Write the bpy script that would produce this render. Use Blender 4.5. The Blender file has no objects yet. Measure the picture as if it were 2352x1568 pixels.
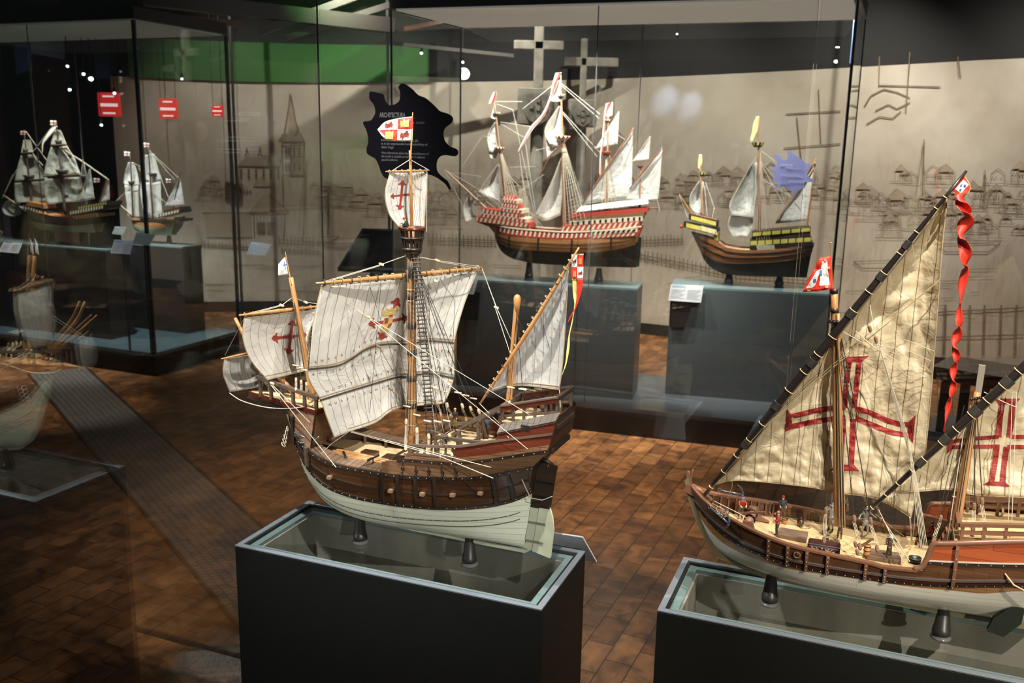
import bpy, bmesh, math, random
import numpy as np
from mathutils import Vector, Matrix, noise

random.seed(7)
SC = bpy.context.scene
COL = SC.collection

# ------------------------------------------------------------------ camera
W, H = 2352.0, 1568.0
F_PX = 2120.3
PITCH, ROLL = 0.211234, 0.019347
CAM = np.array([0.0, 0.0, 1.72])
cp, sp = math.cos(PITCH), math.sin(PITCH)
cr, sr = math.cos(ROLL), math.sin(ROLL)
c_f = np.array([0, cp, -sp]); c_u0 = np.array([0, sp, cp]); c_r0 = np.array([1.0, 0, 0])
c_r = cr * c_r0 + sr * c_u0
c_u = -sr * c_r0 + cr * c_u0
cd = bpy.data.cameras.new('camera')
cam = bpy.data.objects.new('camera', cd)
COL.objects.link(cam)
cam.matrix_world = Matrix(((c_r[0], c_u[0], -c_f[0], CAM[0]), (c_r[1], c_u[1], -c_f[1], CAM[1]),
                           (c_r[2], c_u[2], -c_f[2], CAM[2]), (0, 0, 0, 1)))
cd.sensor_width = 36.0
cd.lens = F_PX / W * 36.0
cd.clip_start = 0.05; cd.clip_end = 60
cd.dof.use_dof = True
cd.dof.focus_distance = 1.78
cd.dof.aperture_fstop = 8.5
SC.camera = cam

# ------------------------------------------------------------------ world, exposure
wd = bpy.data.worlds.new('world'); SC.world = wd; wd.use_nodes = True
wd.node_tree.nodes['Background'].inputs[0].default_value = (0.30, 0.32, 0.36, 1)
wd.node_tree.nodes['Background'].inputs[1].default_value = 0.045
SC.view_settings.view_transform = 'Standard'
SC.view_settings.look = 'None'
SC.view_settings.exposure = 0.0
SC.view_settings.gamma = 1.0
SC.view_settings.use_curve_mapping = False
SC.cycles.transparent_max_bounces = 32
SC.cycles.max_bounces = 8
SC.cycles.use_denoising = True
SC.cycles.sample_clamp_indirect = 4.0
SC.cycles.caustics_reflective = False
SC.cycles.caustics_refractive = False

# ------------------------------------------------------------------ lights
def spot(name, loc, target, watt, angle, color=(1, .93, .82), blend=.5, size=.03):
    d = bpy.data.lights.new(name, 'SPOT'); d.energy = watt; d.spot_size = math.radians(angle)
    d.spot_blend = blend; d.color = color; d.shadow_soft_size = size
    o = bpy.data.objects.new(name, d); COL.objects.link(o); o.location = loc
    o.rotation_euler = (Vector(target) - Vector(loc)).to_track_quat('-Z', 'Y').to_euler()
    return o
def area(name, loc, target, watt, sx, sy, color=(1, 1, 1)):
    d = bpy.data.lights.new(name, 'AREA'); d.energy = watt; d.shape = 'RECTANGLE'; d.size = sx; d.size_y = sy; d.color = color
    o = bpy.data.objects.new(name, d); COL.objects.link(o); o.location = loc
    o.rotation_euler = (Vector(target) - Vector(loc)).to_track_quat('-Z', 'Y').to_euler()
    return o
WARM = (1, .90, .76); NEUT = (1, .96, .90); COOL = (.86, .94, 1)
# front showcase
spot('key_ship_one', (.95, -.55, 2.85), (-.17, 1.85, 1.27), 290, 21, NEUT, .8, .01)
spot('low_front_one', (.9, -1.6, 1.95), (-.17, 1.85, 1.08), 230, 16, NEUT, .9, .01)  # added low fill to brighten the carrack's lower hull
spot('low_front_two', (1.5, -1.6, 1.95), (.9, 1.55, 1.04), 260, 17, WARM, .9, .01)  # added low fill to brighten the lateen ship's lower hull
spot('low_left_one', (-2.6, .9, 1.7), (-.40, 1.95, 1.18), 210, 18, NEUT, .9, .01)  # added low fill from the left for the bow and its reflection
spot('rear_sign_fill', (1.25, 3.1, 2.7), (1.50, 5.1, 1.6), 90, 13, COOL, .9, .01)  # added spot to brighten the violet sign
spot('sign_fill', (-.25, 1.25, 2.44), (-.48, 2.45, 1.74), 30, 24, NEUT, .8, .01)  # added spot to lift the dark sign and its lettering
spot('caption_fill', (-2.2, 4.9, 2.6), (-3.2, 6.6, .9), 50, 50, COOL, .9, .01)  # added spot to brighten the caption cards at left
spot('strip_pool', (-1.9, 3.6, 2.7), (-1.4, 3.8, 0), 48, 38, (1, .93, .85), .9, .02)
spot('top_ship_one', (.15, 1.25, 2.44), (-.17, 1.85, 1.15), 120, 52, NEUT, .6, .012)
spot('bow_ship_one', (-.80, 1.55, 2.42), (-.25, 1.95, 1.25), 150, 52, NEUT, .6, .012)
spot('key_ship_two', (1.35, -.75, 2.85), (.86, 1.55, 1.22), 400, 22, WARM, .8, .01)
spot('top_ship_two', (.60, 1.05, 2.44), (.86, 1.6, 1.15), 130, 56, WARM, .6, .012)
spot('back_ship_two', (1.15, 2.15, 2.44), (.80, 1.5, 1.15), 120, 60, WARM, .6, .012)
# floor pools
spot('floor_pool_right', (.9, 3.9, 2.75), (.35, 4.35, 0), 210, 40, (1, .80, .55), .9, .012)
spot('floor_pool_left', (-.7, 4.3, 2.75), (-1.15, 4.65, 0), 75, 32, (1, .80, .55), .9, .012)
spot('floor_pool_wall', (1.6, 7.3, 2.4), (1.4, 7.3, 0), 120, 75, (1, .84, .62), .9, .012)
spot('floor_glint', (-2.6, 5.4, 2.7), (-2.75, 5.7, 0), 110, 24, (1, .92, .8), .9, .012)
# rear showcase (lid lamps)
spot('rear_lamp_a', (.0, 5.45, 2.46), (.15, 5.85, 1.4), 210, 84, NEUT, .6, .02)
spot('rear_lamp_b', (.75, 5.25, 2.46), (.60, 5.8, 1.3), 200, 84, NEUT, .6, .02)
spot('rear_lamp_c', (1.35, 5.1, 2.46), (1.5, 5.8, 1.3), 170, 84, NEUT, .6, .02)
spot('rear_lamp_d', (.5, 6.15, 2.46), (.5, 5.85, .5), 40, 120, NEUT, .6, .02)
spot('rear_key_far', (1.1, 2.9, 3.0), (.7, 5.8, 1.15), 230, 30, NEUT, .8, .01)
# left showcase
spot('left_lamp_a', (-3.6, 6.95, 2.45), (-3.65, 7.3, 1.3), 210, 88, (1, .97, .86), .6, .02)
spot('left_lamp_b', (-2.95, 6.85, 2.45), (-2.95, 7.4, 1.2), 200, 80, COOL, .6, .02)
# wall washers
for i_, (x_, y_, e_) in enumerate(((3.6, 5.7, 150), (2.3, 6.5, 155), (1.0, 7.2, 105), (-.3, 7.7, 160), (-1.5, 8.0, 115), (-2.7, 7.95, 85))):
    spot('wall_washer', (x_, y_, 3.25), (x_ + .25, y_ + 1.4, 1.3), e_ * 1.5, 92, (1, .93, .84), 1, .012)
spot('green_lamp', (-1.6, 7.6, 3.2), (-1.7, 9.3, 2.5), 50, 66, (.3, 1, .22), .9, .012)
spot('blue_lamp_left', (-4.4, 6.9, 2.9), (-5.0, 9.4, 1.2), 60, 70, (.45, .6, 1), .9, .012)
spot('blue_glow_a', (1.34, 7.9, 2.42), (1.32, 8.45, 2.12), 26, 26, (.45, .6, 1), 1, .02)  # added spot, its glow on the wall stands in for a reflected blue light
spot('blue_glow_b', (1.52, 7.82, 2.36), (1.52, 8.38, 2.06), 20, 26, (.45, .6, 1), 1, .02)  # second added spot imitating a reflected blue light on the wall
spot('ceiling_glow', (-1.4, 5.4, 2.3), (-1.2, 7.4, 3.1), 60, 100, (1, .93, .88), 1, .05)  # added uplight to make the ceiling rails visible
spot('room_fill', (-.4, -1.4, 2.9), (-.2, 2.5, .6), 9, 95, (.85, .92, 1), 1, .02)

# ------------------------------------------------------------------ projection helpers (photo pixel -> point of a real plane)
def ray(p):
    return c_f * F_PX + c_r * (p[0] - W / 2) - c_u * (p[1] - H / 2)
def onz(p, z):
    d = ray(p); return CAM + d * ((z - CAM[2]) / d[2])
class Frame:
    """a vertical plane frame: origin o, x along angle a, y away from the camera, z up"""
    def __init__(s, o, deg):
        a = math.radians(deg); s.a = a; s.o = np.array(o, float)
        s.u = np.array([math.cos(a), math.sin(a), 0]); s.v = np.array([-math.sin(a), math.cos(a), 0])
        c = CAM - s.o; s.c = np.array([c @ s.u, c @ s.v, c[2]])
    def ld(s, p):
        d = ray(p); return np.array([d @ s.u, d @ s.v, d[2]])
    def L(s, p, y=0.0):
        d = s.ld(p); return s.c + d * ((y - s.c[1]) / d[1])
    def Z(s, p, z):
        d = s.ld(p); return s.c + d * ((z - s.c[2]) / d[2])
    def V(s, p, x0, y0, az, off=0.0):
        """hit with the vertical plane through (x0,y0) with azimuth az (degrees), shifted by off along its normal"""
        a = math.radians(az); n = np.array([-math.sin(a), math.cos(a), 0.0]); d = s.ld(p)
        t = ((np.array([x0, y0, 0]) - s.c) @ n + off) / (d @ n)
        return s.c + d * t
    def W(s, l):
        return s.o + s.u * l[0] + s.v * l[1] + np.array([0, 0, l[2]])

# ------------------------------------------------------------------ materials
MATS = {}
def nt(name):
    m = bpy.data.materials.new(name); m.use_nodes = True
    return m, m.node_tree, m.node_tree.nodes['Principled BSDF']
def pm(name, col, rough=.5, metal=0, var=0.0, vscale=8, bump=0.0, bscale=60, stretch=None, spec=.5, emit=None, estr=0, coat=0, alpha=None):
    if name in MATS: return MATS[name]
    m, t, b = nt(name)
    b.inputs['Base Color'].default_value = (*col, 1); b.inputs['Roughness'].default_value = rough
    b.inputs['Metallic'].default_value = metal; b.inputs['Specular IOR Level'].default_value = spec
    b.inputs['Coat Weight'].default_value = coat
    if emit: b.inputs['Emission Color'].default_value = (*emit, 1); b.inputs['Emission Strength'].default_value = estr
    if var or bump:
        tc = t.nodes.new('ShaderNodeTexCoord'); mp = t.nodes.new('ShaderNodeMapping')
        t.links.new(tc.outputs['Object'], mp.inputs[0])
        if stretch: mp.inputs['Scale'].default_value = stretch
    if var:
        n = t.nodes.new('ShaderNodeTexNoise'); n.inputs['Scale'].default_value = vscale; n.inputs['Detail'].default_value = 5
        t.links.new(mp.outputs[0], n.inputs['Vector'])
        r = t.nodes.new('ShaderNodeMapRange'); r.inputs[1].default_value = .3; r.inputs[2].default_value = .7
        r.inputs[3].default_value = 1 - var; r.inputs[4].default_value = 1 + var
        t.links.new(n.outputs['Fac'], r.inputs[0])
        v = t.nodes.new('ShaderNodeVectorMath'); v.operation = 'SCALE'; v.inputs[0].default_value = col
        t.links.new(r.outputs[0], v.inputs['Scale']); t.links.new(v.outputs[0], b.inputs['Base Color'])
    if bump:
        n = t.nodes.new('ShaderNodeTexNoise'); n.inputs['Scale'].default_value = bscale; n.inputs['Detail'].default_value = 4
        t.links.new(mp.outputs[0], n.inputs['Vector'])
        bp = t.nodes.new('ShaderNodeBump'); bp.inputs['Strength'].default_value = bump; bp.inputs['Distance'].default_value = .002
        t.links.new(n.outputs['Fac'], bp.inputs['Height']); t.links.new(bp.outputs[0], b.inputs['Normal'])
    MATS[name] = m; return m
def planks(name, c1, c2, line, pw, pl, rough=.45, coat=.0, rot=0, var=.25, gap=.05):
    """planking laid along UV u"""
    if name in MATS: return MATS[name]
    m, t, b = nt(name)
    tc = t.nodes.new('ShaderNodeTexCoord'); mp = t.nodes.new('ShaderNodeMapping'); mp.inputs['Rotation'].default_value = (0, 0, math.radians(rot))
    t.links.new(tc.outputs['UV'], mp.inputs[0])
    br = t.nodes.new('ShaderNodeTexBrick'); br.inputs['Scale'].default_value = 1; br.inputs['Brick Width'].default_value = pl
    br.inputs['Row Height'].default_value = pw; br.inputs['Mortar Size'].default_value = min(pw, pl) * gap; br.inputs['Mortar Smooth'].default_value = .3
    br.inputs['Color1'].default_value = (*c1, 1); br.inputs['Color2'].default_value = (*c2, 1); br.inputs['Mortar'].default_value = (*line, 1)
    t.links.new(mp.outputs[0], br.inputs['Vector'])
    m2 = t.nodes.new('ShaderNodeMapping'); m2.inputs['Scale'].default_value = (.6 / pl, 3 / pw, 1); t.links.new(mp.outputs[0], m2.inputs[0])
    n = t.nodes.new('ShaderNodeTexNoise'); n.inputs['Scale'].default_value = 1; n.inputs['Detail'].default_value = 6; t.links.new(m2.outputs[0], n.inputs['Vector'])
    r = t.nodes.new('ShaderNodeMapRange'); r.inputs[1].default_value = .25; r.inputs[2].default_value = .75; r.inputs[3].default_value = 1 - var; r.inputs[4].default_value = 1 + var
    t.links.new(n.outputs['Fac'], r.inputs[0])
    v = t.nodes.new('ShaderNodeVectorMath'); v.operation = 'SCALE'; t.links.new(br.outputs['Color'], v.inputs[0]); t.links.new(r.outputs[0], v.inputs['Scale'])
    t.links.new(v.outputs[0], b.inputs['Base Color'])
    bp = t.nodes.new('ShaderNodeBump'); bp.inputs['Strength'].default_value = .5; bp.inputs['Distance'].default_value = min(pw, pl) * .06; bp.invert = True
    t.links.new(br.outputs['Fac'], bp.inputs['Height']); t.links.new(bp.outputs[0], b.inputs['Normal'])
    b.inputs['Roughness'].default_value = rough; b.inputs['Coat Weight'].default_value = coat; b.inputs['Coat Roughness'].default_value = .2
    MATS[name] = m; return m
def sailcloth(name, col, seam, pitch, sheen=.4, rough=.55, trans=.35, axis=0, wr=1.0):
    """sewn cloth: thin seams every `pitch` of UV along `axis`, satin gloss, light through the cloth"""
    if name in MATS: return MATS[name]
    m, t, b = nt(name)
    N = t.nodes.new; Lk = t.links.new
    tc = N('ShaderNodeTexCoord'); sx = N('ShaderNodeSeparateXYZ'); Lk(tc.outputs['UV'], sx.inputs[0])
    nz = N('ShaderNodeTexNoise'); nz.inputs['Scale'].default_value = 14; Lk(tc.outputs['UV'], nz.inputs['Vector'])
    ad = N('ShaderNodeMath'); ad.operation = 'MULTIPLY_ADD'; ad.inputs[1].default_value = pitch * .22; Lk(nz.outputs['Fac'], ad.inputs[0]); Lk(sx.outputs[axis], ad.inputs[2])
    dv = N('ShaderNodeMath'); dv.operation = 'DIVIDE'; dv.inputs[1].default_value = pitch; Lk(ad.outputs[0], dv.inputs[0])
    fr = N('ShaderNodeMath'); fr.operation = 'FRACT'; Lk(dv.outputs[0], fr.inputs[0])
    lt = N('ShaderNodeMath'); lt.operation = 'LESS_THAN'; lt.inputs[1].default_value = .055; Lk(fr.outputs[0], lt.inputs[0])
    mx = N('ShaderNodeMix'); mx.data_type = 'RGBA'; mx.inputs[6].default_value = (*col, 1); mx.inputs[7].default_value = (*seam, 1); Lk(lt.outputs[0], mx.inputs[0])
    Lk(mx.outputs[2], b.inputs['Base Color'])
    b.inputs['Roughness'].default_value = rough; b.inputs['Specular IOR Level'].default_value = .6
    n2 = N('ShaderNodeTexNoise'); n2.inputs['Scale'].default_value = 38; n2.inputs['Detail'].default_value = 4; n2.inputs['Distortion'].default_value = .8; Lk(tc.outputs['UV'], n2.inputs['Vector'])
    bp = N('ShaderNodeBump'); bp.inputs['Strength'].default_value = min(1, .55 * wr); bp.inputs['Distance'].default_value = .009; Lk(n2.outputs['Fac'], bp.inputs['Height'])
    n3 = N('ShaderNodeTexNoise'); n3.inputs['Scale'].default_value = 900; Lk(tc.outputs['UV'], n3.inputs['Vector'])
    b2 = N('ShaderNodeBump'); b2.inputs['Strength'].default_value = .15; b2.inputs['Distance'].default_value = .0005; Lk(n3.outputs['Fac'], b2.inputs['Height']); Lk(bp.outputs[0], b2.inputs['Normal'])
    Lk(b2.outputs[0], b.inputs['Normal'])
    tr = N('ShaderNodeBsdfTranslucent'); Lk(mx.outputs[2], tr.inputs[0])
    ms = N('ShaderNodeMixShader'); ms.inputs[0].default_value = trans
    out = t.nodes['Material Output']; Lk(b.outputs[0], ms.inputs[1]); Lk(tr.outputs[0], ms.inputs[2]); Lk(ms.outputs[0], out.inputs[0])
    MATS[name] = m; return m
def glassmat(name, ior=1.5, tint=(.97, .985, .975), gain=1.0, rough=0.0):
    if name in MATS: return MATS[name]
    m = bpy.data.materials.new(name); m.use_nodes = True; t = m.node_tree; t.nodes.remove(t.nodes['Principled BSDF'])
    N = t.nodes.new; Lk = t.links.new
    ge = N('ShaderNodeNewGeometry'); mr = N('ShaderNodeMapRange'); mr.inputs[3].default_value = ior; mr.inputs[4].default_value = 1 / ior
    Lk(ge.outputs['Backfacing'], mr.inputs[0]); fr = N('ShaderNodeFresnel'); Lk(mr.outputs[0], fr.inputs[0])
    mu = N('ShaderNodeMath'); mu.operation = 'MULTIPLY'; mu.use_clamp = True; mu.inputs[1].default_value = gain; Lk(fr.outputs[0], mu.inputs[0])
    tb = N('ShaderNodeBsdfTransparent'); tb.inputs[0].default_value = (*tint, 1)
    gl = N('ShaderNodeBsdfGlossy'); gl.inputs['Roughness'].default_value = rough; gl.inputs['Color'].default_value = (.95, 1, .98, 1)
    ms = N('ShaderNodeMixShader'); Lk(mu.outputs[0], ms.inputs[0]); Lk(tb.outputs[0], ms.inputs[1]); Lk(gl.outputs[0], ms.inputs[2])
    Lk(ms.outputs[0], t.nodes['Material Output'].inputs[0])
    MATS[name] = m; return m

# ------------------------------------------------------------------ mesh builder
class MB:
    def __init__(s): s.v = []; s.f = []; s.uv = []; s.mi = []; s.cur = 0; s.smooth = []
    def add(s, vs, fs, uvs=None, smooth=False):
        o = len(s.v); s.v += [tuple(map(float, q)) for q in vs]
        for k, f in enumerate(fs):
            s.f.append([o + i for i in f]); s.mi.append(s.cur); s.smooth.append(smooth)
            s.uv.append([uvs[i] for i in f] if uvs is not None else [(vs[i][0], vs[i][2]) if True else 0 for i in f])
        return s
    def box(s, c, d, rz=0.0, M=None):
        hx, hy, hz = d[0] / 2, d[1] / 2, d[2] / 2; vs = []
        for x in (-hx, hx):
            for y in (-hy, hy):
                for z in (-hz, hz):
                    if M is not None: q = M @ Vector((x, y, z)); vs.append((c[0] + q[0], c[1] + q[1], c[2] + q[2]))
                    else: vs.append((c[0] + x * math.cos(rz) - y * math.sin(rz), c[1] + x * math.sin(rz) + y * math.cos(rz), c[2] + z))
        return s.add(vs, [(0, 1, 3, 2), (4, 6, 7, 5), (0, 4, 5, 1), (2, 3, 7, 6), (0, 2, 6, 4), (1, 5, 7, 3)])
    def beam(s, a, b, w, h, up=(0, 0, 1)):
        a, b = Vector(a), Vector(b); d = (b - a); L = d.length
        if L < 1e-6: return s
        x = d / L; y = Vector(up).cross(x)
        if y.length < 1e-4: y = Vector((0, 1, 0)).cross(x)
        y.normalize(); z = x.cross(y)
        M = Matrix((x, y, z)).transposed()
        return s.box((a + b) / 2, (L, w, h), M=M)
    def tube(s, pts, r, n=6, cap=True):
        pts = [Vector(map(float, p)) for p in pts]
        if not hasattr(r, '__len__'): r = [r] * len(pts)
        vs = []; prev = None
        for i, p in enumerate(pts):
            d = (pts[min(i + 1, len(pts) - 1)] - pts[max(i - 1, 0)])
            if d.length < 1e-9: d = Vector((0, 0, 1))
            d.normalize()
            if prev is None:
                a = d.orthogonal().normalized()
            else:
                a = prev - d * prev.dot(d)
                a = a.normalized() if a.length > 1e-6 else d.orthogonal().normalized()
            prev = a; b = d.cross(a)
            for k in range(n):
                t = 2 * math.pi * k / n; vs.append(tuple(p + (a * math.cos(t) + b * math.sin(t)) * r[i]))
        fs = [(i * n + k, i * n + (k + 1) % n, (i + 1) * n + (k + 1) % n, (i + 1) * n + k) for i in range(len(pts) - 1) for k in range(n)]
        if cap: fs += [tuple(reversed(range(n))), tuple(range((len(pts) - 1) * n, len(pts) * n))]
        return s.add(vs, fs, smooth=n > 5)
    def lathe(s, c, prof, n=20, axis=None):
        """prof: list of (r, z)"""
        vs = []; A = Vector(tuple(axis)).normalized() if axis is not None else Vector((0, 0, 1)); X = A.orthogonal().normalized(); Y = A.cross(X); c = Vector(map(float, c))
        for r, z in prof:
            for k in range(n):
                t = 2 * math.pi * k / n; vs.append(tuple(c + A * z + X * r * math.cos(t) + Y * r * math.sin(t)))
        m = len(prof)
        fs = [(i * n + k, i * n + (k + 1) % n, (i + 1) * n + (k + 1) % n, (i + 1) * n + k) for i in range(m - 1) for k in range(n)]
        fs += [tuple(reversed(range(n))), tuple(range((m - 1) * n, m * n))]
        return s.add(vs, fs, smooth=n > 8)
    def ball(s, c, r, n=8, sc=(1, 1, 1)):
        pr = [(max(1e-5, r * math.sin(math.pi * i / n)), -r * math.cos(math.pi * i / n)) for i in range(n + 1)]
        o = len(s.v); s.lathe((0, 0, 0), pr, n + 4)
        for i in range(o, len(s.v)): q = s.v[i]; s.v[i] = (c[0] + q[0] * sc[0], c[1] + q[1] * sc[1], c[2] + q[2] * sc[2])
        return s
    def grid(s, P, uv=None, smooth=True, flip=False):
        """P: rows of points"""
        R, C = len(P), len(P[0]); vs = [q for r in P for q in r]
        fs = [(i * C + j, i * C + j + 1, (i + 1) * C + j + 1, (i + 1) * C + j) for i in range(R - 1) for j in range(C - 1)]
        if flip: fs = [f[::-1] for f in fs]
        return s.add(vs, fs, [q for r in uv for q in r] if uv is not None else None, smooth)
    def prism(s, poly, y0, y1, axes='xz'):
        """2D polygon extruded"""
        n = len(poly)
        def P(a, b, c):
            return (a, c, b) if axes == 'xz' else ((a, b, c) if axes == 'xy' else (c, a, b))
        vs = [P(a, b, y0) for a, b in poly] + [P(a, b, y1) for a, b in poly]
        return s.add(vs, [tuple(range(n)), tuple(reversed(range(n, 2 * n)))] + [(i, (i + 1) % n, n + (i + 1) % n, n + i) for i in range(n)])
    def torus(s, c, R, r, axis=(0, 0, 1), n=14, m=6, sc=(1, 1)):
        A = Vector(axis).normalized(); X = A.orthogonal().normalized(); Y = A.cross(X); c = Vector(map(float, c))
        pts = [c + X * R * sc[0] * math.cos(2 * math.pi * k / n) + Y * R * sc[1] * math.sin(2 * math.pi * k / n) for k in range(n + 1)]
        return s.tube(pts, r, m, cap=False)
    def build(s, name, mat, parent=None, bevel=0, **props):
        me = bpy.data.meshes.new(name); me.from_pydata(s.v, [], s.f); me.validate(clean_customdata=False)
        for m in (mat if isinstance(mat, (list, tuple)) else [mat]): me.materials.append(m)
        if len(me.polygons) == len(s.f):
            uvl = me.uv_layers.new(name='UVMap'); k = 0
            for i, p in enumerate(me.polygons):
                p.material_index = s.mi[i]; p.use_smooth = s.smooth[i]
                for j in range(p.loop_total): uvl.data[k].uv = s.uv[i][j]; k += 1
        o = bpy.data.objects.new(name, me); COL.objects.link(o)
        if parent is not None: o.parent = parent
        if bevel:
            bv = o.modifiers.new('bevel', 'BEVEL'); bv.width = bevel; bv.segments = 2; bv.limit_method = 'ANGLE'
        for k, v in props.items(): o[k] = v
        return o
def tag(o, label=None, cat=None, group=None, kind=None):
    if label: o['label'] = label
    if cat: o['category'] = cat
    if group: o['group'] = group
    if kind: o['kind'] = kind
    return o
def empty(name, loc, rz=0.0, label=None, cat=None, group=None):
    o = bpy.data.objects.new(name, None); COL.objects.link(o); o.location = tuple(map(float, loc)); o.rotation_euler = (0, 0, rz)
    o.empty_display_size = .05
    return tag(o, label, cat, group)
def struct(name, mb, mat, **k):
    o = mb.build(name, mat, **k); o['kind'] = 'structure'; return o
def text_mesh(body, size, mat, name, parent=None, M=None, align='LEFT', ext=.0004, shear=0, bold=False, squash=1.0, space=1.0):
    c = bpy.data.curves.new(name, 'FONT'); c.body = body; c.size = size; c.align_x = align; c.extrude = ext; c.shear = shear; c.space_line = space
    if bold: c.offset = size * .018
    t = bpy.data.objects.new(name, c); COL.objects.link(t)
    dg = bpy.context.evaluated_depsgraph_get(); me = bpy.data.meshes.new_from_object(t.evaluated_get(dg))
    bpy.data.objects.remove(t); 
    for v in me.vertices: v.co.x *= squash
    me.materials.clear(); me.materials.append(mat)
    o = bpy.data.objects.new(name, me); COL.objects.link(o)
    if parent is not None: o.parent = parent
    if M is not None: o.matrix_local = M
    return o
def spl(pts, n):
    """Catmull-Rom through pts, n samples by arc length"""
    P = [np.array(p, float) for p in pts]
    if len(P) == 2: return [P[0] + (P[1] - P[0]) * t for t in np.linspace(0, 1, n)]
    Q = [2 * P[0] - P[1]] + P + [2 * P[-1] - P[-2]]; out = []
    for i in range(1, len(Q) - 2):
        for t in np.linspace(0, 1, 12, endpoint=False):
            a, b, c, d = Q[i - 1], Q[i], Q[i + 1], Q[i + 2]
            out.append(.5 * ((2 * b) + (-a + c) * t + (2 * a - 5 * b + 4 * c - d) * t * t + (-a + 3 * b - 3 * c + d) * t ** 3))
    out.append(P[-1]); out = np.array(out)
    s = np.r_[0, np.cumsum(np.linalg.norm(np.diff(out, axis=0), axis=1))]; q = np.linspace(0, s[-1], n)
    return [np.array([np.interp(k, s, out[:, j]) for j in range(out.shape[1])]) for k in q]
def cr1(xs, ys, x):
    return float(np.interp(x, xs, ys))
def smooth_interp(pts):
    """monotone-ish smooth function from (x, y) list"""
    xs = [p[0] for p in pts]; ys = [p[1] for p in pts]
    P = spl(list(zip(xs, ys)), 200) if len(pts) > 2 else [np.array(p, float) for p in pts]
    X = [p[0] for p in P]; Y = [p[1] for p in P]
    return lambda x: float(np.interp(x, X, Y))
# ------------------------------------------------------------------ common materials
floor_m = None
def make_floor():
    m, t, b = nt('wood_block_floor'); N = t.nodes.new; Lk = t.links.new
    tc = N('ShaderNodeTexCoord'); mp = N('ShaderNodeMapping'); mp.inputs['Rotation'].default_value = (0, 0, math.radians(-66)); Lk(tc.outputs['Object'], mp.inputs[0])
    br = N('ShaderNodeTexBrick'); br.inputs['Scale'].default_value = 1; br.inputs['Brick Width'].default_value = .19; br.inputs['Row Height'].default_value = .095
    br.inputs['Mortar Size'].default_value = .0025; br.inputs['Mortar Smooth'].default_value = .4; br.inputs['Bias'].default_value = -.1
    br.inputs['Color1'].default_value = (.36, .155, .055, 1); br.inputs['Color2'].default_value = (.15, .055, .018, 1); br.inputs['Mortar'].default_value = (.03, .012, .006, 1)
    Lk(mp.outputs[0], br.inputs['Vector'])
    n = N('ShaderNodeTexNoise'); n.inputs['Scale'].default_value = 9; n.inputs['Detail'].default_value = 6; n.inputs['Distortion'].default_value = 1.2; Lk(tc.outputs['Object'], n.inputs['Vector'])
    r = N('ShaderNodeMapRange'); r.inputs[1].default_value = .3; r.inputs[2].default_value = .7; r.inputs[3].default_value = .4; r.inputs[4].default_value = 1.6; Lk(n.outputs['Fac'], r.inputs[0])
    v = N('ShaderNodeVectorMath'); v.operation = 'SCALE'; Lk(br.outputs['Color'], v.inputs[0]); Lk(r.outputs[0], v.inputs['Scale']); Lk(v.outputs[0], b.inputs['Base Color'])
    b.inputs['Roughness'].default_value = .42
    bp = N('ShaderNodeBump'); bp.inputs['Strength'].default_value = .3; bp.inputs['Distance'].default_value = .003; Lk(n.outputs['Fac'], bp.inputs['Height']); Lk(bp.outputs[0], b.inputs['Normal'])
    return m
def make_mural():
    m, t, b = nt('sepia_mural_paper'); N = t.nodes.new; Lk = t.links.new
    tc = N('ShaderNodeTexCoord')
    n = N('ShaderNodeTexNoise'); n.inputs['Scale'].default_value = 1.3; n.inputs['Detail'].default_value = 8; n.inputs['Roughness'].default_value = .6; Lk(tc.outputs['Object'], n.inputs['Vector'])
    cr_ = N('ShaderNodeValToRGB'); cr_.color_ramp.elements[0].position = .3; cr_.color_ramp.elements[0].color = (.40, .33, .25, 1); cr_.color_ramp.elements[1].position = .7; cr_.color_ramp.elements[1].color = (.62, .56, .47, 1)
    Lk(n.outputs['Fac'], cr_.inputs[0])
    # faint vertical hatch
    mp = N('ShaderNodeMapping'); mp.inputs['Scale'].default_value = (14, 14, 2.5); Lk(tc.outputs['Object'], mp.inputs[0])
    n2 = N('ShaderNodeTexNoise'); n2.inputs['Scale'].default_value = 2.0; n2.inputs['Detail'].default_value = 7; Lk(mp.outputs[0], n2.inputs['Vector'])
    sx = N('ShaderNodeSeparateXYZ'); Lk(tc.outputs['Object'], sx.inputs[0])
    mz = N('ShaderNodeMapRange'); mz.inputs[1].default_value = 1.75; mz.inputs[2].default_value = 1.5; mz.inputs[3].default_value = 0; mz.inputs[4].default_value = .22; Lk(sx.outputs[2], mz.inputs[0])
    m3 = N('ShaderNodeMapRange'); m3.inputs[1].default_value = .52; m3.inputs[2].default_value = .66; Lk(n2.outputs['Fac'], m3.inputs[0])
    mu = N('ShaderNodeMath'); mu.operation = 'MULTIPLY'; Lk(mz.outputs[0], mu.inputs[0]); Lk(m3.outputs[0], mu.inputs[1])
    mx = N('ShaderNodeMix'); mx.data_type = 'RGBA'; Lk(mu.outputs[0], mx.inputs[0]); Lk(cr_.outputs[0], mx.inputs[6]); mx.inputs[7].default_value = (.22, .15, .09, 1)
    Lk(mx.outputs[2], b.inputs['Base Color']); b.inputs['Roughness'].default_value = .7
    return m
SLATE = pm('slate_lacquer', (.012, .0135, .0125), .45, spec=.22)
SLATE2 = pm('grey_lacquer', (.13, .155, .165), .35, spec=.5)
BLACK = pm('black_paint', (.010, .009, .008), .6)
FRAME = pm('pale_metal_edge', (.21, .24, .28), .35, metal=.2)
TEAL = pm('teal_glass_edge', (.28, .40, .42), .15, spec=.8)
GASKET = pm('black_gasket', (.008, .01, .009), .5)
CAVITY = pm('dusty_cavity_board', (.42, .41, .36), .8, var=.25, vscale=14, stretch=(1, 1, .15))
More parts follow.
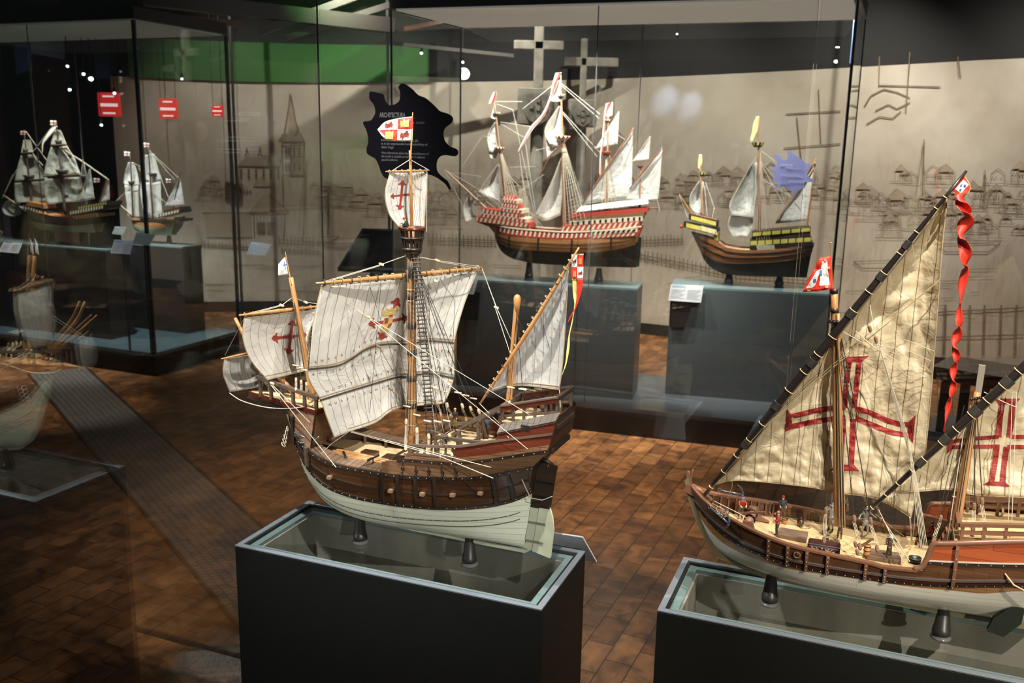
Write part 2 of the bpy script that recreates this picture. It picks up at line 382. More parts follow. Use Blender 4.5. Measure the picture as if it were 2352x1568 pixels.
GLASS = glassmat('showcase_glass', 1.5, (.985, .99, .985), 1.0)
GLASS_R = glassmat('clear_reflective_glass', 1.5, (.98, .985, .98), 3.6)
GLASS_T = glassmat('pedestal_glass', 1.5, (.955, .955, .945), 1.2)
CARD = pm('white_card', (.80, .82, .86), .5)
CARDB = pm('pale_blue_card', (.45, .58, .75), .5)
INKT = pm('grey_print', (.30, .30, .33), .6)
PLATE = pm('satin_steel', (.35, .35, .36), .3, metal=.8)

S1F = Frame((-.195, 1.812, .87), -22)
S2F = Frame((.64, 1.565, .87), -22)

# ------------------------------------------------------------------ floor, ceiling, walls
mb = MB(); mb.add([(-8, -2.5, 0), (7, -2.5, 0), (7, 12, 0), (-8, 12, 0)], [(0, 1, 2, 3)])
struct('floor', mb, make_floor())
mb = MB(); mb.box((-.5, 4.75, 3.72), (15, 14.5, .04)); struct('ceiling', mb, BLACK)
wall_xy = [(5.4, 5.4), (4.75, 6.2), (3.95, 6.93), (3.39, 7.3), (2.5, 7.85), (1.35, 8.43), (0.2, 8.95), (-1.0, 9.25), (-1.98, 9.33), (-2.78, 9.24), (-3.4, 9.1), (-3.82, 8.98)]
WXY = spl(wall_xy, 60)
HT = smooth_interp([(-4, 2.27), (-2.8, 2.255), (-1.9, 2.265), (1.1, 2.315), (3.2, 2.388), (3.8, 2.405), (5.6, 2.43)])
mb = MB(); P = [[(p[0], p[1], z if z < 2 else HT(p[0])) for p in WXY] for z in (.1, .6, 1.1, 1.7, 2.3)]
mb.grid(P); P2 = [[(p[0] + .02, p[1] + .05, z) for p in WXY] for z in (.1, 2.3)]; mb.grid(P2)
MURAL_M = make_mural()
struct('wall_back', mb, MURAL_M)
mb = MB(); mb.grid([[(p[0], p[1] - .03 + (.03 if z > 2 else 0), z if z < 2 else HT(p[0]) + .0) for p in WXY] for z in (0.0, .1)])
struct('baseboard_back', mb, BLACK)
mb = MB(); mb.grid([[(p[0], p[1] + .02, z if z > 3 else HT(p[0])) for p in WXY] for z in (2.3, 3.7)])
struct('wall_upper', mb, pm('dark_upper_wall', (.010, .009, .008), .7))
# stretch of the upper wall lit green, the green light put into its colour
gx = [p for p in WXY if -3.75 < p[0] < -.75]
mb = MB(); mb.grid([[(p[0], p[1] - .03, z if z > 2.4 else HT(p[0])) for p in gx] for z in (2.3, 2.62)]); mb.grid([[(p[0], p[1] - .015, z if z > 2.4 else HT(p[0])) for p in gx] for z in (2.3, 2.62)])
struct('trim_1', mb, pm('painted_green_light', (.03, .13, .02), .6))
# dark left side wall and column
mb = MB(); mb.box((-6.3, 9.6, 1.85), (5.0, .1, 3.7)); struct('wall_left', mb, pm('dark_blue_wall', (.06, .07, .09), .6))
mb = MB(); mb.box((-7.6, 4.6, 1.85), (.1, 10, 3.7)); struct('wall_far_left', mb, BLACK)
mb = MB(); mb.box((6.9, 4.6, 1.85), (.1, 10, 3.7)); struct('wall_right', mb, BLACK)
mb = MB(); mb.box((-4.42, 9.1, 1.85), (.28, .28, 3.7), .3); struct('column_1', mb, pm('brown_column', (.10, .075, .055), .6))
mb = MB(); mb.box((-5.07, 9.0, 1.85), (.36, .3, 3.7), .3); struct('column_2', mb, pm('grey_column', (.16, .13, .11), .6))
# tactile metal strip set in the floor
def strip_mat():
    m, t, b = nt('ribbed_metal_strip'); N = t.nodes.new; Lk = t.links.new
    tc = N('ShaderNodeTexCoord'); br = N('ShaderNodeTexBrick'); br.inputs['Scale'].default_value = 1
    br.inputs['Brick Width'].default_value = .030; br.inputs['Row Height'].default_value = .034; br.inputs['Mortar Size'].default_value = .0065; br.inputs['Mortar Smooth'].default_value = .5
    br.inputs['Color1'].default_value = (.30, .26, .24, 1); br.inputs['Color2'].default_value = (.27, .235, .215, 1); br.inputs['Mortar'].default_value = (.17, .145, .13, 1)
    Lk(tc.outputs['UV'], br.inputs['Vector']); Lk(br.outputs['Color'], b.inputs['Base Color'])
    b.inputs['Roughness'].default_value = .45; b.inputs['Metallic'].default_value = .25
    bp = N('ShaderNodeBump'); bp.inputs['Strength'].default_value = .6; bp.inputs['Distance'].default_value = .002; bp.invert = True; Lk(br.outputs['Fac'], bp.inputs['Height']); Lk(bp.outputs[0], b.inputs['Normal'])
    return m
sa, sb = np.array([-3.38, 6.665]), np.array([-.72, 3.03]); sd = (sb - sa) / np.linalg.norm(sb - sa); sn = np.array([-sd[1], sd[0]])
Ls = np.linalg.norm(sb - sa) + .9; wd_ = .19
mb = MB(); c0 = sa + sn * -wd_; c1 = sa + sn * wd_; e0 = c0 + sd * Ls; e1 = c1 + sd * Ls
mb.add([(*c0, .004), (*e0, .004), (*e1, .004), (*c1, .004), (*c0, -.01), (*e0, -.01), (*e1, -.01), (*c1, -.01)],
       [(0, 1, 2, 3), (0, 4, 5, 1), (2, 6, 7, 3), (1, 5, 6, 2), (3, 7, 4, 0)], [(0, 0), (Ls, 0), (Ls, 2 * wd_), (0, 2 * wd_)] * 2)
o = mb.build('floor_strip', strip_mat()); tag(o, 'long ribbed grey metal strip running diagonally across the dark wooden floor', 'floor strip')
mb = MB()
for s_ in (-1, 1):
    a_ = sa + sn * s_ * (wd_ + .008); b_ = a_ + sd * Ls; mb.beam((*a_, .003), (*b_, .003), .014, .008)
mb.build('edge_rail', pm('dark_bronze_edge', (.09, .06, .035), .4, metal=.4), o)

# ------------------------------------------------------------------ drawing printed on the mural (thin ink strokes lying on the wall face)
WX = [p[0] for p in WXY][::-1]; WY = [p[1] for p in WXY][::-1]
def on_wall(p):
    d = ray(p); lo, hi = 0.0005, .02
    for _ in range(40):
        mid = (lo + hi) / 2; q = CAM + d * mid
        if q[1] < np.interp(q[0], WX, WY): lo = mid
        else: hi = mid
    q = CAM + d * lo; n = np.array([q[0], q[1], 0]); n /= np.linalg.norm(n)
    return q - n * .012
class Ink:
    def __init__(s): s.mb = MB()
    def line(s, pts, w=2.0):
        w = w * 1.1
        for a, b in zip(pts[:-1], pts[1:]):
            d = np.array([b[0] - a[0], b[1] - a[1]], float); L = np.linalg.norm(d)
            if L < .1: continue
            k = max(1, int(L / 60)); nn = np.array([-d[1], d[0]]) / L * w / 2
            for i in range(k):
                q0 = np.array(a) + d * i / k; q1 = np.array(a) + d * (i + 1) / k
                s.mb.add([on_wall(q0 - nn), on_wall(q1 - nn), on_wall(q1 + nn), on_wall(q0 + nn)], [(0, 1, 2, 3)])
    def poly(s, pts): s.mb.add([on_wall(p) for p in pts], [tuple(range(len(pts)))])
    def rect(s, x, y, w, h): s.poly([(x, y), (x + w, y), (x + w, y + h), (x, y + h)])
ink = Ink(); pale = Ink(); soft = Ink(); rd = random.Random(3)
# church with tall spire
ink.line([(667, 215), (660, 265), (653, 305), (640, 325)], 2); ink.line([(667, 215), (676, 265), (684, 300), (700, 325)], 2)
pale.poly([(667, 230), (662, 300), (668, 320), (686, 300), (676, 262)]); pale.poly([(652, 300), (650, 326), (700, 326), (690, 305), (668, 318)])
ink.line([(647, 325), (650, 480)], 1.6); ink.line([(668, 330), (668, 405)], 2.4); ink.line([(698, 325), (697, 405)], 1.8)
for y in (325, 333, 360, 402): ink.line([(646, y), (699, y)], 2)
pale.poly([(670, 330), (697, 330), (697, 404), (670, 404)])
for x in (654, 661, 674, 686):
    for y in (338, 374): ink.rect(x, y, 4.5, 18)
pale.poly([(547, 380), (566, 358), (648, 358), (640, 382)]); ink.line([(547, 381), (640, 383)], 1.6); ink.line([(566, 358), (648, 358)], 1.8)
for i, x in enumerate(range(552, 640, 17)): ink.rect(x, 388, 4, 22)
for x in (567, 597): ink.line([(x - 4, 358), (x, 338), (x + 4, 358)], 1.6)
ink.line([(548, 380), (548, 460)], 1.2)
for x in range(552, 580, 7): ink.rect(x, 436, 3.5, 6)
for x in range(586, 618, 6): ink.rect(x, 420, 2.5, 7)
pale.poly([(580, 428), (600, 405), (622, 428)])
# gabled shed
pale.poly([(574, 488), (607, 448), (622, 448), (664, 487)]); ink.line([(574, 488), (610, 447)], 2.2); ink.line([(618, 447), (664, 486)], 2.6); ink.line([(572, 489), (664, 488)], 2.4)
for x in range(584, 660, 7): ink.line([(x, 486), (x, 488 - min(38, .95 * min(x - 572, 664 - x)))], 1)
ink.line([(582, 490), (584, 545)], 1.8); ink.line([(654, 488), (652, 543)], 1.8)
for x in range(590, 652, 8): ink.line([(x, 492), (x, 540)], .9)
ink.rect(592, 510, 17, 26); ink.rect(613, 510, 18, 26); pale.poly([(470, 490), (574, 490), (578, 545), (474, 545)])
for x in range(475, 574, 9): ink.line([(x, 490), (x, 545)], 1)
ink.line([(465, 489), (574, 489)], 2)
# fences on the quay
def fence(x0, x1, y0, y1, h, dx, w=1.4):
    n = int((x1 - x0) / dx)
    for i in range(n + 1):
        x = x0 + i * dx + rd.uniform(-1.5, 1.5); y = y0 + (y1 - y0) * i / n
        ink.line([(x, y - h / 2 - rd.uniform(0, 4)), (x + rd.uniform(-1, 1), y + h / 2)], w)
    for o_ in (-.15, .2): ink.line([(x0, y0 + h * o_), (x1, y1 + h * o_)], w)
fence(455, 575, 562, 570, 14, 8); fence(640, 740, 553, 560, 20, 9, 1.6); fence(648, 735, 575, 580, 14, 9)
fence(985, 1140, 550, 556, 26, 9, 1.6); fence(1468, 1570, 556, 552, 24, 9, 1.4); fence(1470, 1690, 588, 632, 26, 10, 1.8); fence(1690, 1860, 635, 648, 24, 11, 1.6)
# town skyline, roofs, windows
def town(x0, x1, yb, n, smin, smax):
    for i in range(n):
        x = rd.uniform(x0, x1); w = rd.uniform(smin, smax); h = w * rd.uniform(.5, .9); y = yb + rd.uniform(-18, 18)
        soft.line([(x, y), (x + w / 2, y - h * .6), (x + w, y)], 1.3); soft.line([(x, y), (x, y + h)], 1.1); soft.line([(x + w, y), (x + w, y + h)], 1.1); soft.line([(x - w * .4, y + h), (x + w * 1.3, y + h + 1)], 1.1)
        if rd.random() < .6: pale.poly([(x, y), (x + w / 2, y - h * .6), (x + w, y)])
        for k in range(int(w / 7)): 
            if rd.random() < .7: soft.rect(x + 3 + k * 7, y + h * .3, 2.5, 3.5)
town(440, 545, 430, 14, 14, 34); town(700, 1130, 440, 34, 14, 36); town(700, 1120, 475, 22, 14, 40); town(1140, 1560, 425, 26, 16, 40); town(1140, 1560, 455, 14, 16, 40); town(1540, 1960, 400, 30, 18, 42); town(1540, 1960, 440, 24, 18, 42); town(1960, 2352, 450, 34, 20, 48); town(1960, 2352, 505, 24, 20, 48); town(2050, 2352, 400, 10, 20, 40)
for (x, y, h) in ((735, 520, 150), (697, 540, 170), (752, 540, 120), (980, 500, 90), (1940, 470, 120), (2118, 450, 130), (2260, 480, 90)):
    ink.line([(x, y), (x + rd.uniform(2, 10), y - h)], 1.6)
    for k in range(3): ink.line([(x + 2, y - h * .9), (x + rd.uniform(-28, 30), y)], .9)
for (x, y, w) in ((690, 545, 90), (740, 560, 70), (1960, 600, 130), (2150, 560, 150)):
    ink.line([(x, y), (x + w * .15, y + w * .12), (x + w * .8, y + w * .12), (x + w, y - w * .03)], 1.8); ink.line([(x, y), (x + w, y - w * .03)], 1.2)
for i in range(46): # water and ground dashes
    x = rd.uniform(470, 2340); y = rd.uniform(600, 735) if x > 1500 else rd.uniform(585, 680); ink.line([(x, y), (x + rd.uniform(20, 90), y + rd.uniform(-3, 3))], 1)
# pier frames at the right and large faint outlines above
for x in (2130, 2172, 2228, 2262, 2300, 2335): ink.line([(x, 700), (x - 4, 815)], 4)
ink.line([(2050, 722), (2352, 706)], 3); ink.line([(2070, 776), (2352, 768)], 2.6)
for pts in ([(1830, 270), (1838, 350), (1845, 400)], [(1880, 205), (1885, 330)], [(1805, 262), (1930, 255)], [(1800, 340), (1930, 330)], [(2020, 130), (2018, 200)], [(2090, 120), (2080, 260)], [(2018, 196), (2160, 200)], [(2200, 130), (2205, 180)],
            [(1985, 245), (2000, 220), (2030, 205), (2060, 212), (2090, 225)], [(2010, 255), (2040, 240), (2060, 250), (2090, 235)], [(1990, 285), (2020, 268), (2050, 272), (2070, 255)]):
    ink.line(pts, 2.4)
wb = bpy.data.objects['wall_back']
SEPIA = pm('sepia_ink', (.17, .115, .07), .8, var=.3, vscale=5); SEPIA2 = pm('pale_sepia_wash', (.37, .295, .21), .8, var=.2, vscale=5)
d3 = soft.mb.build('town_drawing', pm('soft_sepia_ink', (.27, .205, .14), .8, var=.3, vscale=5), wb); d1 = ink.mb.build('harbour_drawing', SEPIA, wb); d2 = pale.mb.build('drawing_wash', SEPIA2, wb)
# ------------------------------------------------------------------ pedestals
def ring(mb, L, Wd, w, z0, z1):
    mb.box((0, -Wd / 2 + w / 2, (z0 + z1) / 2), (L, w, z1 - z0)); mb.box((0, Wd / 2 - w / 2, (z0 + z1) / 2), (L, w, z1 - z0))
    mb.box((-L / 2 + w / 2, 0, (z0 + z1) / 2), (w, Wd - 2 * w, z1 - z0)); mb.box((L / 2 - w / 2, 0, (z0 + z1) / 2), (w, Wd - 2 * w, z1 - z0))
def pedestal(c, deg, L, Wd, z0, z1, label, m=SLATE, rich=True, group=None):
    root = empty('display_pedestal', (c[0], c[1], z0), math.radians(deg), label, 'pedestal', group); h = z1 - z0
    mb = MB()
    if rich:
        ring(mb, L, Wd, .010, 0.0, h - .004); mb.box((0, 0, .01), (L - .02, Wd - .02, .02)); mb.build('body', m, root, bevel=.0012)
        mb = MB(); ring(mb, L, Wd, .0125, h - .0035, h); mb.build('rim', FRAME, root, bevel=.0008)
        mb = MB(); ring(mb, L - .026, Wd - .026, .0045, h - .006, h - .0025); mb.build('gasket', GASKET, root)
        mb = MB(); ring(mb, L - .036, Wd - .036, .016, h - .016, h - .008); mb.build('ledge', TEAL, root)
        mb = MB(); ring(mb, L - .068, Wd - .068, .004, h - .26, h - .016); mb.box((0, 0, h - .262), (L - .068, Wd - .068, .004)); mb.build('inner_tray', CAVITY, root)
        mb = MB(); mb.box((0, 0, h - .004), (L - .034, Wd - .034, .005)); mb.build('glass_top', GLASS_T, root)
    else:
        mb.box((0, 0, (h - .012) / 2), (L, Wd, h - .012)); mb.build('body', m, root)
        mb = MB(); mb.box((0, 0, h - .006), (L, Wd, .012)); mb.build('glass_top', TEAL, root)
    return root
U22 = np.array([math.cos(math.radians(-21.4)), math.sin(math.radians(-21.4))]); V22 = np.array([-U22[1], U22[0]])
pedestal((-.209, 1.838), -21.4, .697, .277, 0, .87, 'dark grey box pedestal with glass top under the carrack with three white cross sails')
pc2 = np.array([.282, 1.589]) + U22 * .42 + V22 * .125
pedestal(pc2, -21.4, .84, .25, 0, .87, 'dark grey box pedestal with glass top under the lateen ship, at lower right')
pedestal((.234, 5.843), -14, 1.15, .29, .17, .87, 'grey pedestal in the rear showcase under the red and white banded galleon', SLATE2, False)
pedestal((1.49, 5.776), -14, .95, .34, .17, .87, 'grey pedestal in the rear showcase under the yellow banded dark ship', SLATE2, False)
LCF = Frame((-2.608, 6.563, .87), -22)
def lc_ped(px0, px1, y, label, w=.3):
    a = LCF.L((px0, 556), y); b = LCF.L((px1, 556), y); c = LCF.W(((a[0] + b[0]) / 2, y, 0))
    return pedestal(c[:2], -22, abs(b[0] - a[0]), w, .17, .87, label, pm('near_black_lacquer', (.03, .028, .027), .35), False)
lc_ped(-70, 268, .34, 'black pedestal under the three masted galleon in the left showcase', .24)
lc_ped(300, 440, .78, 'black pedestal under the small two masted ship in the left showcase', .22)

# cone stands under the four nearest hulls
def stand(F, px, zt, label, r=(.0155, .0085), base=.0, m=pm('dark_bronze_cone', (.03, .028, .026), .38)):
    if isinstance(px, tuple): p = F.Z(px, 0.0)
    else: p = px
    w = F.W((p[0], p[1] if base else 0, 0)); root = empty('cone_stand', (w[0], w[1], F.o[2]), 0, label, 'stand')
    k = r[0]
    MB().lathe((0, 0, 0), [(k * 1.15, 0), (k * 1.15, k * .18), (k * .9, k * .25), (k * .82, k * .55)], 20).build('clear_foot', pm('clear_resin', (.16, .17, .165), .12, spec=.7), root)
    MB().lathe((0, 0, k * .5), [(k, 0), (k * 1.02, k * .35), (k * .97, k * .8), (k * .9, k * .85), (r[1], zt - k * .5)], 20).build('cone', m, root)
    return root
stand(S1F, (834, 1240), .0655, 'black cone stand under the bow of the carrack with white cross sails')
stand(S1F, (1082, 1292), .064, 'black cone stand under the stern of the carrack with white cross sails')
stand(S2F, (1767, 1386), .067, 'black cone stand under the forward hull of the lateen ship')
stand(S2F, (2160, 1460), .066, 'black cone stand under the after hull of the lateen ship')
S3F = Frame((.32, 5.815, .87), -14)
S4F = Frame((1.52, 5.775, .87), -14)
RS = pm('grey_metal_cone', (.07, .075, .08), .3, metal=.3)
for F, px, zt, lb in ((S3F, 1215, .115, 'left cone stand under the red and white banded galleon'), (S3F, 1375, .095, 'right cone stand under the red and white banded galleon'),
                      (S4F, 1674, .07, 'left cone stand under the yellow banded dark ship'), (S4F, 1790, .07, 'right cone stand under the yellow banded dark ship')):
    q = F.L((px, 645), 0); stand(F, np.array([q[0], 0, 0]), zt, lb, (.028, .016), m=RS)

# ------------------------------------------------------------------ showcases
def zbar(mb, a, w, z0, z1): mb.box((a[0], a[1], (z0 + z1) / 2), (w, w, z1 - z0))
def pane(mb, a, b, z0, z1, th=.008):
    a = np.array(a[:2]); b = np.array(b[:2]); d = b - a; L = np.linalg.norm(d)
    mb.box(((a[0] + b[0]) / 2, (a[1] + b[1]) / 2, (z0 + z1) / 2), (L, th, z1 - z0), rz=math.atan2(d[1], d[0])); return mb
# front showcase around the two near ships (tall glass walls standing on the floor)
fc = empty('glass_showcase', (*S1F.W((.3, 0, 0))[:2], 0), 0, 'tall frameless glass showcase enclosing the two nearest ship models', 'showcase')
def fcp(x, y): return S1F.W((x, y, 0))[:2]
off = np.array(fc.location[:2])
A_, B_, C_, D_ = (fcp(-.663, -.675) - off, fcp(-.663, .675) - off, fcp(1.75, .675) - off, fcp(1.75, -.675) - off)
def lerp(a, b, t): return a + (b - a) * t
pane(MB(), lerp(A_, B_, .004), lerp(A_, B_, .996), .012, 2.48).build('pane', GLASS_R, fc, label='left end pane')
pane(MB(), lerp(B_, C_, .003), lerp(B_, C_, .55), .012, 2.48).build('pane', glassmat('rear_pane_glass', 1.5, (.985, .99, .985), 2.0), fc, label='rear pane')
pane(MB(), lerp(B_, C_, .553), lerp(B_, C_, .998), .012, 2.48).build('pane', GLASS, fc, label='rear right pane')
pane(MB(), lerp(A_, D_, .003), lerp(A_, D_, .998), .012, 2.48).build('pane', GLASS, fc, label='front pane')
pane(MB(), lerp(D_, C_, .004), lerp(D_, C_, .996), .012, 2.48).build('pane', GLASS, fc, label='right end pane')
mb = MB(); zbar(mb, B_, .0045, 0.01, 2.48); mb.build('seal', GASKET, fc)
for q in (A_, D_, C_): mb = MB(); zbar(mb, q, .006, .01, 2.48); mb.build('seal', GASKET, fc)
for a, b in ((A_, B_), (B_, C_), (C_, D_), (D_, A_)): pane(MB(), a, b, -.0, .012, .016).build('floor_channel', pm('dark_channel', (.03, .028, .026), .4, metal=.5), fc)
mb = MB(); mb.add([(*A_, 2.48), (*B_, 2.48), (*C_, 2.48), (*D_, 2.48), (*A_, 2.54), (*B_, 2.54), (*C_, 2.54), (*D_, 2.54)], [(0, 1, 2, 3), (7, 6, 5, 4), (0, 4, 5, 1), (1, 5, 6, 2), (2, 6, 7, 3), (3, 7, 4, 0)])
mb.build('lid', SLATE, fc)
# rear showcase
P0 = np.array([.293, 5.508]); cu = np.array([.95, -.31]); cu /= np.linalg.norm(cu); cn = np.array([.31, .95]); cn /= np.linalg.norm(cn); P1 = P0 + cn * .885
FLc, FRc, BRc, BLc = P0 - cu * 1.115, P0 + cu * 1.532, P1 + cu * 1.60, P1 - cu * 1.01
rc = empty('glass_showcase', (P0[0], P0[1], 0), 0, 'large glass showcase at the back holding the red banded galleon and yellow banded ship', 'showcase')
o2 = P0
def poly_slab(mb, pts, z0, z1, grow=0.0):
    c = sum(pts) / len(pts); q = [p + (p - c) / np.linalg.norm(p - c) * grow for p in pts]; n = len(q)
    mb.add([(*p, z0) for p in q] + [(*p, z1) for p in q], [tuple(range(n)), tuple(reversed(range(n, 2 * n)))] + [(i, (i + 1) % n, n + (i + 1) % n, n + i) for i in range(n)]); return mb
quad = [p - o2 for p in (FLc, FRc, BRc, BLc)]
poly_slab(MB(), quad, 0, .145, .02).build('plinth', pm('plinth_black', (.022, .021, .023), .35), rc)
poly_slab(MB(), quad, .145, .17, .0).build('platform', pm('platform_grey', (.19, .22, .25), .3), rc)
poly_slab(MB(), quad, 2.5, 2.58, .01).build('lid', pm('lid_black', (.03, .028, .026), .5), rc)
poly_slab(MB(), quad, 2.488, 2.499, -.03).build('glowing_soffit', pm('soffit_glow', (.55, .52, .46), .6, emit=(1, .94, .82), estr=.20), rc)  # slight glow added so the lid underside reads as lit
fl, fr, br_, bl = quad
def panes(root, a, b, cuts, zz=(.175, 2.485), m=GLASS, sealw=.006):
    ts = [0] + cuts + [1]
    for i in range(len(ts) - 1): pane(MB(), lerp(a, b, ts[i] + .003), lerp(a, b, ts[i + 1] - .003), *zz).build('pane', m, root)
    for t in ts[1:-1]: mb = MB(); zbar(mb, lerp(a, b, t), sealw, *zz); mb.build('seal', pm('grey_silicone', (.10, .10, .10), .3), root)
panes(rc, fl, fr, [1.28 / 2.647]); panes(rc, bl, br_, [1.262 / 2.61]); panes(rc, fl, bl, []); panes(rc, fr, br_, [])
for q in quad: mb = MB(); zbar(mb, q, .012, .17, 2.49); mb.build('seal', pm('corner_silicone', (.06, .065, .06), .3), rc)
# left showcase
LC0 = LCF.W((0, 0, 0))[:2]; q4 = [LCF.W((x, y, 0))[:2] - LC0 for x, y in ((-2.6, 0), (0, 0), (0, .95), (-2.6, .95))]
lc = empty('glass_showcase', (LC0[0], LC0[1], 0), 0, 'dark glass showcase at far left holding two white sailed ships', 'showcase')
poly_slab(MB(), q4, 0, .145, .0).build('plinth', BLACK, lc)
poly_slab(MB(), q4, .145, .17, .0).build('platform', pm('platform_teal', (.12, .19, .21), .2), lc)
poly_slab(MB(), q4, 2.5, 2.58, .01).build('lid', pm('lid_black', (.03, .028, .026), .5), lc)
poly_slab(MB(), q4, 2.488, 2.499, -.03).build('glowing_soffit', pm('soffit_glow_dim', (.4, .42, .38), .6, emit=(.8, .95, .8), estr=.05), lc)  # fainter glow added to this lid underside as well
panes(lc, q4[0], q4[1], [.62]); panes(lc, q4[1], q4[2], []); panes(lc, q4[3], q4[2], [.4]); panes(lc, q4[0], q4[3], [])
for q in q4: mb = MB(); zbar(mb, q, .024, .17, 2.49); mb.build('seal', GASKET, lc)
# a free glass screen between the showcases
def screen(px_list, y, z0, z1, label):
    F = Frame((0, y, 0), 0); pts = [F.L((p, 400), 0)[0] for p in px_list]
    r = empty('glass_screen', (pts[0], y, 0), 0, label, 'glass screen')
    for a, b in zip(pts[:-1], pts[1:]): MB().box(((a + b) / 2 - pts[0], 0, (z0 + z1) / 2), (b - a - .012, .01, z1 - z0)).build('pane', GLASS, r)
    for a in pts: MB().box((a - pts[0], 0, (z0 + z1) / 2), (.022, .022, z1 - z0)).build('post', pm('slim_black_post', (.02, .02, .018), .4), r)
    return r
screen([543, 893], 8.6, 0, 2.95, 'tall glass screen with slim black posts standing before the harbour mural')

# ------------------------------------------------------------------ splash shaped signs on the glass
SIGN = [(868, 213), (880, 217), (884, 230), (893, 241), (905, 240), (917, 231), (919, 212), (915, 200), (922, 192), (932, 194), (948, 206), (960, 218), (975, 224), (988, 234), (1001, 246), (1010, 255), (1031, 262), (1040, 272), (1036, 283), (1022, 294), (1018, 308), (1022, 324), (1033, 336), (1048, 342), (1052, 352), (1044, 359), (1024, 356), (1010, 360), (1003, 372), (1003, 390), (1010, 401), (1022, 411), (1028, 416), (1035, 432), (1032, 436), (1024, 424), (1016, 417), (1005, 409), (990, 402), (975, 400), (960, 398), (940, 404), (920, 410), (900, 412), (884, 408), (875, 395), (869, 378), (862, 365), (852, 359), (843, 352), (842, 340), (846, 325), (843, 305), (838, 292), (834, 284), (836, 279), (850, 277), (858, 268), (862, 256), (858, 240), (849, 228), (848, 215), (851, 210)]
def catloop(pts, n=4):
    out = []; N = len(pts)
    for i in range(N):
        a, b, c, d = [np.array(pts[(i + k) % N], float) for k in (-1, 0, 1, 2)]
        for j in range(n):
            t = j / n; out.append(.5 * ((2 * b) + (-a + c) * t + (2 * a - 5 * b + 4 * c - d) * t * t + (-a + 3 * b - 3 * c + d) * t ** 3))
    return out
def splash(F, y, outline, m, label, texts, tm, th=.002):
    pts = [F.L(p, y) for p in catloop(outline)]
    c = sum(pts) / len(pts); root = empty('splash_sign', F.W(c), F.a, label, 'sign')
    b = MB(); b.prism([(p[0] - c[0], p[2] - c[2]) for p in pts], 0, th); b.build('panel', m, root)
    for body, px, hpx, kw in texts:
        q = F.L(px, y) - c; s = abs(F.L((px[0], px[1] - hpx), y)[2] - F.L(px, y)[2]) * 1.38
        M = Matrix.Translation((q[0], -.0008, q[2])) @ Matrix.Rotation(math.pi / 2, 4, 'X')
        text_mesh(body, s, tm, 'lettering', root, M, ext=.0002, **kw)
    return root
NAVY = pm('navy_vinyl', (.022, .018, .034), .5)
SIGNTX = pm('grey_sign_lettering', (.80, .82, .88), .5)
splash(S1F, .665, SIGN, NAVY, 'near black splash shaped sign headed ARCHITECTURA NAVALIS, behind the castle banner',
       [('ARCHITECTURA', (872, 269), 11, dict(bold=True, squash=.62)), ('NAVALIS', (903, 283), 11, dict(bold=True, squash=.62)), ('11.10.2018 – 13.10.2019', (932, 284), 5, dict(squash=.72)),
        ('Informationen zu dieses Modells gibt\nes in der angrenzenden Sonderausstellung auf\ndieser Etage.', (876, 324), 6.0, dict(squash=.80, space=.98)),
        ('More information about the stern architecture of\nthis model is available on the floor in adjacent\nspecial exhibition.', (876, 353), 5.6, dict(squash=.80, shear=.25, space=1.02))], SIGNTX)
sc2 = .43; out2 = [(1820 + (x - 943) * sc2 * 1.02, 393 + (y - 300) * sc2) for x, y in SIGN[:30]] + [(1852, 425), (1838, 437), (1828, 436), (1822, 448), (1815, 436), (1803, 430), (1790, 430), (1774, 440), (1783, 428), (1790, 418)] + [(1820 + (x - 943) * sc2 * 1.02, 393 + (y - 300) * sc2) for x, y in SIGN[48:]]
RCF = Frame((P0[0], P0[1], .87), math.degrees(math.atan2(cu[1], cu[0])))
splash(RCF, -.010, out2, pm('violet_vinyl', (.46, .47, .92), .4), 'small violet blue splash shaped sign in front of the yellow banded ship',
       [('ARCHITECTURA', (1792, 381), 4.5, dict(bold=True, squash=.62)), ('NAVALIS', (1804, 387), 4.5, dict(bold=True, squash=.62)), ('11.10.2018 – 13.10.2019', (1816, 388), 2.4, dict(squash=.72)),
        ('Informationen zu dieses Modells gibt\nes in der angrenzenden Sonderausstellung auf\ndieser Etage.', (1793, 402), 2.6, dict(squash=.8)),
        ('More information about the stern architecture of\nthis model is available on the floor in adjacent\nspecial exhibition.', (1793, 415), 2.6, dict(squash=.8, shear=.25))], pm('white_sign_lettering', (.9, .92, 1), .5))

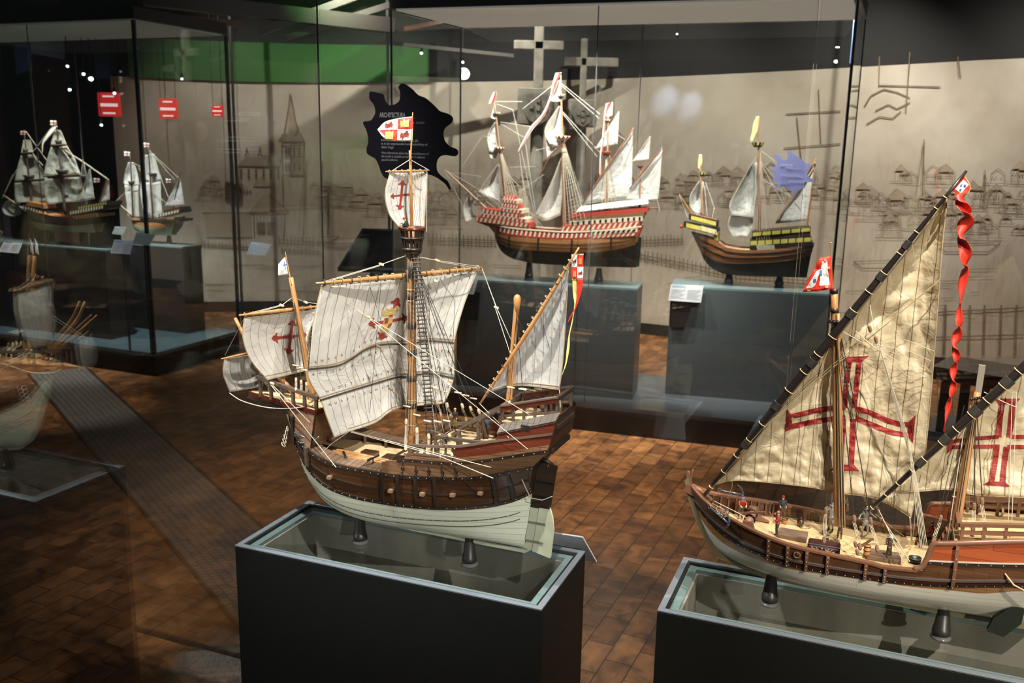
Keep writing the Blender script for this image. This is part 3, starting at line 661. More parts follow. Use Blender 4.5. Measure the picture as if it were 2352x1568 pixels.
# ------------------------------------------------------------------ caption cards
def card(F, corners, y, label, wedge=None, post=None, m=CARD, tilt=.03):
    """corners: top-left, top-right, bottom-right, bottom-left in the photo; upper edge leans back by tilt"""
    tl, tr, br, bl_ = [F.L(p, y + (tilt if i < 2 else 0)) for i, p in enumerate(corners)]
    c = (tl + tr + br + bl_) / 4; root = empty('caption_card', F.W(c), F.a, label, 'caption card')
    Q = [np.array(v) - c for v in (tl, tr, br, bl_)]; n = np.array([0, -.002, -.001])
    b = MB(); b.add([tuple(q) for q in Q] + [tuple(q - n) for q in Q], [(0, 1, 2, 3), (7, 6, 5, 4), (0, 4, 5, 1), (1, 5, 6, 2), (2, 6, 7, 3), (3, 7, 4, 0)]); b.build('sheet', m, root)
    def at(u, v, o=.0012): return tuple(Q[0] * (1 - u) * (1 - v) + Q[1] * u * (1 - v) + Q[2] * u * v + Q[3] * (1 - u) * v + np.array([0, -o, o * .3]))
    b = MB()
    for u0, u1 in ((.05, .46), (.54, .95)):
        for k in range(7):
            v0 = .3 + k * .085; b.add([at(u0, v0), at(u1 - .05 * (k % 3), v0), at(u1 - .05 * (k % 3), v0 + .028), at(u0, v0 + .028)], [(0, 1, 2, 3)])
    b.build('print_lines', pm('faint_print', (.50, .51, .54), .6), root)
    b = MB(); b.add([at(.04, .03), at(.46, .03), at(.46, .16), at(.04, .16)], [(0, 1, 2, 3)]); b.build('heading_band', CARDB, root)
    if wedge:
        w = [F.L(p, y) - c for p in wedge]; b = MB(); b.prism([(p[0], p[2]) for p in w], .004, .03); b.build('holder', pm('holder_black', (.018, .016, .015), .5), root)
    if post:
        b = MB(); zb = -(F.o[2] + c[2]) + post; b.box((0, .01, (zb) / 2), (.012, .012, abs(zb))); b.build('post', pm('slim_black_post', (.02, .02, .018), .4), root)
    return root
card(S4F, [(1541, 653), (1616, 656), (1610, 695), (1535, 690)], -.225, 'bright white caption card on the left front corner of the yellow banded ship pedestal', [(1541, 690), (1592, 693), (1572, 753), (1541, 752)])
card(S3F, [(1052, 638), (1098, 641), (1088, 676), (1042, 672)], -.205, 'white caption card half hidden by the main sail of the near carrack', [(1046, 670), (1099, 672), (1094, 737), (1042, 733)])
card(LCF, [(262, 551), (306, 552), (299, 584), (254, 581)], -.03, 'white caption card below the small two masted ship, just left of the showcase corner', post=.17)
card(LCF, [(10, 552), (53, 555), (42, 582), (-3, 578)], -.03, 'white caption card at the far left edge of the photo', post=.17)
card(LCF, [(264, 520), (290, 521), (284, 540), (257, 537)], 1.02, 'smallest grey caption card, a stand-in for a reflection, behind the showcase left of the small two masted ship', post=0, m=pm('dim_card', (.34, .34, .33), .5))  # card and post added in place of a reflected caption
card(LCF, [(313, 534), (357, 539), (343, 564), (304, 560)], -.05, 'greenish caption card standing in for a reflection at the black corner post of the left showcase', post=.17, m=pm('green_card', (.42, .48, .43), .5))  # solid card added where a caption is mirrored in the glass
CF = Frame((-1.9, 8.0, .87), 0)
card(CF, [(577, 555), (623, 561), (608, 587), (566, 583)], 0, 'lone pale caption card, standing in for a reflection, on a thin post before the mural fence', post=0, m=pm('grey_card', (.42, .45, .45), .5))  # card on an added post, stands for a reflected caption
# acrylic caption at the rear right corner of the near pedestal
q = [S1F.L((1250, 1221), .160), S1F.L((1337, 1234), .160), S1F.L((1369, 1291), .205), S1F.L((1270, 1277), .205)]
cc = sum(q) / 4; r = empty('acrylic_caption', S1F.W(cc), S1F.a, 'clear tilted acrylic caption behind the right end of the near carrack pedestal', 'caption')
b = MB(); Q = [v - cc for v in q]; n = np.array([0, .0035, .0015]); b.add([tuple(v) for v in Q] + [tuple(v + n) for v in Q], [(0, 1, 2, 3), (7, 6, 5, 4), (0, 4, 5, 1), (1, 5, 6, 2), (2, 6, 7, 3), (3, 7, 4, 0)])
b.build('sheet', pm('milky_acrylic', (.50, .51, .55), .2, spec=.6), r)
b = MB(); b.tube([Q[1] + n / 2, Q[2] + n / 2], .0018, 4); b.build('bright_edge', pm('acrylic_edge', (.8, .85, .85), .15, spec=.8), r)
b = MB(); b.box((Q[3][0] * .3, -.02, (Q[2][2]) - .004), (.06, .05, .006)); b.build('bracket', SLATE, r)

# tilted reading desk beyond the near main mast
DF = Frame((-1.0, 6.55, 0), 0)
tl, tr = DF.L((832, 524), .16), DF.L((940, 527), .16); bl_, br2 = DF.L((775, 616), -.16), DF.L((940, 622), -.16)
rt = empty('reading_desk', (float(bl_[0] + br2[0]) / 2 - 1.0, 6.55, 0), 0, 'black tilted reading desk panel with a grey rim, left of the near main mast', 'reading desk')
ox = float(bl_[0] + br2[0]) / 2
Q = [np.array([v[0] - ox, v[1], v[2]]) for v in (bl_, br2, tr, tl)]
def slab(Q, th):
    n = np.cross(Q[1] - Q[0], Q[3] - Q[0]); n = n / np.linalg.norm(n) * -th; b = MB()
    b.add([tuple(v) for v in Q] + [tuple(v + n) for v in Q], [(0, 1, 2, 3), (7, 6, 5, 4), (0, 4, 5, 1), (1, 5, 6, 2), (2, 6, 7, 3), (3, 7, 4, 0)]); return b
slab(Q, .03).build('desk_rim', pm('desk_rim_grey', (.07, .08, .095), .4), rt)
cq = sum(Q) / 4; Q2 = [cq + (v - cq) * .88 + np.array([0, -.003, .004]) for v in Q]; slab(Q2, .004).build('screen_panel', pm('desk_black', (.012, .011, .012), .25), rt)
MB().box((0, 0, .40), (.09, .07, .80)).build('post', BLACK, rt); MB().box((0, 0, .01), (.4, .3, .02)).build('foot_plate', BLACK, rt)

# solid stand-ins for reflected stone crosses with carved shields
STONE = pm('weathered_limestone', (.24, .22, .185), .9, var=.35, vscale=10, bump=1.0, bscale=30); STONE2 = pm('carved_limestone', (.19, .175, .15), .9, var=.4, vscale=22, bump=1.5, bscale=70)
def padrao(px, yw, ytop, ybar, yblk0, yblk1, w, wb, bar, label):
    F = Frame((0, yw, 0), 0); k = lambda p: F.L(p, 0); x0 = k((px, yblk0))[0]
    z = lambda y: k((px, y))[2]; s = abs(k((px + 100, 300))[0] - k((px, 300))[0]) / 100
    r = empty('stone_cross_reflection', (x0, yw, 0), 0, label, 'stone cross')
    MB().box((0, 0, (z(ytop) + z(yblk0)) / 2), (w * s, w * s * .8, z(ytop) - z(yblk0))).build('shaft', STONE, r, bevel=.01)
    MB().box(((bar[0] + bar[1]) / 2 * s, 0, z(ybar)), ((bar[1] - bar[0]) * s, w * s * .8, 20 * s)).build('cross_arm', STONE, r, bevel=.01)
    MB().box((0, 0, (z(yblk0) + z(yblk1)) / 2), (wb * s, wb * s * .7, z(yblk0) - z(yblk1))).build('capital', STONE, r, bevel=.012)
    yf = -wb * s * .35; zc = (z(yblk0) + z(yblk1)) / 2 - 4 * s; a = wb * s * .33
    b = MB(); b.prism([(-a, a * 1.0), (a, a), (a, -.1 * a), (a * .7, -.8 * a), (0, -1.2 * a), (-a * .7, -.8 * a), (-a, -.1 * a)], yf - .02, yf); 
    for v in range(len(b.v)): b.v[v] = (b.v[v][0], b.v[v][1], b.v[v][2] + zc)
    sh = b.build('carved_shield', STONE2, r, bevel=.004)
    for dx, dz in ((0, 0), (-.5, .15), (.5, .15), (0, .6), (0, -.6)): MB().box((dx * a, yf - .026, zc + dz * a), (a * .28, .014, a * .36)).build('small_shield', STONE, sh)
    MB().lathe((0, 0, 0), [(wb * s * .5, 0), (wb * s * .5, .12), (wb * s * .3, .16), (wb * s * .17, .22), (wb * s * .16, z(yblk1))], 16).build('column', STONE, r)
padrao(1236, 8.35, 42, 104, 203, 288, 22, 92, (-57, 56), 'solid stand-in for the reflection of a taller grey stone cross on a pillar with a carved shield, behind the galleon')
padrao(1338, 8.45, 88, 142, 228, 292, 15, 64, (-46, 78), 'solid stand-in for the reflection of a smaller grey stone cross on a pillar right of the taller one, behind the galleon')

# glowing stand-ins for reflections of red lit signs at far left
def reflected_red_sign(x0, y0, x1, y1, yw, label):
    F = Frame((0, yw, 0), 0); a = F.L((x0, y0), 0); b_ = F.L((x1, y1), 0); w = b_[0] - a[0]; h = a[2] - b_[2]
    r = empty('reflected_red_sign', ((a[0] + b_[0]) / 2, yw, (a[2] + b_[2]) / 2), 0, label, 'lit sign', 'stand-ins for red sign reflections in the dark left corner')
    MB().box((0, 0, 0), (w, .03, h)).build('light_box', pm('red_lit_acrylic', (.5, .02, .02), .4, emit=(1, .05, .045), estr=.75), r, bevel=.01)
    b = MB()
    for k, (f, u) in enumerate(((.34, .5), (-.02, .8), (-.36, .55))): b.box((0, -.018, f * h), (w * u, .004, h * (.13 if k == 1 else .07)))
    b.build('white_lines', pm('white_lit_lettering', (.8, .6, .6), .4, emit=(1, .75, .75), estr=1.3), r)
    for sx in (-1, 1): MB().box((sx * w * .4, 0, (3.7 - (a[2] + b_[2]) / 2 + h / 2) / 2), (.004, .004, 3.7 - (a[2] + b_[2]) / 2 - h / 2)).build('hanger', BLACK, r)
reflected_red_sign(224, 212, 279, 268, 8.55, 'stand-in for the largest and leftmost reflection of a red glowing sign with white lines, at upper left')
reflected_red_sign(364, 226, 410, 273, 8.65, 'stand-in for the middle reflection of a red glowing sign with white lines, over the small two masted ship')
reflected_red_sign(486, 241, 514, 268, 8.75, 'stand-in for the smallest and rightmost red sign reflection of the three at upper left')

# ceiling: beams, conduits and small spotlights
def beam_(name, p0, p1, z, w, h, m, label, cat, grp):
    a = onz_up(p0, z); b = onz_up(p1, z); c = (a + b) / 2; r = MB(); r.beam(a - c, b - c, w, h); o = r.build(name, m); o.location = tuple(c); return tag(o, label, cat, grp)
def onz_up(p, z):
    d = ray(p); t = (z - CAM[2]) / d[2] if d[2] > 1e-3 else 40
    q = CAM + d * t
    lim = 8.5
    if np.linalg.norm(q[:2]) > lim or t < 0: q = CAM + d * (lim / np.hypot(d[0], d[1]))
    return q
BM = [pm('beam_dark', (.05, .042, .036), .5), pm('beam_grey', (.075, .066, .06), .5), pm('pipe_rust', (.16, .07, .045), .5)]
MPINK = BM[1]
for i, (p0, p1, z, w, h, mi, lb) in enumerate([
    ((330, -5), (905, 60), 3.45, .14, .12, 0, 'wide dark ceiling beam crossing above the left showcase'),
    ((596, 74), (820, -8), 3.3, .11, .06, 1, 'grey ceiling rail rising to the right, leftmost of the two grey rails'),
    ((655, 88), (900, 10), 3.3, .07, .05, 1, 'thinner grey ceiling rail beside the wide one at top'),
    ((20, 12), (560, 55), 3.5, .05, .05, 2, 'thin rust coloured ceiling pipe at upper left'),
    ((905, 72), (1060, 40), 3.3, .035, .035, 2, 'short rust coloured ceiling pipe above the splash sign'),
    ((905, 100), (1180, 128), 3.2, .03, .03, 1, 'thin grey conduit above the near banner'),
    ((1280, 158), (1418, 136), 2.9, .022, .022, 1, 'thin pale rod above the tallest galleon mast')]):
    beam_('ceiling_beam' if mi < 2 else 'ceiling_pipe', p0, p1, z, w, h, BM[mi], lb, 'ceiling beam' if mi < 2 else 'pipe', None)
def spotlight(px, z, s, label, blue=False):
    w = onz_up(px, z); r = empty('ceiling_spotlight', w, 0, label, 'spotlight', 'small round ceiling spotlights')
    d = (Vector((0, 3, 0)) - Vector(tuple(w)) * 1.0); d.z = 0; d = Vector((-w[0] * .3, -w[1] * .3, -1.2)).normalized()
    MB().lathe((0, 0, 0), [(s * .8, -.10), (s * 1.1, -.06), (s * 1.2, 0)], 12, axis=tuple(d)).build('housing', BLACK, r)
    MB().lathe(tuple(d * .001), [(s, 0), (s * .8, .006)], 12, axis=tuple(d)).build('lens', pm('lit_lens', (.9, .95, 1), .3, emit=(.85, .92, 1), estr=7), r)
    MB().beam((0, 0, 0), (0, 0, 3.7 - w[2]), .004, .004, up=(0, 1, 0)).build('stem', BLACK, r)
for i, (px, z, s, lb) in enumerate([((155, 152), 2.95, .020, 'faint spotlight, upper of the pair over the leftmost mast'), ((192, 170), 2.9, .022, 'spotlight in the middle of the row of three at upper left'),
    ((209, 181), 2.85, .034, 'brightest spotlight of the row at upper left'), ((160, 206), 2.75, .022, 'spotlight lowest in the dark corner at upper left'), ((263, 214), 2.7, .022, 'spotlight just above the leftmost red sign reflection'),
    ((233, 287), 2.25, .020, 'spotlight below the leftmost red sign reflection'), ((418, 181), 2.9, .018, 'spotlight left of centre in the green band'), ((968, 122), 3.0, .022, 'spotlight above the splash sign'), ((1066, 49), 3.3, .024, 'spotlight under the corner of the rear showcase lid'),
    ((1063, 143), 2.8, .02, 'spotlight over the foremast of the galleon'), ((1555, 78), 3.2, .014, 'dim spotlight above the rear showcase, right of the galleon')]):
    spotlight(px, z, s * .55, lb)
# glowing blue tube added as the highlight along the rear showcase corner
TF = Frame((0, 6.9, 0), 0); a = TF.L((1966, 5), 0); b_ = TF.L((1958, 145), 0)
r = empty('edge_highlight_tube', (a[0], 6.9, b_[2]), 0, 'slim glowing blue tube added as the highlight on the rear showcase corner', 'highlight')
MB().tube([(0, 0, 0), (0, 0, a[2] - b_[2])], .006, 8).build('tube', pm('blue_tube', (.3, .45, 1), .3, emit=(.35, .55, 1), estr=1.6), r)
MB().tube([(0, 0, a[2] - b_[2]), (0, 0, 3.7 - b_[2])], .004, 6).build('hanger', BLACK, r)

# black slatted bench with glossy top at the right
g0 = onz((2135, 1010), 0.0); BF = Frame((g0[0], g0[1], 0), -40)
z1 = BF.L((2160, 845), 0)[2]
r = empty('slatted_bench', BF.W((0, 0, 0)), BF.a, 'long glossy black slatted bench behind the sails at right', 'bench')
MB().box((.75, .22, z1 - .04), (1.6, .44, .08)).build('seat', pm('gloss_black', (.012, .012, .013), .15, spec=.6), r, bevel=.02)
for k in range(14): MB().box((.05 + k * .108, .02, z1 / 2 - .03), (.05, .03, z1 - .1)).build('slat', BLACK, r)
MB().box((.75, .22, .03), (1.64, .46, .06)).build('base', pm('base_grey', (.12, .14, .15), .4), r)
# ================================================================== SHIP TOOLKIT
WALNUT = planks('walnut_planking', (.075, .033, .014), (.042, .018, .008), (.014, .007, .004), .0085, .16, .30, .5, gap=.04)
DKWOOD = pm('dark_wale_wood', (.030, .019, .013), .38, var=.3, vscale=40, stretch=(.2, 1, 1))
MAHOG = planks('red_mahogany_band', (.105, .022, .010), (.075, .016, .008), (.03, .008, .004), .015, .3, .25, .5, gap=.02)
LTPLANK = planks('light_brown_planking', (.20, .105, .052), (.14, .072, .036), (.05, .025, .012), .0095, .11, .35, .3, gap=.03)
DECKW = planks('pale_deck_planking', (.80, .58, .33), (.68, .48, .26), (.16, .09, .045), .0062, .12, .5)
SIDEDECK = planks('grey_brown_side_deck', (.17, .105, .065), (.13, .08, .05), (.03, .018, .01), .6, .0125, .5)
WHITEH = planks('ivory_lower_hull', (.74, .76, .61), (.68, .70, .56), (.34, .34, .24), .013, .9, .32, .3, var=.06, gap=.03)
RAILW = pm('grey_brown_rail', (.10, .068, .048), .4, var=.3, vscale=60, stretch=(.2, 1, 1))
PALEW = pm('pale_boxwood', (.60, .44, .26), .45, var=.15, vscale=40)
MASTW = pm('honey_mast_wood', (.42, .20, .07), .35, var=.22, vscale=60, stretch=(1, 1, .1), coat=.3)
BINDW = pm('dark_binding', (.045, .032, .022), .6)
ROPEL = pm('pale_rope', (.56, .50, .39), .8, bump=.6, bscale=900)
ROPEM = pm('tan_rope', (.36, .27, .16), .8, bump=.6, bscale=900)
ROPED = pm('black_rope', (.028, .020, .015), .7)
IRON = pm('black_iron', (.020, .020, .021), .38, metal=.5)
STEEL = pm('grey_steel', (.18, .20, .23), .35, metal=.6)
NAILM = pm('pale_nail_heads', (.42, .48, .46), .3, metal=.3)
SILVER = pm('silver_armour', (.48, .51, .54), .28, metal=.35)
REDC = pm('red_cross_cloth', (.27, .035, .022), .6); REDD = pm('deep_red_cross_cloth', (.23, .012, .011), .6)
GOLD = pm('gold_embroidery', (.42, .30, .10), .5); WHITEC = pm('white_cloth', (.80, .80, .78), .6); REDF = pm('red_flag_silk', (.66, .035, .02), .5); YELF = pm('yellow_flag_silk', (.75, .66, .22), .55)
BLUEF = pm('blue_flag_print', (.05, .12, .35), .6); INKL = pm('black_letter_ink', (.03, .025, .02), .7)

class Hull:
    """surface H(s, z): s 0 at the stem, 1 at the stern"""
    def __init__(s, stem, stern, B, tr, sb=.34, sa=.62, pb=2.2, qb=.85, pa=2.0):
        s.xs = smooth_interp(stem); s.xe = smooth_interp(stern); s.B = smooth_interp(B); s.tr = smooth_interp(tr)
        s.sb, s.sa, s.pb, s.qb, s.pa = sb, sa, pb, qb, pa
    def half(s, t, z):
        if t < s.sb: h = (1 - (1 - t / s.sb) ** s.pb) ** s.qb
        elif t > (s.sa if z > .17 else s.sa - (.17 - z) * 2.2): sa = s.sa if z > .17 else s.sa - (.17 - z) * 2.2; pa = s.pa if z > .17 else s.pa - (.17 - z) * 8; h = 1 - (1 - s.tr(z)) * ((t - sa) / (1 - sa)) ** max(1.3, pa)
        else: h = 1
        return s.B(z) * h
    def pt(s, t, z, side=-1, off=0.0):
        return np.array([s.xs(z) + (s.xe(z) - s.xs(z)) * t, side * max(0.0, s.half(t, z) + off), z])
    def solve(s, t, zf):
        z = .2
        for _ in range(4): x = s.xs(z) + (s.xe(z) - s.xs(z)) * t; z = zf(x)
        return z
    def s_at(s, x, z): return (x - s.xs(z)) / (s.xe(z) - s.xs(z))
    def yx(s, x, z, side=-1, off=0.0):
        t = min(1, max(0, s.s_at(x, z))); return s.pt(t, z, side, off)
    def band(s, lo, hi, off=0.0, th=.004, t0=0.0, t1=1.0, n=52, m=4, mb=None, sides=(-1, 1), stem=.0015):
        mb = mb or MB()
        lo = lo if callable(lo) else (lambda x, v=lo: v); hi = hi if callable(hi) else (lambda x, v=hi: v)
        ts = [t0 + (t1 - t0) * (1 - math.cos(math.pi * i / n)) / 2 if t0 == 0 and t1 == 1 else t0 + (t1 - t0) * i / n for i in range(n + 1)]
        for sd in sides:
            rows = []; uv = []
            prof = [(k / m, off) for k in range(m + 1)] + [(1 - k / m, off - th) for k in range(m + 1)] + [(0, off)]
            for f, of in prof:
                r = []; u = []
                for t in ts:
                    z0, z1 = s.solve(t, lo), s.solve(t, hi); z = z0 + (z1 - z0) * f; p = s.pt(t, z, sd, of)
                    if t < 1e-6: p[1] = sd * stem if of >= off - 1e-9 else 0
                    r.append(p); u.append((p[0], z + of))
                rows.append(r); uv.append(u)
            # crisp edges: separate strips for outside, top, inside, bottom
            mb.grid(rows[:m + 1], uv[:m + 1], True, sd > 0); mb.grid(rows[m:m + 2], uv[m:m + 2], False, sd > 0)
            mb.grid(rows[m + 1:2 * m + 2], uv[m + 1:2 * m + 2], True, sd > 0); mb.grid(rows[2 * m + 1:], uv[2 * m + 1:], False, sd > 0)
            for e in (0, -1):
                q = [rw[e] for rw in rows[:-1]]; mb.add(q, [tuple(range(len(q)))])
        return mb
    def rib(s, x, z0, z1, w=.007, off=.004, mb=None, side=-1, k=8):
        mb = mb or MB(); R = [[], [], [], []]
        for i in range(k + 1):
            z = z0 + (z1 - z0) * i / k; a = s.yx(x - w / 2, z, side, off); b = s.yx(x + w / 2, z, side, off); c = s.yx(x + w / 2, z, side, -.001); d = s.yx(x - w / 2, z, side, -.001)
            for q, p in zip(R, (a, b, c, d)): q.append(p)
        mb.grid([R[0], R[1]], None, False); mb.grid([R[1], R[2]], None, False); mb.grid([R[3], R[0]], None, False)
        for e in (0, -1): mb.add([r[e] for r in R], [(0, 1, 2, 3)])
        return mb
    def deck(s, zf, x0, x1, inset=.004, n=30, th=.003, mb=None, ys=(-1, 1)):
        mb = mb or MB(); zf = zf if callable(zf) else (lambda x, v=zf: v); A = []; 
        for i in range(n + 1):
            x = x0 + (x1 - x0) * i / n; z = zf(x); h = max(.0005, abs(s.yx(x, z)[1]) - inset); A.append((x, h, z))
        for dz, fl in ((0, False), (-th, True)):
            P = [[(x, h * f, z + dz) for f in np.linspace(ys[0], ys[1], 9)] for x, h, z in A]; U = [[(x, h * f) for f in np.linspace(ys[0], ys[1], 9)] for x, h, z in A]
            mb.grid(P, U, False, fl)
        return mb
def P3(F, a):
    """photo point with depth (px, py, y) or a local point"""
    return F.L((a[0], a[1]), a[2]) if abs(a[0]) > 3 else np.array(a, float)
def rope(F, root, pts, r=.0006, m=ROPEL, sag=0.0, name='line', n=5):
    P = [P3(F, a) for a in pts]
    if sag: 
        a, b = P[0], P[-1]; P = [a + (b - a) * t - np.array([0, 0, sag * 4 * t * (1 - t)]) for t in np.linspace(0, 1, 12)]
    return MB().tube(P, r, n).build(name, m, root)
def spar(F, root, pts, r, m=MASTW, name='yard', n=12):
    P = spl([P3(F, a) for a in pts], 14); rr = np.interp(np.linspace(0, 1, 14), np.linspace(0, 1, len(r)), r)
    return MB().tube(P, list(rr), n).build(name, m, root)
def block(F, root, p, s=.0055, axis=(0, 0, 1), m=PALEW, name='block'):
    a = Vector(tuple(axis)).normalized(); p = Vector(tuple(p))
    b = MB(); b.lathe(tuple(p), [(s * .25, -s), (s * .5, -s * .75), (s * .56, 0), (s * .5, s * .75), (s * .25, s)], 7, axis=tuple(a)); b.tube([p - a * s * 1.15, p + a * s * 1.15], s * .12, 4)
    return b.build(name, m, root)
class Sail:
    def __init__(s, F, root, rows, pl, off=0.0, belly=0.0, m=None, wr=.002, nu=44, nv=44, name='sail', seed=0, wscale=14, rope_r=.0011, edge=ROPEM, seams=12, vdir=False, rim=True, solid=.0007, bell_pow=1.0):
        s.F, s.pl = F, pl
        R = [spl([np.array(p, float) for p in r], nu) for r in rows]
        cols = [spl([R[i][j] for i in range(len(R))], nv) for j in range(nu)]
        # keep rows aligned by row parameter
        k = np.linspace(0, 1, len(R)); kk = np.linspace(0, 1, nv)
        G = np.zeros((nv, nu, 2))
        for j in range(nu):
            c = np.array([R[i][j] for i in range(len(R))]); q = spl(np.c_[c, k], 120); q = np.array(q)
            G[:, j, 0] = np.interp(kk, q[:, 2], q[:, 0]); G[:, j, 1] = np.interp(kk, q[:, 2], q[:, 1])
        s.G = G; D = np.zeros((nv, nu))
        for i in range(nv):
            for j in range(nu):
                u, v = j / (nu - 1), i / (nv - 1); w = math.sin(math.pi * u) ** .8 * math.sin(math.pi * (.08 + .80 * v)) ** bell_pow
                p0 = F.V(G[i, j], *pl, 0.0); q = Vector((p0[0] * wscale + seed, p0[1] * wscale, p0[2] * wscale))
                e = min(1, 6 * min(u, 1 - u) + .3) * min(1, 6 * v + .25)
                D[i, j] = off + belly * w + wr * e * (noise.noise(q) * 1.0 + .6 * noise.noise(q * 2.3) + .3 * noise.noise(q * 5))
        s.D = D; P = [[F.V(G[i, j], *pl, D[i, j]) for j in range(nu)] for i in range(nv)]; s.P = P
        Wm = max(np.linalg.norm(P[i][-1] - P[i][0]) for i in range(0, nv, 6)); Hm = max(np.linalg.norm(P[-1][j] - P[0][j]) for j in range(0, nu, 6))
        if vdir: # seams run down the plane: use horizontal plane coordinate
            a = math.radians(pl[2]); U = [[(p[0] * math.cos(a) + p[1] * math.sin(a), p[2]) for p in r] for r in P]
        else: U = [[(j / (nu - 1) * Wm, -i / (nv - 1) * Hm) for j in range(nu)] for i in range(nv)]
        s.Wm, s.Hm = Wm, Hm
        b = MB(); b.grid(P, U, True); s.ob = b.build(name, m, root)
        sd = s.ob.modifiers.new('solid', 'SOLIDIFY'); sd.thickness = solid
        if rim:
            per = [P[0][j] for j in range(nu)] + [P[i][-1] for i in range(1, nv)] + [P[-1][j] for j in range(nu - 2, -1, -1)] + [P[i][0] for i in range(nv - 2, 0, -1)]
            q = [per[0]]
            for p in per[1:]:
                if np.linalg.norm(p - q[-1]) > .002: q.append(p)
            q.append(per[0]); MB().tube(q, rope_r, 5, cap=False).build('bolt_rope', edge, s.ob)
        s.g2 = G.reshape(-1, 2); s.d2 = D.reshape(-1)
    def at(s, p, lift=-.0016):
        d = ((s.g2 - np.array(p)) ** 2).sum(1); k = np.argpartition(d, 4)[:5]; w = 1 / (d[k] + .3); D = float((s.d2[k] * w).sum() / w.sum())
        return s.F.V(p, *s.pl, D + lift)
    def decal(s, polys, m, name='cross', lift=-.0016, lv=3):
        from mathutils.geometry import tessellate_polygon
        b = MB()
        for poly in polys:
            pv = [Vector((p[0], p[1], 0)) for p in poly]
            for t in tessellate_polygon([pv]):
                tri = [np.array(poly[i], float) for i in t]
                def rec(a, c, e, l):
                    mx = max(np.linalg.norm(a - c), np.linalg.norm(c - e), np.linalg.norm(e - a))
                    if l == 0 or mx < 5: b.add([s.at(a, lift), s.at(c, lift), s.at(e, lift)], [(0, 1, 2)], smooth=True); return
                    ac, ce, ea = (a + c) / 2, (c + e) / 2, (e + a) / 2
                    rec(a, ac, ea, l - 1); rec(ac, c, ce, l - 1); rec(ea, ce, e, l - 1); rec(ac, ce, ea, l - 1)
                rec(*tri, lv)
        return b.build(name, m, s.ob)
    def stripe(s, pts, w, m, name='seam', lift=-.0018, n=24):
        q = spl(pts, n); return MB().tube([s.at(p, lift) for p in q], w, 5).build(name, m, s.ob)
    def letters(s, items, hpx, m=INKL, mirror=True):
        b = MB()
        for ch, p in items:
            o = text_mesh(ch, 1.0, m, 'tmp_glyph', None, None, align='CENTER', ext=0); me = o.data
            vs = []; 
            for v in me.vertices: vs.append(s.at((p[0] + v.co.x * hpx * (-1 if mirror else 1), p[1] - v.co.y * hpx), -.0016))
            if vs: b.add(vs, [tuple(f.vertices) for f in me.polygons])
            bpy.data.objects.remove(o)
        return b.build('lettering', m, s.ob)
def ribbon(pts, w, n=14):
    """px polygon strips around a polyline (list of quads)"""
    q = spl(pts, n); out = []; N = len(q); L = []; R = []
    ws = np.interp(np.linspace(0, 1, N), np.linspace(0, 1, len(w)), w) if hasattr(w, '__len__') else [w] * N
    for i, p in enumerate(q):
        d = q[min(i + 1, N - 1)] - q[max(i - 1, 0)]; d = d / (np.linalg.norm(d) + 1e-9); nn = np.array([-d[1], d[0]]) * ws[i] / 2; L.append(p + nn); R.append(p - nn)
    for i in range(N - 1): out.append([L[i], L[i + 1], R[i + 1], R[i]])
    return out
def fleury(c, arms):
    out = []; prof = [(0, .085), (.60, .07), (.71, .11), (.67, .27), (.76, .26), (.82, .15), (.90, .13), (.97, .06), (1.0, 0)]
    for a in arms:
        a = np.array(a, float); L = np.linalg.norm(a); n = np.array([-a[1], a[0]]) / L * min(L, 45)
        out.append([np.array(c) + a * t + n * w for t, w in prof] + [np.array(c) + a * t - n * w for t, w in reversed(prof[:-1])])
    return out
def flag_px(F, root, rows, pl, mats, name='flag', off=0, wr=.004, m=None, seed=3, wscale=25, nu=20, nv=16, edge=None):
    return Sail(F, root, rows, pl, off, 0, m, wr, nu, nv, name, seed, wscale, .0006, edge or ROPEL, rim=edge is not None, solid=.0005)
def ship_root(F, label, cat='model ship'): return empty('model_ship', F.o, F.a, label, cat)
def bands(F, root, a, b, ts, r, m, name='binding'):
    a = P3(F, a); b = P3(F, b); d = (b - a) / np.linalg.norm(b - a)
    for t in ts: 
        p = a + (b - a) * t; MB().tube([p - d * r[1] / 2, p + d * r[1] / 2], r[0], 10).build(name, m, root)

# ================================================================== SHIP ONE: carrack with cross sails
s1 = ship_root(S1F, 'three masted carrack model with white cross sails, dark wooden hull and ivory bottom')
F = S1F
H1 = Hull([(.06, -.13), (.075, -.19), (.10, -.232), (.14, -.262), (.18, -.280), (.22, -.292), (.27, -.308), (.34, -.325)],
          [(.06, .247), (.12, .254), (.18, .262), (.23, .268), (.27, .293), (.30, .315), (.40, .332)],
          [(.06, .004), (.068, .034), (.08, .058), (.10, .079), (.13, .094), (.16, .101), (.20, .104), (.24, .102), (.28, .094), (.32, .082), (.37, .068), (.42, .06)],
          [(.06, .3), (.10, .05), (.16, .06), (.20, .22), (.24, .52), (.28, .74), (.32, .80), (.42, .80)], sb=.30, sa=.55, pb=2.1, qb=.8, pa=2.3)
WL = smooth_interp([(-.30, .262), (-.275, .222), (-.25, .200), (-.209, .178), (-.162, .158), (-.093, .146), (-.04, .144), (.06, .147), (.162, .153), (.226, .165), (.267, .184), (.31, .20)])
WA = smooth_interp([(-.31, .268), (-.28, .256), (-.23, .236), (-.181, .223), (-.131, .214), (-.069, .211), (.0, .212), (.062, .216), (.163, .225), (.226, .239), (.273, .253), (.33, .262)])
WB = smooth_interp([(-.07, .216), (.02, .242), (.128, .250), (.192, .262), (.271, .283), (.34, .30)])
MT = smooth_interp([(.01, .262), (.038, .272), (.132, .282), (.218, .303), (.33, .328)])
RT = smooth_interp([(.2, .315), (.217, .319), (.328, .352)])
H1.band(.062, WL, n=60, m=14).build('lower_hull', WHITEH, s1)
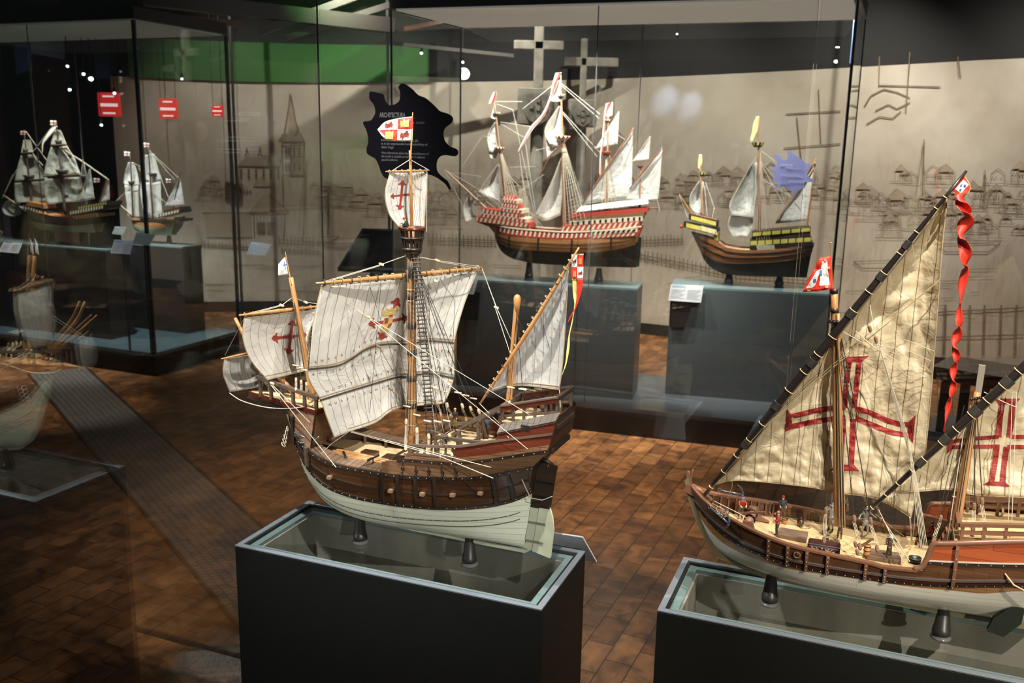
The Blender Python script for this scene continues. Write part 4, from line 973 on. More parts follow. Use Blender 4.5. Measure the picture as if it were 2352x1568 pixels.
H1.band(lambda x: WL(x) - .001, lambda x: WL(x) + .006, off=.0022, th=.003, m=1).build('wale', DKWOOD, s1)
H1.band(WL, WA, n=60, m=6).build('hull_planking', WALNUT, s1)
H1.band(lambda x: WA(x) - .006, lambda x: WA(x) + .001, off=.003, th=.004, m=1).build('wale', DKWOOD, s1)
H1.band(lambda x: (WL(x) * .52 + WA(x) * .48) - .002, lambda x: (WL(x) * .52 + WA(x) * .48) + .0015, off=.0022, th=.003, m=1).build('wale', DKWOOD, s1)
for dz in (.045, .030): H1.band(lambda x: WL(x) - dz - .0012, lambda x: WL(x) - dz + .0006, off=.0012, th=.002, m=1, t0=.02, t1=.97).build('strake_line', pm('strake_dark_line', (.10, .10, .065), .6), s1)  # two dark lines running along the lower hull
TA = H1.s_at(-.02, .23)
H1.band(WA, lambda x: max(WB(x), WA(x) + .0015), off=0, th=.005, t0=TA, t1=1, n=40, m=4).build('side_planking', LTPLANK, s1)
H1.band(lambda x: WB(x) - .002, lambda x: WB(x) + .0035, off=.003, th=.004, t0=H1.s_at(.015, .24), t1=1, n=36, m=1).build('wale', DKWOOD, s1)
H1.band(WB, lambda x: WB(x) + .012, off=0, th=.004, t0=H1.s_at(.03, .25), t1=1, n=36, m=1).build('side_planking', planks('tan_strake', (.20, .10, .045), (.16, .08, .035), (.03, .01, .01), .012, .2), s1)
H1.band(lambda x: WB(x) + .012, MT, off=.0, th=.004, t0=H1.s_at(.128, .27), t1=1, n=30, m=3).build('mahogany_band', MAHOG, s1)
H1.band(lambda x: MT(x) - .001, lambda x: MT(x) + .003, off=.0025, th=.007, t0=H1.s_at(.035, .27), t1=1, n=30, m=1).build('cap_rail', RAILW, s1)
H1.band(lambda x: WB(x) + .0115, lambda x: WB(x) + .0145, off=.001, th=.005, t0=H1.s_at(.035, .26), t1=H1.s_at(.135, .26), n=20, m=1).build('cap_rail', RAILW, s1)
for k in range(7):
    x = .042 + k * .0145
    b = MB()
    for sd in (-1, 1): p = H1.yx(x, WB(x) + .014, sd, -.002); q = H1.yx(x, MT(x), sd, -.002); b.beam(p, q, .0035, .0035, up=(1, 0, 0))
    b.build('rail_post', RAILW, s1)
H1.band(lambda x: MT(x) + .003, RT, off=.0, th=.004, t0=H1.s_at(.215, .31), t1=1, n=24, m=3).build('mahogany_band', MAHOG, s1)
# small square gun port and stern corner
for sd in (-1, 1): q = H1.yx(.268, .333, sd, .001); MB().box(q, (.016, .003, .009)).build('gun_port', BLACK, s1)
# waist bulwark forward: side deck on top of the hull
SD = smooth_interp([(-.31, .275), (-.28, .262), (-.23, .2395), (-.181, .226), (-.131, .2165), (-.069, .2135), (.0, .2145), (.05, .22)])
b = MB()
for sd in (-1, 1):
    A = []; B_2 = []; U1 = []; U2 = []
    for x in np.linspace(-.275, .03, 44):
        p = H1.yx(x, SD(x), sd, -.001); w = min(abs(p[1]) - .001, .034 if x < .0 else .028); A.append(p); B_2.append(np.array([x, sd * (abs(p[1]) - w), SD(x) + .003])); U1.append((x, 0)); U2.append((x, w))
    b.grid([A, B_2], [U1, U2], False, sd < 0); b.grid([[q - np.array([0, 0, .004]) for q in A], [q - np.array([0, 0, .004]) for q in B_2]], [U1, U2], False, sd > 0)
    b.grid([B_2, [q - np.array([0, 0, .004]) for q in B_2]], [U1, U2], False)
    b.grid([A, [q - np.array([0, 0, .004]) for q in A]], [U1, U2], False)
b.build('side_deck', planks('side_deck_boards', (.20, .125, .08), (.15, .095, .06), (.035, .02, .012), .3, .0125, .5), s1)
H1.deck(lambda x: .197 + .10 * max(0, (-x - .16)) , -.262, .045, .012).build('deck', DECKW, s1)
for sd in (-1, 1):
    bb = MB()
    for x in (-.21, -.16, -.11, -.06, -.01): p = H1.yx(x, SD(x), sd, -.033); bb.box((x, p[1], SD(x) - .009), (.005, .004, .018))
    bb.build('side_deck_brackets', RAILW, s1)
MB().box((.045, 0, .227), (.004, .17, .055)).build('bulkhead', WALNUT, s1)
H1.deck(.254, .04, .262, .006).build('quarter_deck', DECKW, s1)
# transom
b = MB(); TZ = np.linspace(.255, .352, 8); L_ = [H1.pt(1, z, -1) for z in TZ]; R_ = [H1.pt(1, z, 1) for z in TZ]; b.grid([L_, R_], None, False); b.grid([[p + np.array([-.004, 0, 0]) for p in L_], [p + np.array([-.004, 0, 0]) for p in R_]], None, False)
b.build('transom', WALNUT, s1)
b = MB(); zz = np.linspace(.062, .256, 10); b.grid([[H1.pt(1, z, -1, .001) for z in zz], [H1.pt(1, z, 1, .001) for z in zz]], None, False); b.build('stern_planking', DKWOOD, s1)
MB().beam((.314, -.052, .287), (.314, .052, .287), .006, .009).build('stern_beam', DKWOOD, s1)
MB().beam((.324, -.047, .335), (.324, .047, .335), .006, .008).build('stern_beam', DKWOOD, s1)
# keel, stem, sternpost
b = MB(); KP = [(-.312, .285), (-.300, .25), (-.288, .215), (-.274, .18), (-.250, .135), (-.222, .098), (-.185, .072), (-.13, .060), (0, .057), (.12, .056), (.25, .056), (.262, .064)]
b2 = KP[:]; o_ = [(x - .007 * (1 if z > .075 else .3), z - .006) for x, z in KP]
b.prism(o_ + [(.262, .075)] + [(x, z) for x, z in reversed(KP)], -.0028, .0028); b.build('keel', pm('ivory_keel', (.52, .54, .40), .4), s1)
MB().prism([(.243, .06), (.262, .06), (.275, .15), (.258, .15)], -.003, .003).build('stern_post', MATS['ivory_keel'], s1); MB().prism([(.258, .15), (.275, .15), (.290, .245), (.272, .245)], -.004, .004).build('stern_post', DKWOOD, s1)
rud = MB(); rud.prism([(.264, .058), (.301, .050), (.306, .11), (.303, .135), (.297, .153), (.277, .153)], -.0028, .0028); rud = rud.build('rudder', pm('ivory_rudder', (.58, .60, .44), .4, var=.12, vscale=30), s1, bevel=.001)
MB().prism([(.277, .153), (.297, .153), (.306, .222), (.309, .240), (.296, .243), (.289, .232)], -.004, .004).build('rudder_stock', DKWOOD, rud, bevel=.001)
for z, x in ((.078, .268), (.118, .272), (.175, .28), (.205, .286)): MB().box((x, 0, z), (.036, .0085, .0045)).build('hinge', pm('weathered_hinge', (.20, .20, .15), .5) if z < .15 else IRON, rud)
MB().tube([(.30, 0, .243), (.285, 0, .250), (.262, 0, .252)], .004, 6).build('tiller', DKWOOD, rud)
rope(S1F, s1, [H1.yx(.255, .222, -1, .001), (.262, -.035, .195), (.268, -.03, .180), (.285, -.012, .172), (.303, -.004, .180)], .0011, ROPEL, name='rudder_rope')
# riders, wale bolts, hooks on both sides
for x in [float(F.L((q_, 1120), -.1)[0]) for q_ in (880, 917, 957, 999, 1119, 1151)]:
    for sd in (-1, 1): H1.rib(x, WL(x) + .002, WA(x) + (.002 if x < .25 else .028), .0065, .0055, side=sd).build('rider', DKWOOD, s1)
for sd in (-1, 1): H1.rib(-.205, WL(-.205) + .016, WA(-.205) + .004, .010, .008, side=sd).build('fender', RAILW, s1)
b = MB()
for sd in (-1, 1):
    for cz, of in ((lambda x: WA(x) - .0025, .0035), (lambda x: WL(x) + .003, .0026), (lambda x: WL(x) - .030, .0012)):
        for x in np.arange(-.27, .30, .0175): p = H1.yx(x, cz(x), sd, of); b.ball(p, .0011, 4)
    for x in np.arange(.03, .31, .02): p = H1.yx(x, WB(x), sd, .0035); b.ball(p, .0011, 4)
b.build('nail_heads', NAILM, s1)['kind'] = 'stuff'
for sd in (-1, 1):
    for x in [float(F.L((q_, 1130), -.1)[0]) for q_ in (762, 902, 973, 1036, 1091)]: zf = WL(x) * .5 + WA(x) * .5; MB().box(H1.yx(x, zf, sd, .005), (.009, .009, .006)).build('hull_peg', pm('peg_wood', (.22, .13, .08), .5), s1)
# forecastle: triangular platform over the bow
FC = [(-.405, .0), (-.196, -.062), (-.196, .062)]
MB().prism([(-.408, -.004), (-.196, -.066), (-.196, .066), (-.408, .004)], .2985, .3045, 'xy').build('forecastle_deck', DECKW, s1)
b = MB()
for sd in (-1, 1): b.beam((-.410, sd * .004, .301), (-.194, sd * .067, .301), .003, .010)
b.beam((-.194, -.067, .301), (-.194, .067, .301), .003, .010); b.build('forecastle_edge', MAHOG, s1)
MB().prism([(-.415, .292), (-.405, .3), (-.29, .297), (-.29, .262), (-.32, .272), (-.37, .285)], -.009, .009).build('bow_beak', DKWOOD, s1)
for sd in (-1, 1):
    MB().beam((-.378, sd * .016, .345), (-.194, sd * .062, .332), .008, .007).build('forecastle_rail', RAILW, s1)
    for t in np.linspace(0, 1, 6): MB().beam((-.37 + .174 * t, sd * (.016 + .046 * t), .302), (-.37 + .174 * t, sd * (.016 + .046 * t), .344 - .012 * t), .006, .006, up=(1, 0, 0)).build('rail_post', RAILW, s1)
MB().beam((-.194, -.066, .332), (-.194, .066, .332), .008, .007).build('forecastle_rail', RAILW, s1)
MB().beam((-.194, -.03, .302), (-.194, -.03, .331), .006, .006, up=(1, 0, 0)).build('rail_post', RAILW, s1); MB().beam((-.194, .03, .302), (-.194, .03, .331), .006, .006, up=(1, 0, 0)).build('rail_post', RAILW, s1)
for k, y in enumerate((-.05, -.036, -.02)): MB().tube([(-.205 - k * .02, y, .312), (-.205 - k * .02, y + .004, .325)], .0022, 6).build('belaying_pin', PALEW, s1)
# bulwark under the forecastle: flared planked cheeks
b = MB()
for sd in (-1, 1):
    lo = []; hi = []; ul = []; uh = []
    for x in np.linspace(-.300, -.196, 14):
        p = H1.yx(x, SD(x), sd, -.001); lo.append(p); hi.append(np.array([x - .004, sd * (.004 + (x + .40) * .29), .298])); ul.append((x, 0)); uh.append((x, .06))
    b.grid([lo, hi], [ul, uh], False); b.grid([[q + np.array([0, -sd * .003, 0]) for q in lo], [q + np.array([0, -sd * .003, 0]) for q in hi]], [ul, uh], False)
b.build('bow_cheek', LTPLANK, s1)
MB().add([(-.197, -.08, .228), (-.197, .08, .228), (-.197, .062, .30), (-.197, -.062, .30), (-.2, -.08, .228), (-.2, .08, .228), (-.2, .062, .30), (-.2, -.062, .30)], [(0, 1, 2, 3), (7, 6, 5, 4)]).build('forecastle_bulkhead', LTPLANK, s1)
MB().lathe((-.19, -.012, .232), [(.009, -.012), (.011, 0), (.009, .012)], 10, axis=(0, 1, 0)).build('windlass', LTPLANK, s1)
# bow timbers and anchor
p0, p1 = P3(F, (707, 955, -.055)), P3(F, (704, 1020, -.062)); MB().beam(P3(F, (672, 958, -.05)), P3(F, (676, 1020, -.05)), .009, .006, up=(1, 0, 0)).build('anchor_bracket', DKWOOD, s1)
MB().beam(P3(F, (672, 960, -.05)), P3(F, (688, 952, -.03)), .007, .005).build('anchor_bracket', DKWOOD, s1)
sk = MB(); A1 = P3(F, (677, 993, -.07)); A2 = P3(F, (716, 1012, -.075)); sk.tube([A1, A2], .0022, 8)
sk.tube(spl([P3(F, q) for q in ((688, 1016, -.08), (705, 1017, -.078), (718, 1012, -.075), (728, 1007, -.07), (733, 1002, -.068))], 12), [.001, .002, .0026, .002, .001][0:1] * 12 if False else .0020, 7)
sk.add([tuple(P3(F, q)) for q in ((686, 1014, -.081), (708, 1014, -.079), (710, 1018, -.079), (690, 1019, -.081))], [(0, 1, 2, 3)]); sk.build('anchor', STEEL, s1)
b = MB()
for k in range(5): b.torus(P3(F, (660 - k * 2.2, 985 + k * 9, -.05)), .0055, .0011, (1, .3, .2 * k), 10, 5)
b.build('rope_coil', ROPEL, s1)
# deck furniture: spare spars, hatches, guns
for k in range(4):
    a = P3(F, (748 + k * 3, 1011 + k * 6, -.030 + .0)); c = P3(F, (925, 1042 + k * 6, -.030)); a[2] = max(a[2], .207); 
    a = np.array([-.205 + k * .008, -.028 - k * .009, .213]); c = np.array([-.01, -.030 - k * .009, .207]); MB().tube([a, c], .0042 - .0004 * k, 10).build('spare_spar', MASTW, s1)
for c, d in (((-.115, .012, .202), (.034, .022, .008)), ((-.085, -.062, .202), (.04, .018, .008)), ((-.05, .0, .203), (.05, .034, .007)), ((-.155, -.063, .2025), (.02, .012, .008))):
    MB().box(c, d).build('hatch', WALNUT, s1, bevel=.001)
def gun(F, root, p, d, L=.028, r=.0022, m=IRON):
    p = np.array(p, float); d = np.array(d, float); d /= np.linalg.norm(d)
    g = MB(); g.lathe(p, [(r * .4, -L * .5), (r * 1.2, -L * .45), (r * 1.25, -L * .1), (r * .9, 0), (r * .8, L * .42), (r * 1.1, L * .46), (r * .8, L * .5)], 8, axis=d); g = g.build('swivel_gun', m, root)
    MB().tube([p - np.array([0, 0, .0005]), p - np.array([0, 0, .010])], r * .7, 6).build('pivot', m, g); return g
gun(F, s1, P3(F, (792, 1050, -.075)) + np.array([0, 0, .006]), (.7, -.7, -.1)); gun(F, s1, P3(F, (857, 1058, -.08)) + np.array([0, 0, .006]), (.55, .8, .25)); gun(F, s1, (-.05, .088, .232), (.3, .9, .2)); gun(F, s1, (.115, -.09, .296), (.3, -.9, .1))
# quarterdeck furniture: railings, grating pergola, poop
PD = smooth_interp([(.2, .326), (.33, .345)])
b = MB()
for sd in (-1, 1):
    A = []; B_2 = []
    for x in np.linspace(.215, .326, 12): p = H1.yx(x, RT(x), sd, .003); A.append(p); B_2.append(np.array([x, sd * (abs(p[1]) - .020), RT(x) + .012]))
    U1 = [(q[0], 0) for q in A]; U2 = [(q[0], .02) for q in A]; b.grid([A, B_2], [U1, U2], False, sd < 0); b.grid([[q - np.array([0, 0, .003]) for q in A], [q - np.array([0, 0, .003]) for q in B_2]], [U1, U2], False, sd > 0)
b.build('sloped_roof', SIDEDECK if False else planks('roof_boards', (.10, .078, .062), (.07, .055, .045), (.02, .014, .01), .3, .0115, .5), s1)
MB().prism([(.215, -.055), (.326, -.044), (.326, .044), (.215, .055)], .333, .336, 'xy').build('poop_deck', DECKW, s1)
for sd in (-1, 1):
    MB().beam((.212, sd * .052, .358), (.322, sd * .041, .386), .008, .009).build('poop_rail', MAHOG, s1); MB().beam((.212, sd * .052, .364), (.322, sd * .041, .392), .010, .003).build('rail_cap', RAILW, s1)
    MB().beam((.212, sd * .052, .344), (.322, sd * .041, .362), .004, .005).build('lower_rail', RAILW, s1)
    for t in np.linspace(0, 1, 6): x = .215 + .105 * t; MB().beam((x, sd * (.052 - .011 * t), .334), (x, sd * (.052 - .011 * t), .36 + .026 * t), .005, .005, up=(1, 0, 0)).build('rail_post', RAILW, s1)
MB().beam((.322, -.041, .390), (.322, .041, .390), .008, .008).build('poop_rail', DKWOOD, s1); MB().box((.322, 0, .346), (.003, .078, .018)).build('stern_board', DKWOOD, s1)
MB().beam((.212, -.052, .362), (.212, .052, .362), .006, .006).build('poop_rail', RAILW, s1)
# slanted grating
for k in range(6):
    y = -.048 + k * .0195; MB().beam((.125, y - .006, .307), (.212, y, .357), .0045, .0035).build('grating_batten', RAILW, s1)
for t in (.06, .28, .5, .72, .94): MB().beam((.125 + .087 * t, -.056, .304 + .05 * t), (.125 + .087 * t, .056, .304 + .05 * t), .0045, .0035).build('grating_batten', RAILW, s1)
for sd in (-1, 1): MB().beam((.125, sd * .056, .304), (.135, sd * .060, .258), .006, .006, up=(0, 1, 0)).build('grating_post', RAILW, s1); MB().beam((.165, sd * .052, .325), (.168, sd * .056, .258), .006, .006, up=(0, 1, 0)).build('grating_post', RAILW, s1)
for (x0, y0, x1, y1, z) in ((.05, -.03, .125, -.06, .285), (.05, -.03, .05, .03, .285), (.05, .03, .125, .06, .285), (.085, -.075, .20, -.070, .292), (.07, -.045, .07, .045, .262)):
    MB().beam((x0, y0, z), (x1, y1, z), .006, .006).build('deck_rail', RAILW, s1)
    for q in ((x0, y0), (x1, y1)): MB().box((q[0], q[1], (z + .254) / 2), (.005, .005, z - .254)).build('rail_post', RAILW, s1)
MB().beam((-.012, .085, .236), (.05, .07, .282), .007, .006).build('stair_rail', RAILW, s1); MB().beam((-.03, -.052, .222), (.042, -.052, .270), .007, .005).build('stair_rail', RAILW, s1)
# masts
def mast(F, root, foot, top, r0, r1, name='mast', m=MASTW): return spar(F, root, [foot, top], [r0, (r0 + r1) / 2, r1], m, name, 16)
mm = mast(F, s1, (-.007, 0, .198), (945, 520, 0), .0092, .0078, 'main_mast')
for y_ in (665, 690, 745, 750, 805, 812, 865, 872, 918, 924, 975):
    p = F.L((946, y_), 0); MB().lathe(p - np.array([0, 0, .0012]), [(.0098, 0), (.0098, .0024)], 14).build('wooling', pm('pale_wooling', (.55, .42, .22), .6), mm)
for y_ in (680, 747, 808, 868, 930): p = F.L((946, y_), 0); MB().lathe(p - np.array([0, 0, .006]), [(.0100, 0), (.0100, .012)], 14).build('binding', BINDW, mm)
mast(F, s1, (946, 530, .006), (942, 345, .006), .0036, .0026, 'topmast'); mast(F, s1, (943, 370, .0), (948, 258, .0), .0016, .0009, 'flag_pole')
mf = mast(F, s1, (723, 935, .0), (668, 637, 0), .0068, .0050, 'fore_mast'); mast(F, s1, (670, 655, -.004), (655, 578, -.004), .0016, .0007, 'flag_pole')
mz = mast(F, s1, (1167, 945, 0), (1188, 683, 0), .0066, .0048, 'mizzen_mast')
p = F.L((1188, 690), 0); MB().lathe(p, [(.0040, -.03), (.0066, -.005), (.0072, .004), (.005, .010), (.001, .012)], 12).build('mast_head', MASTW, mz)
spar(F, s1, [(540, 730, 0), (575, 790, 0), (695, 925, 0)], [.0036, .0055, .0062], name='bowsprit')
spar(F, s1, [(560, 762, .03), (640, 862, .012), (676, 905, 0)], [.002, .0035, .0035], name='spare_spar')
# crow's nest with barrel slats
tp = F.L((945, 548), 0); b = MB(); Rb, Rt, hh = .0165, .0240, .042
zb = F.L((945, 585), 0)[2]; cx, cy = tp[0] + .002, 0.0
for rr, z, t in ((Rt, zb + .052, .0035), (Rt * .93, zb + .034, .0022), (Rb * 1.05, zb + .012, .003)): MB().torus((cx, cy, z), rr, t, n=26, m=8).build('nest_hoop', MAHOG if rr == Rt else DKWOOD, s1)
MB().lathe((cx, cy, zb), [(.006, -.014), (Rb * .7, -.002), (Rb, .004), (Rb, .008)], 22).build('nest_floor', DKWOOD, s1)
for k in range(16):
    a = 2 * math.pi * k / 16; c_, s_ = math.cos(a), math.sin(a); MB().beam((cx + Rb * c_, cy + Rb * s_, zb + .004), (cx + Rt * c_, cy + Rt * s_, zb + .052), .0045, .0016, up=(c_, s_, 0)).build('nest_slat', DKWOOD, s1)
MB().lathe((cx, cy, zb - .045), [(.0095, 0), (.0095, .03)], 14).build('binding', BINDW, s1)
# yards
mp = (-.01, 0, 68)
def vp(F, p, pl, off=0): return F.V(p, *pl, off)
y1a, y1b, ymid = vp(F, (726, 651), mp, .016), vp(F, (1110, 614), mp, .016), vp(F, (930, 633), mp, .016)
spar(F, s1, [y1a, ymid, y1b], [.0022, .0042, .0056, .0042, .0020], name='main_yard')
for k, t in enumerate(np.linspace(.04, .96, 20)):
    p = y1a + (ymid - y1a) * t * 2 if t < .5 else ymid + (y1b - ymid) * (t * 2 - 1); MB().torus(p, .0056 + .0012 * (1 - abs(t - .5) * 2), .0011, (math.cos(math.radians(68)), math.sin(math.radians(68)), 0), 10, 5).build('sail_lashing', ROPEM if k % 3 else BINDW, s1)
MB().lathe(F.L((945, 633), .004), [(.012, -.012), (.012, .012)], 12).build('parrel', BINDW, s1)
fp = (-.283, 0, 66); f1, f2 = vp(F, (549, 724), fp, .012), vp(F, (742, 702), fp, .012); spar(F, s1, [f1, f2], [.0016, .0032, .0042, .0032, .0016], name='fore_yard')
for t in np.linspace(.06, .94, 10): MB().torus(f1 + (f2 - f1) * t, .0040, .0009, (.4, .9, 0), 9, 5).build('sail_lashing', ROPEM, s1)
tp_ = (-.008, 0, 75); t1, t2 = vp(F, (886, 394), tp_, .006), vp(F, (986, 391), tp_, .006); spar(F, s1, [t1, t2], [.0012, .0022, .0012], name='top_yard')
for t in np.linspace(.08, .92, 7): MB().torus(t1 + (t2 - t1) * t, .0028, .0007, (.2, .9, 0), 8, 5).build('sail_lashing', ROPEM, s1)
xp = (-.43, 0, 62); x1, x2 = vp(F, (508, 824), xp), vp(F, (592, 806), xp); spar(F, s1, [x1, x2], [.0014, .0026, .0014], name='spritsail_yard')
spar(F, s1, [(1102, 928, -.012), (1210, 765, -.014), (1330, 568, -.012)], [.0020, .0035, .0046, .0034, .0016], name='lateen_yard')
for k, t in enumerate(np.linspace(.08, .92, 20)):
    a = P3(F, (1102, 928, -.012)); c = P3(F, (1330, 568, -.012)); d = c - a; MB().torus(a + d * t, .0050, .0010, d, 9, 5).build('sail_lashing', ROPEM if k % 4 else BINDW, s1)
# sails
S_W = (.70, .67, .61); S_S = (.34, .25, .15)
cm = sailcloth('main_sail_cloth', S_W, S_S, .0258, wr=.85)
main = Sail(F, s1, [[(738, 657), (830, 648), (930, 637), (1020, 630), (1096, 622)], [(718, 748), (830, 738), (930, 728), (1010, 716), (1064, 705)], [(707, 845), (770, 838), (840, 800), (930, 788), (1043, 786)],
    [(714, 880), (775, 868), (840, 842), (930, 826), (1043, 826)], [(736, 917), (790, 900), (850, 882), (935, 862), (1042, 866)], [(752, 962), (800, 950), (868, 925), (935, 905), (1030, 905)], [(768, 1004), (803, 990), (862, 970), (912, 938), (1018, 926)]],
    mp, .022, .050, cm, .0062, 64, 72, wscale=12, seed=2, bell_pow=.8)
main.stripe([(708, 848), (770, 841), (805, 826), (840, 803), (880, 791), (935, 790), (985, 783), (1043, 787)], .0019, BINDW); main.stripe([(707, 842), (770, 834), (808, 818), (842, 796), (882, 784), (935, 783), (985, 776), (1043, 780)], .0011, ROPEM)
main.stripe([(736, 919), (790, 902), (850, 884), (905, 868), (935, 864), (985, 858), (1042, 868)], .0019, BINDW); main.stripe([(735, 912), (790, 895), (850, 877), (905, 861), (935, 857), (985, 851), (1042, 860)], .0010, ROPEM)
main.stripe([(716, 700 + 50), (712, 800), (708, 845)], .0014, BINDW)
main.decal(fleury((893, 738), [(46, -9), (-47, 6), (22, -55), (-20, 42)]), REDC)
main.decal([[(876, 716), (879, 709), (885, 714), (889, 706), (894, 712), (899, 704), (904, 710), (910, 703), (915, 712), (908, 722), (880, 726)], [(874, 748), (888, 752), (894, 760), (884, 767), (873, 760)]], GOLD, 'gold_crown', -.0022)
main.decal([[(882, 730), (903, 727), (900, 746), (889, 756), (880, 748)]], GOLD, 'shield', -.0022); main.decal([[(884, 731), (893, 730), (891, 742), (883, 744)], [(893, 744), (901, 741), (897, 750), (889, 754)]], REDC, 'shield_quarters', -.0028)
def path_letters(text, pts, hpx, off):
    n = len(text); q = spl(pts, n); return [(c, (p[0], p[1] + off)) for c, p in zip(text, q) if c != ' ']
L1 = 'ANELP AITARG AIRAM EVA'; main.letters(path_letters(L1, [(725, 838), (800, 818), (842, 792), (885, 780), (935, 778), (985, 772), (1036, 777)], 7, -4) + path_letters(L1, [(720, 858), (800, 842), (845, 815), (885, 803), (935, 803), (985, 800), (1030, 806)], 7, 4) +
    path_letters('MUCET SUNIMOD TIDENEB', [(752, 905), (800, 888), (850, 872), (905, 856), (935, 852), (985, 846), (1035, 856)], 6, -3) + path_letters('MUCET SUNIMOD TIDENEB', [(758, 926), (800, 912), (850, 896), (905, 880), (960, 874), (1030, 884)], 6, 6), 8)
main.stripe([(800, 984), (862, 963), (912, 932), (1018, 919)], .0008, ROPEM)
fore = Sail(F, s1, [[(561, 731), (620, 724), (680, 716), (738, 709)], [(558, 775), (630, 768), (712, 760)], [(575, 825), (650, 812), (708, 806)], [(614, 872), (655, 862), (712, 848)]], fp, .016, .034, sailcloth('fore_sail_cloth', S_W, S_S, .0215), .0022, 40, 40, seed=9, wscale=17)
fore.decal(fleury((668, 773), [(36, -6), (-44, 4), (5, -38), (-6, 41)]), REDC); fore.stripe([(606, 864), (650, 855), (712, 840)], .0008, ROPEM)
top = Sail(F, s1, [[(896, 396), (940, 395), (981, 393)], [(885, 445), (930, 443), (979, 440)], [(893, 490), (930, 490), (976, 488)], [(914, 520), (945, 525), (974, 529)]], tp_, .010, .020, sailcloth('top_sail_cloth', (.72, .70, .66), S_S, .0165), .0015, 28, 32, seed=4)
top.decal(fleury((922, 448), [(29, -3), (-25, 3), (3, -34), (-4, 34)]), REDC)
Sail(F, s1, [[(516, 824), (548, 820), (592, 812)], [(513, 858), (560, 850), (606, 845)], [(528, 899), (566, 893), (618, 884)]], xp, .004, .018, sailcloth('sprit_sail_cloth', (.66, .64, .60), S_S, .0185), .0018, 28, 24, seed=5)
miz = Sail(F, s1, [[(1302, 613), (1304, 612), (1306, 613)], [(1252, 698), (1275, 698), (1301, 702)], [(1190, 796), (1240, 795), (1295, 800)], [(1150, 862), (1215, 855), (1289, 862)], [(1119, 900), (1190, 885), (1284, 894)]], (0, -.004, 0), .004, .012, sailcloth('mizzen_sail_cloth', (.66, .645, .62), S_S, .0170, trans=.5, wr=.45), .0014, 30, 44, seed=6, vdir=True)
miz.stripe([(1126, 895), (1195, 879), (1284, 886)], .0008, ROPEM)
# flags
bn = flag_px(F, s1, [[(868, 297), (885, 280), (915, 272), (948, 268)], [(868, 298), (890, 296), (915, 296), (948, 296)], [(869, 300), (885, 318), (915, 323), (947, 322)]], (-.003, 0, 0), None, 'banner', m=WHITEC, wr=.003, edge=GOLD)
bn.decal([[(914, 273), (949, 269), (948, 295), (913, 296)], [(870, 299), (913, 297), (912, 322), (893, 320)]], REDF, 'red_quarters', -.001)
bn.decal([[(920, 293), (919, 277), (925, 279), (928, 272), (932, 278), (939, 273), (939, 292)], [(884, 319), (886, 301), (891, 303), (894, 299), (898, 303), (904, 300), (903, 320)]], GOLD, 'castles', -.0018)
def lion(x, y, s, f=1):
    return [[(x - 9 * s, y + 2 * s), (x - 7 * s, y - 5 * s), (x - 3 * s, y - 2 * s), (x + 1 * s, y - 4 * s), (x + 4 * s, y - 8 * s), (x + 8 * s, y - 7 * s), (x + 7 * s, y - 3 * s), (x + 11 * s, y - 1 * s), (x + 7 * s, y + 1 * s), (x + 9 * s, y + 6 * s), (x + 5 * s, y + 5 * s), (x + 2 * s, y + 2 * s), (x - 1 * s, y + 7 * s), (x - 4 * s, y + 8 * s), (x - 3 * s, y + 3 * s), (x - 6 * s, y + 6 * s), (x - 9 * s, y + 8 * s)]]
bn.decal(lion(929, 309, 1.15) + lion(893, 287, 1.0), REDC, 'lions', -.0018)
ff = flag_px(F, s1, [[(640, 607), (648, 597), (655, 590)], [(639, 632), (650, 631), (662, 629)]], (-.305, -.004, 20), None, 'pennant', m=WHITEC, wr=.005, edge=ROPEL)
ff.decal([[(652, 600), (654, 600), (656, 618), (654, 618)], [(649, 607), (658, 606), (658, 609), (649, 610)]], BLUEF, 'blue_cross', -.001)
MB().tube([P3(F, (1313, 584, -.004)), P3(F, (1341, 583, -.004))], .0009, 5).build('streamer_rod', MASTW, s1)
st = flag_px(F, s1, [[(1313, 585), (1326, 585), (1340, 584)], [(1313, 615), (1326, 615), (1340, 614)], [(1314, 640), (1326, 640), (1339, 640)]], (0, -.004, 0), None, 'streamer', m=WHITEC, wr=.001)
st.decal([[(1326, 585), (1340, 585), (1340, 612), (1326, 612)], [(1313, 613), (1326, 613), (1326, 639), (1314, 639)]], REDF, 'red_quarters', -.0008); st.decal([[(1329, 607), (1330, 592), (1333, 594), (1336, 591), (1337, 607)], [(1316, 636), (1317, 621), (1320, 623), (1323, 620), (1323, 636)]], GOLD, 'castles', -.0014); st.decal(lion(1319, 600, .55) + lion(1333, 627, .55), REDC, 'lions', -.0014)
flag_px(F, s1, [[(1314, 640), (1325, 640)], [(1316, 675), (1325, 675)], [(1319, 700), (1322, 700)], [(1313, 740), (1315, 740)], [(1306, 770), (1309, 770)], [(1302, 800), (1308, 800)], [(1298, 835), (1301, 836)], [(1290, 862), (1291, 862)]], (0, -.002, 0), None, 'yellow_tail', m=YELF, wr=.003, nv=50, nu=6)
flag_px(F, s1, [[(1325, 640), (1339, 640)], [(1325, 665), (1337, 665)], [(1324, 690), (1330, 688)], [(1321, 705), (1324, 705)], [(1312, 722), (1315, 722)], [(1303, 740), (1305, 740)]], (0, -.004, 0), None, 'red_tail', m=REDF, wr=.003, nv=40, nu=6)
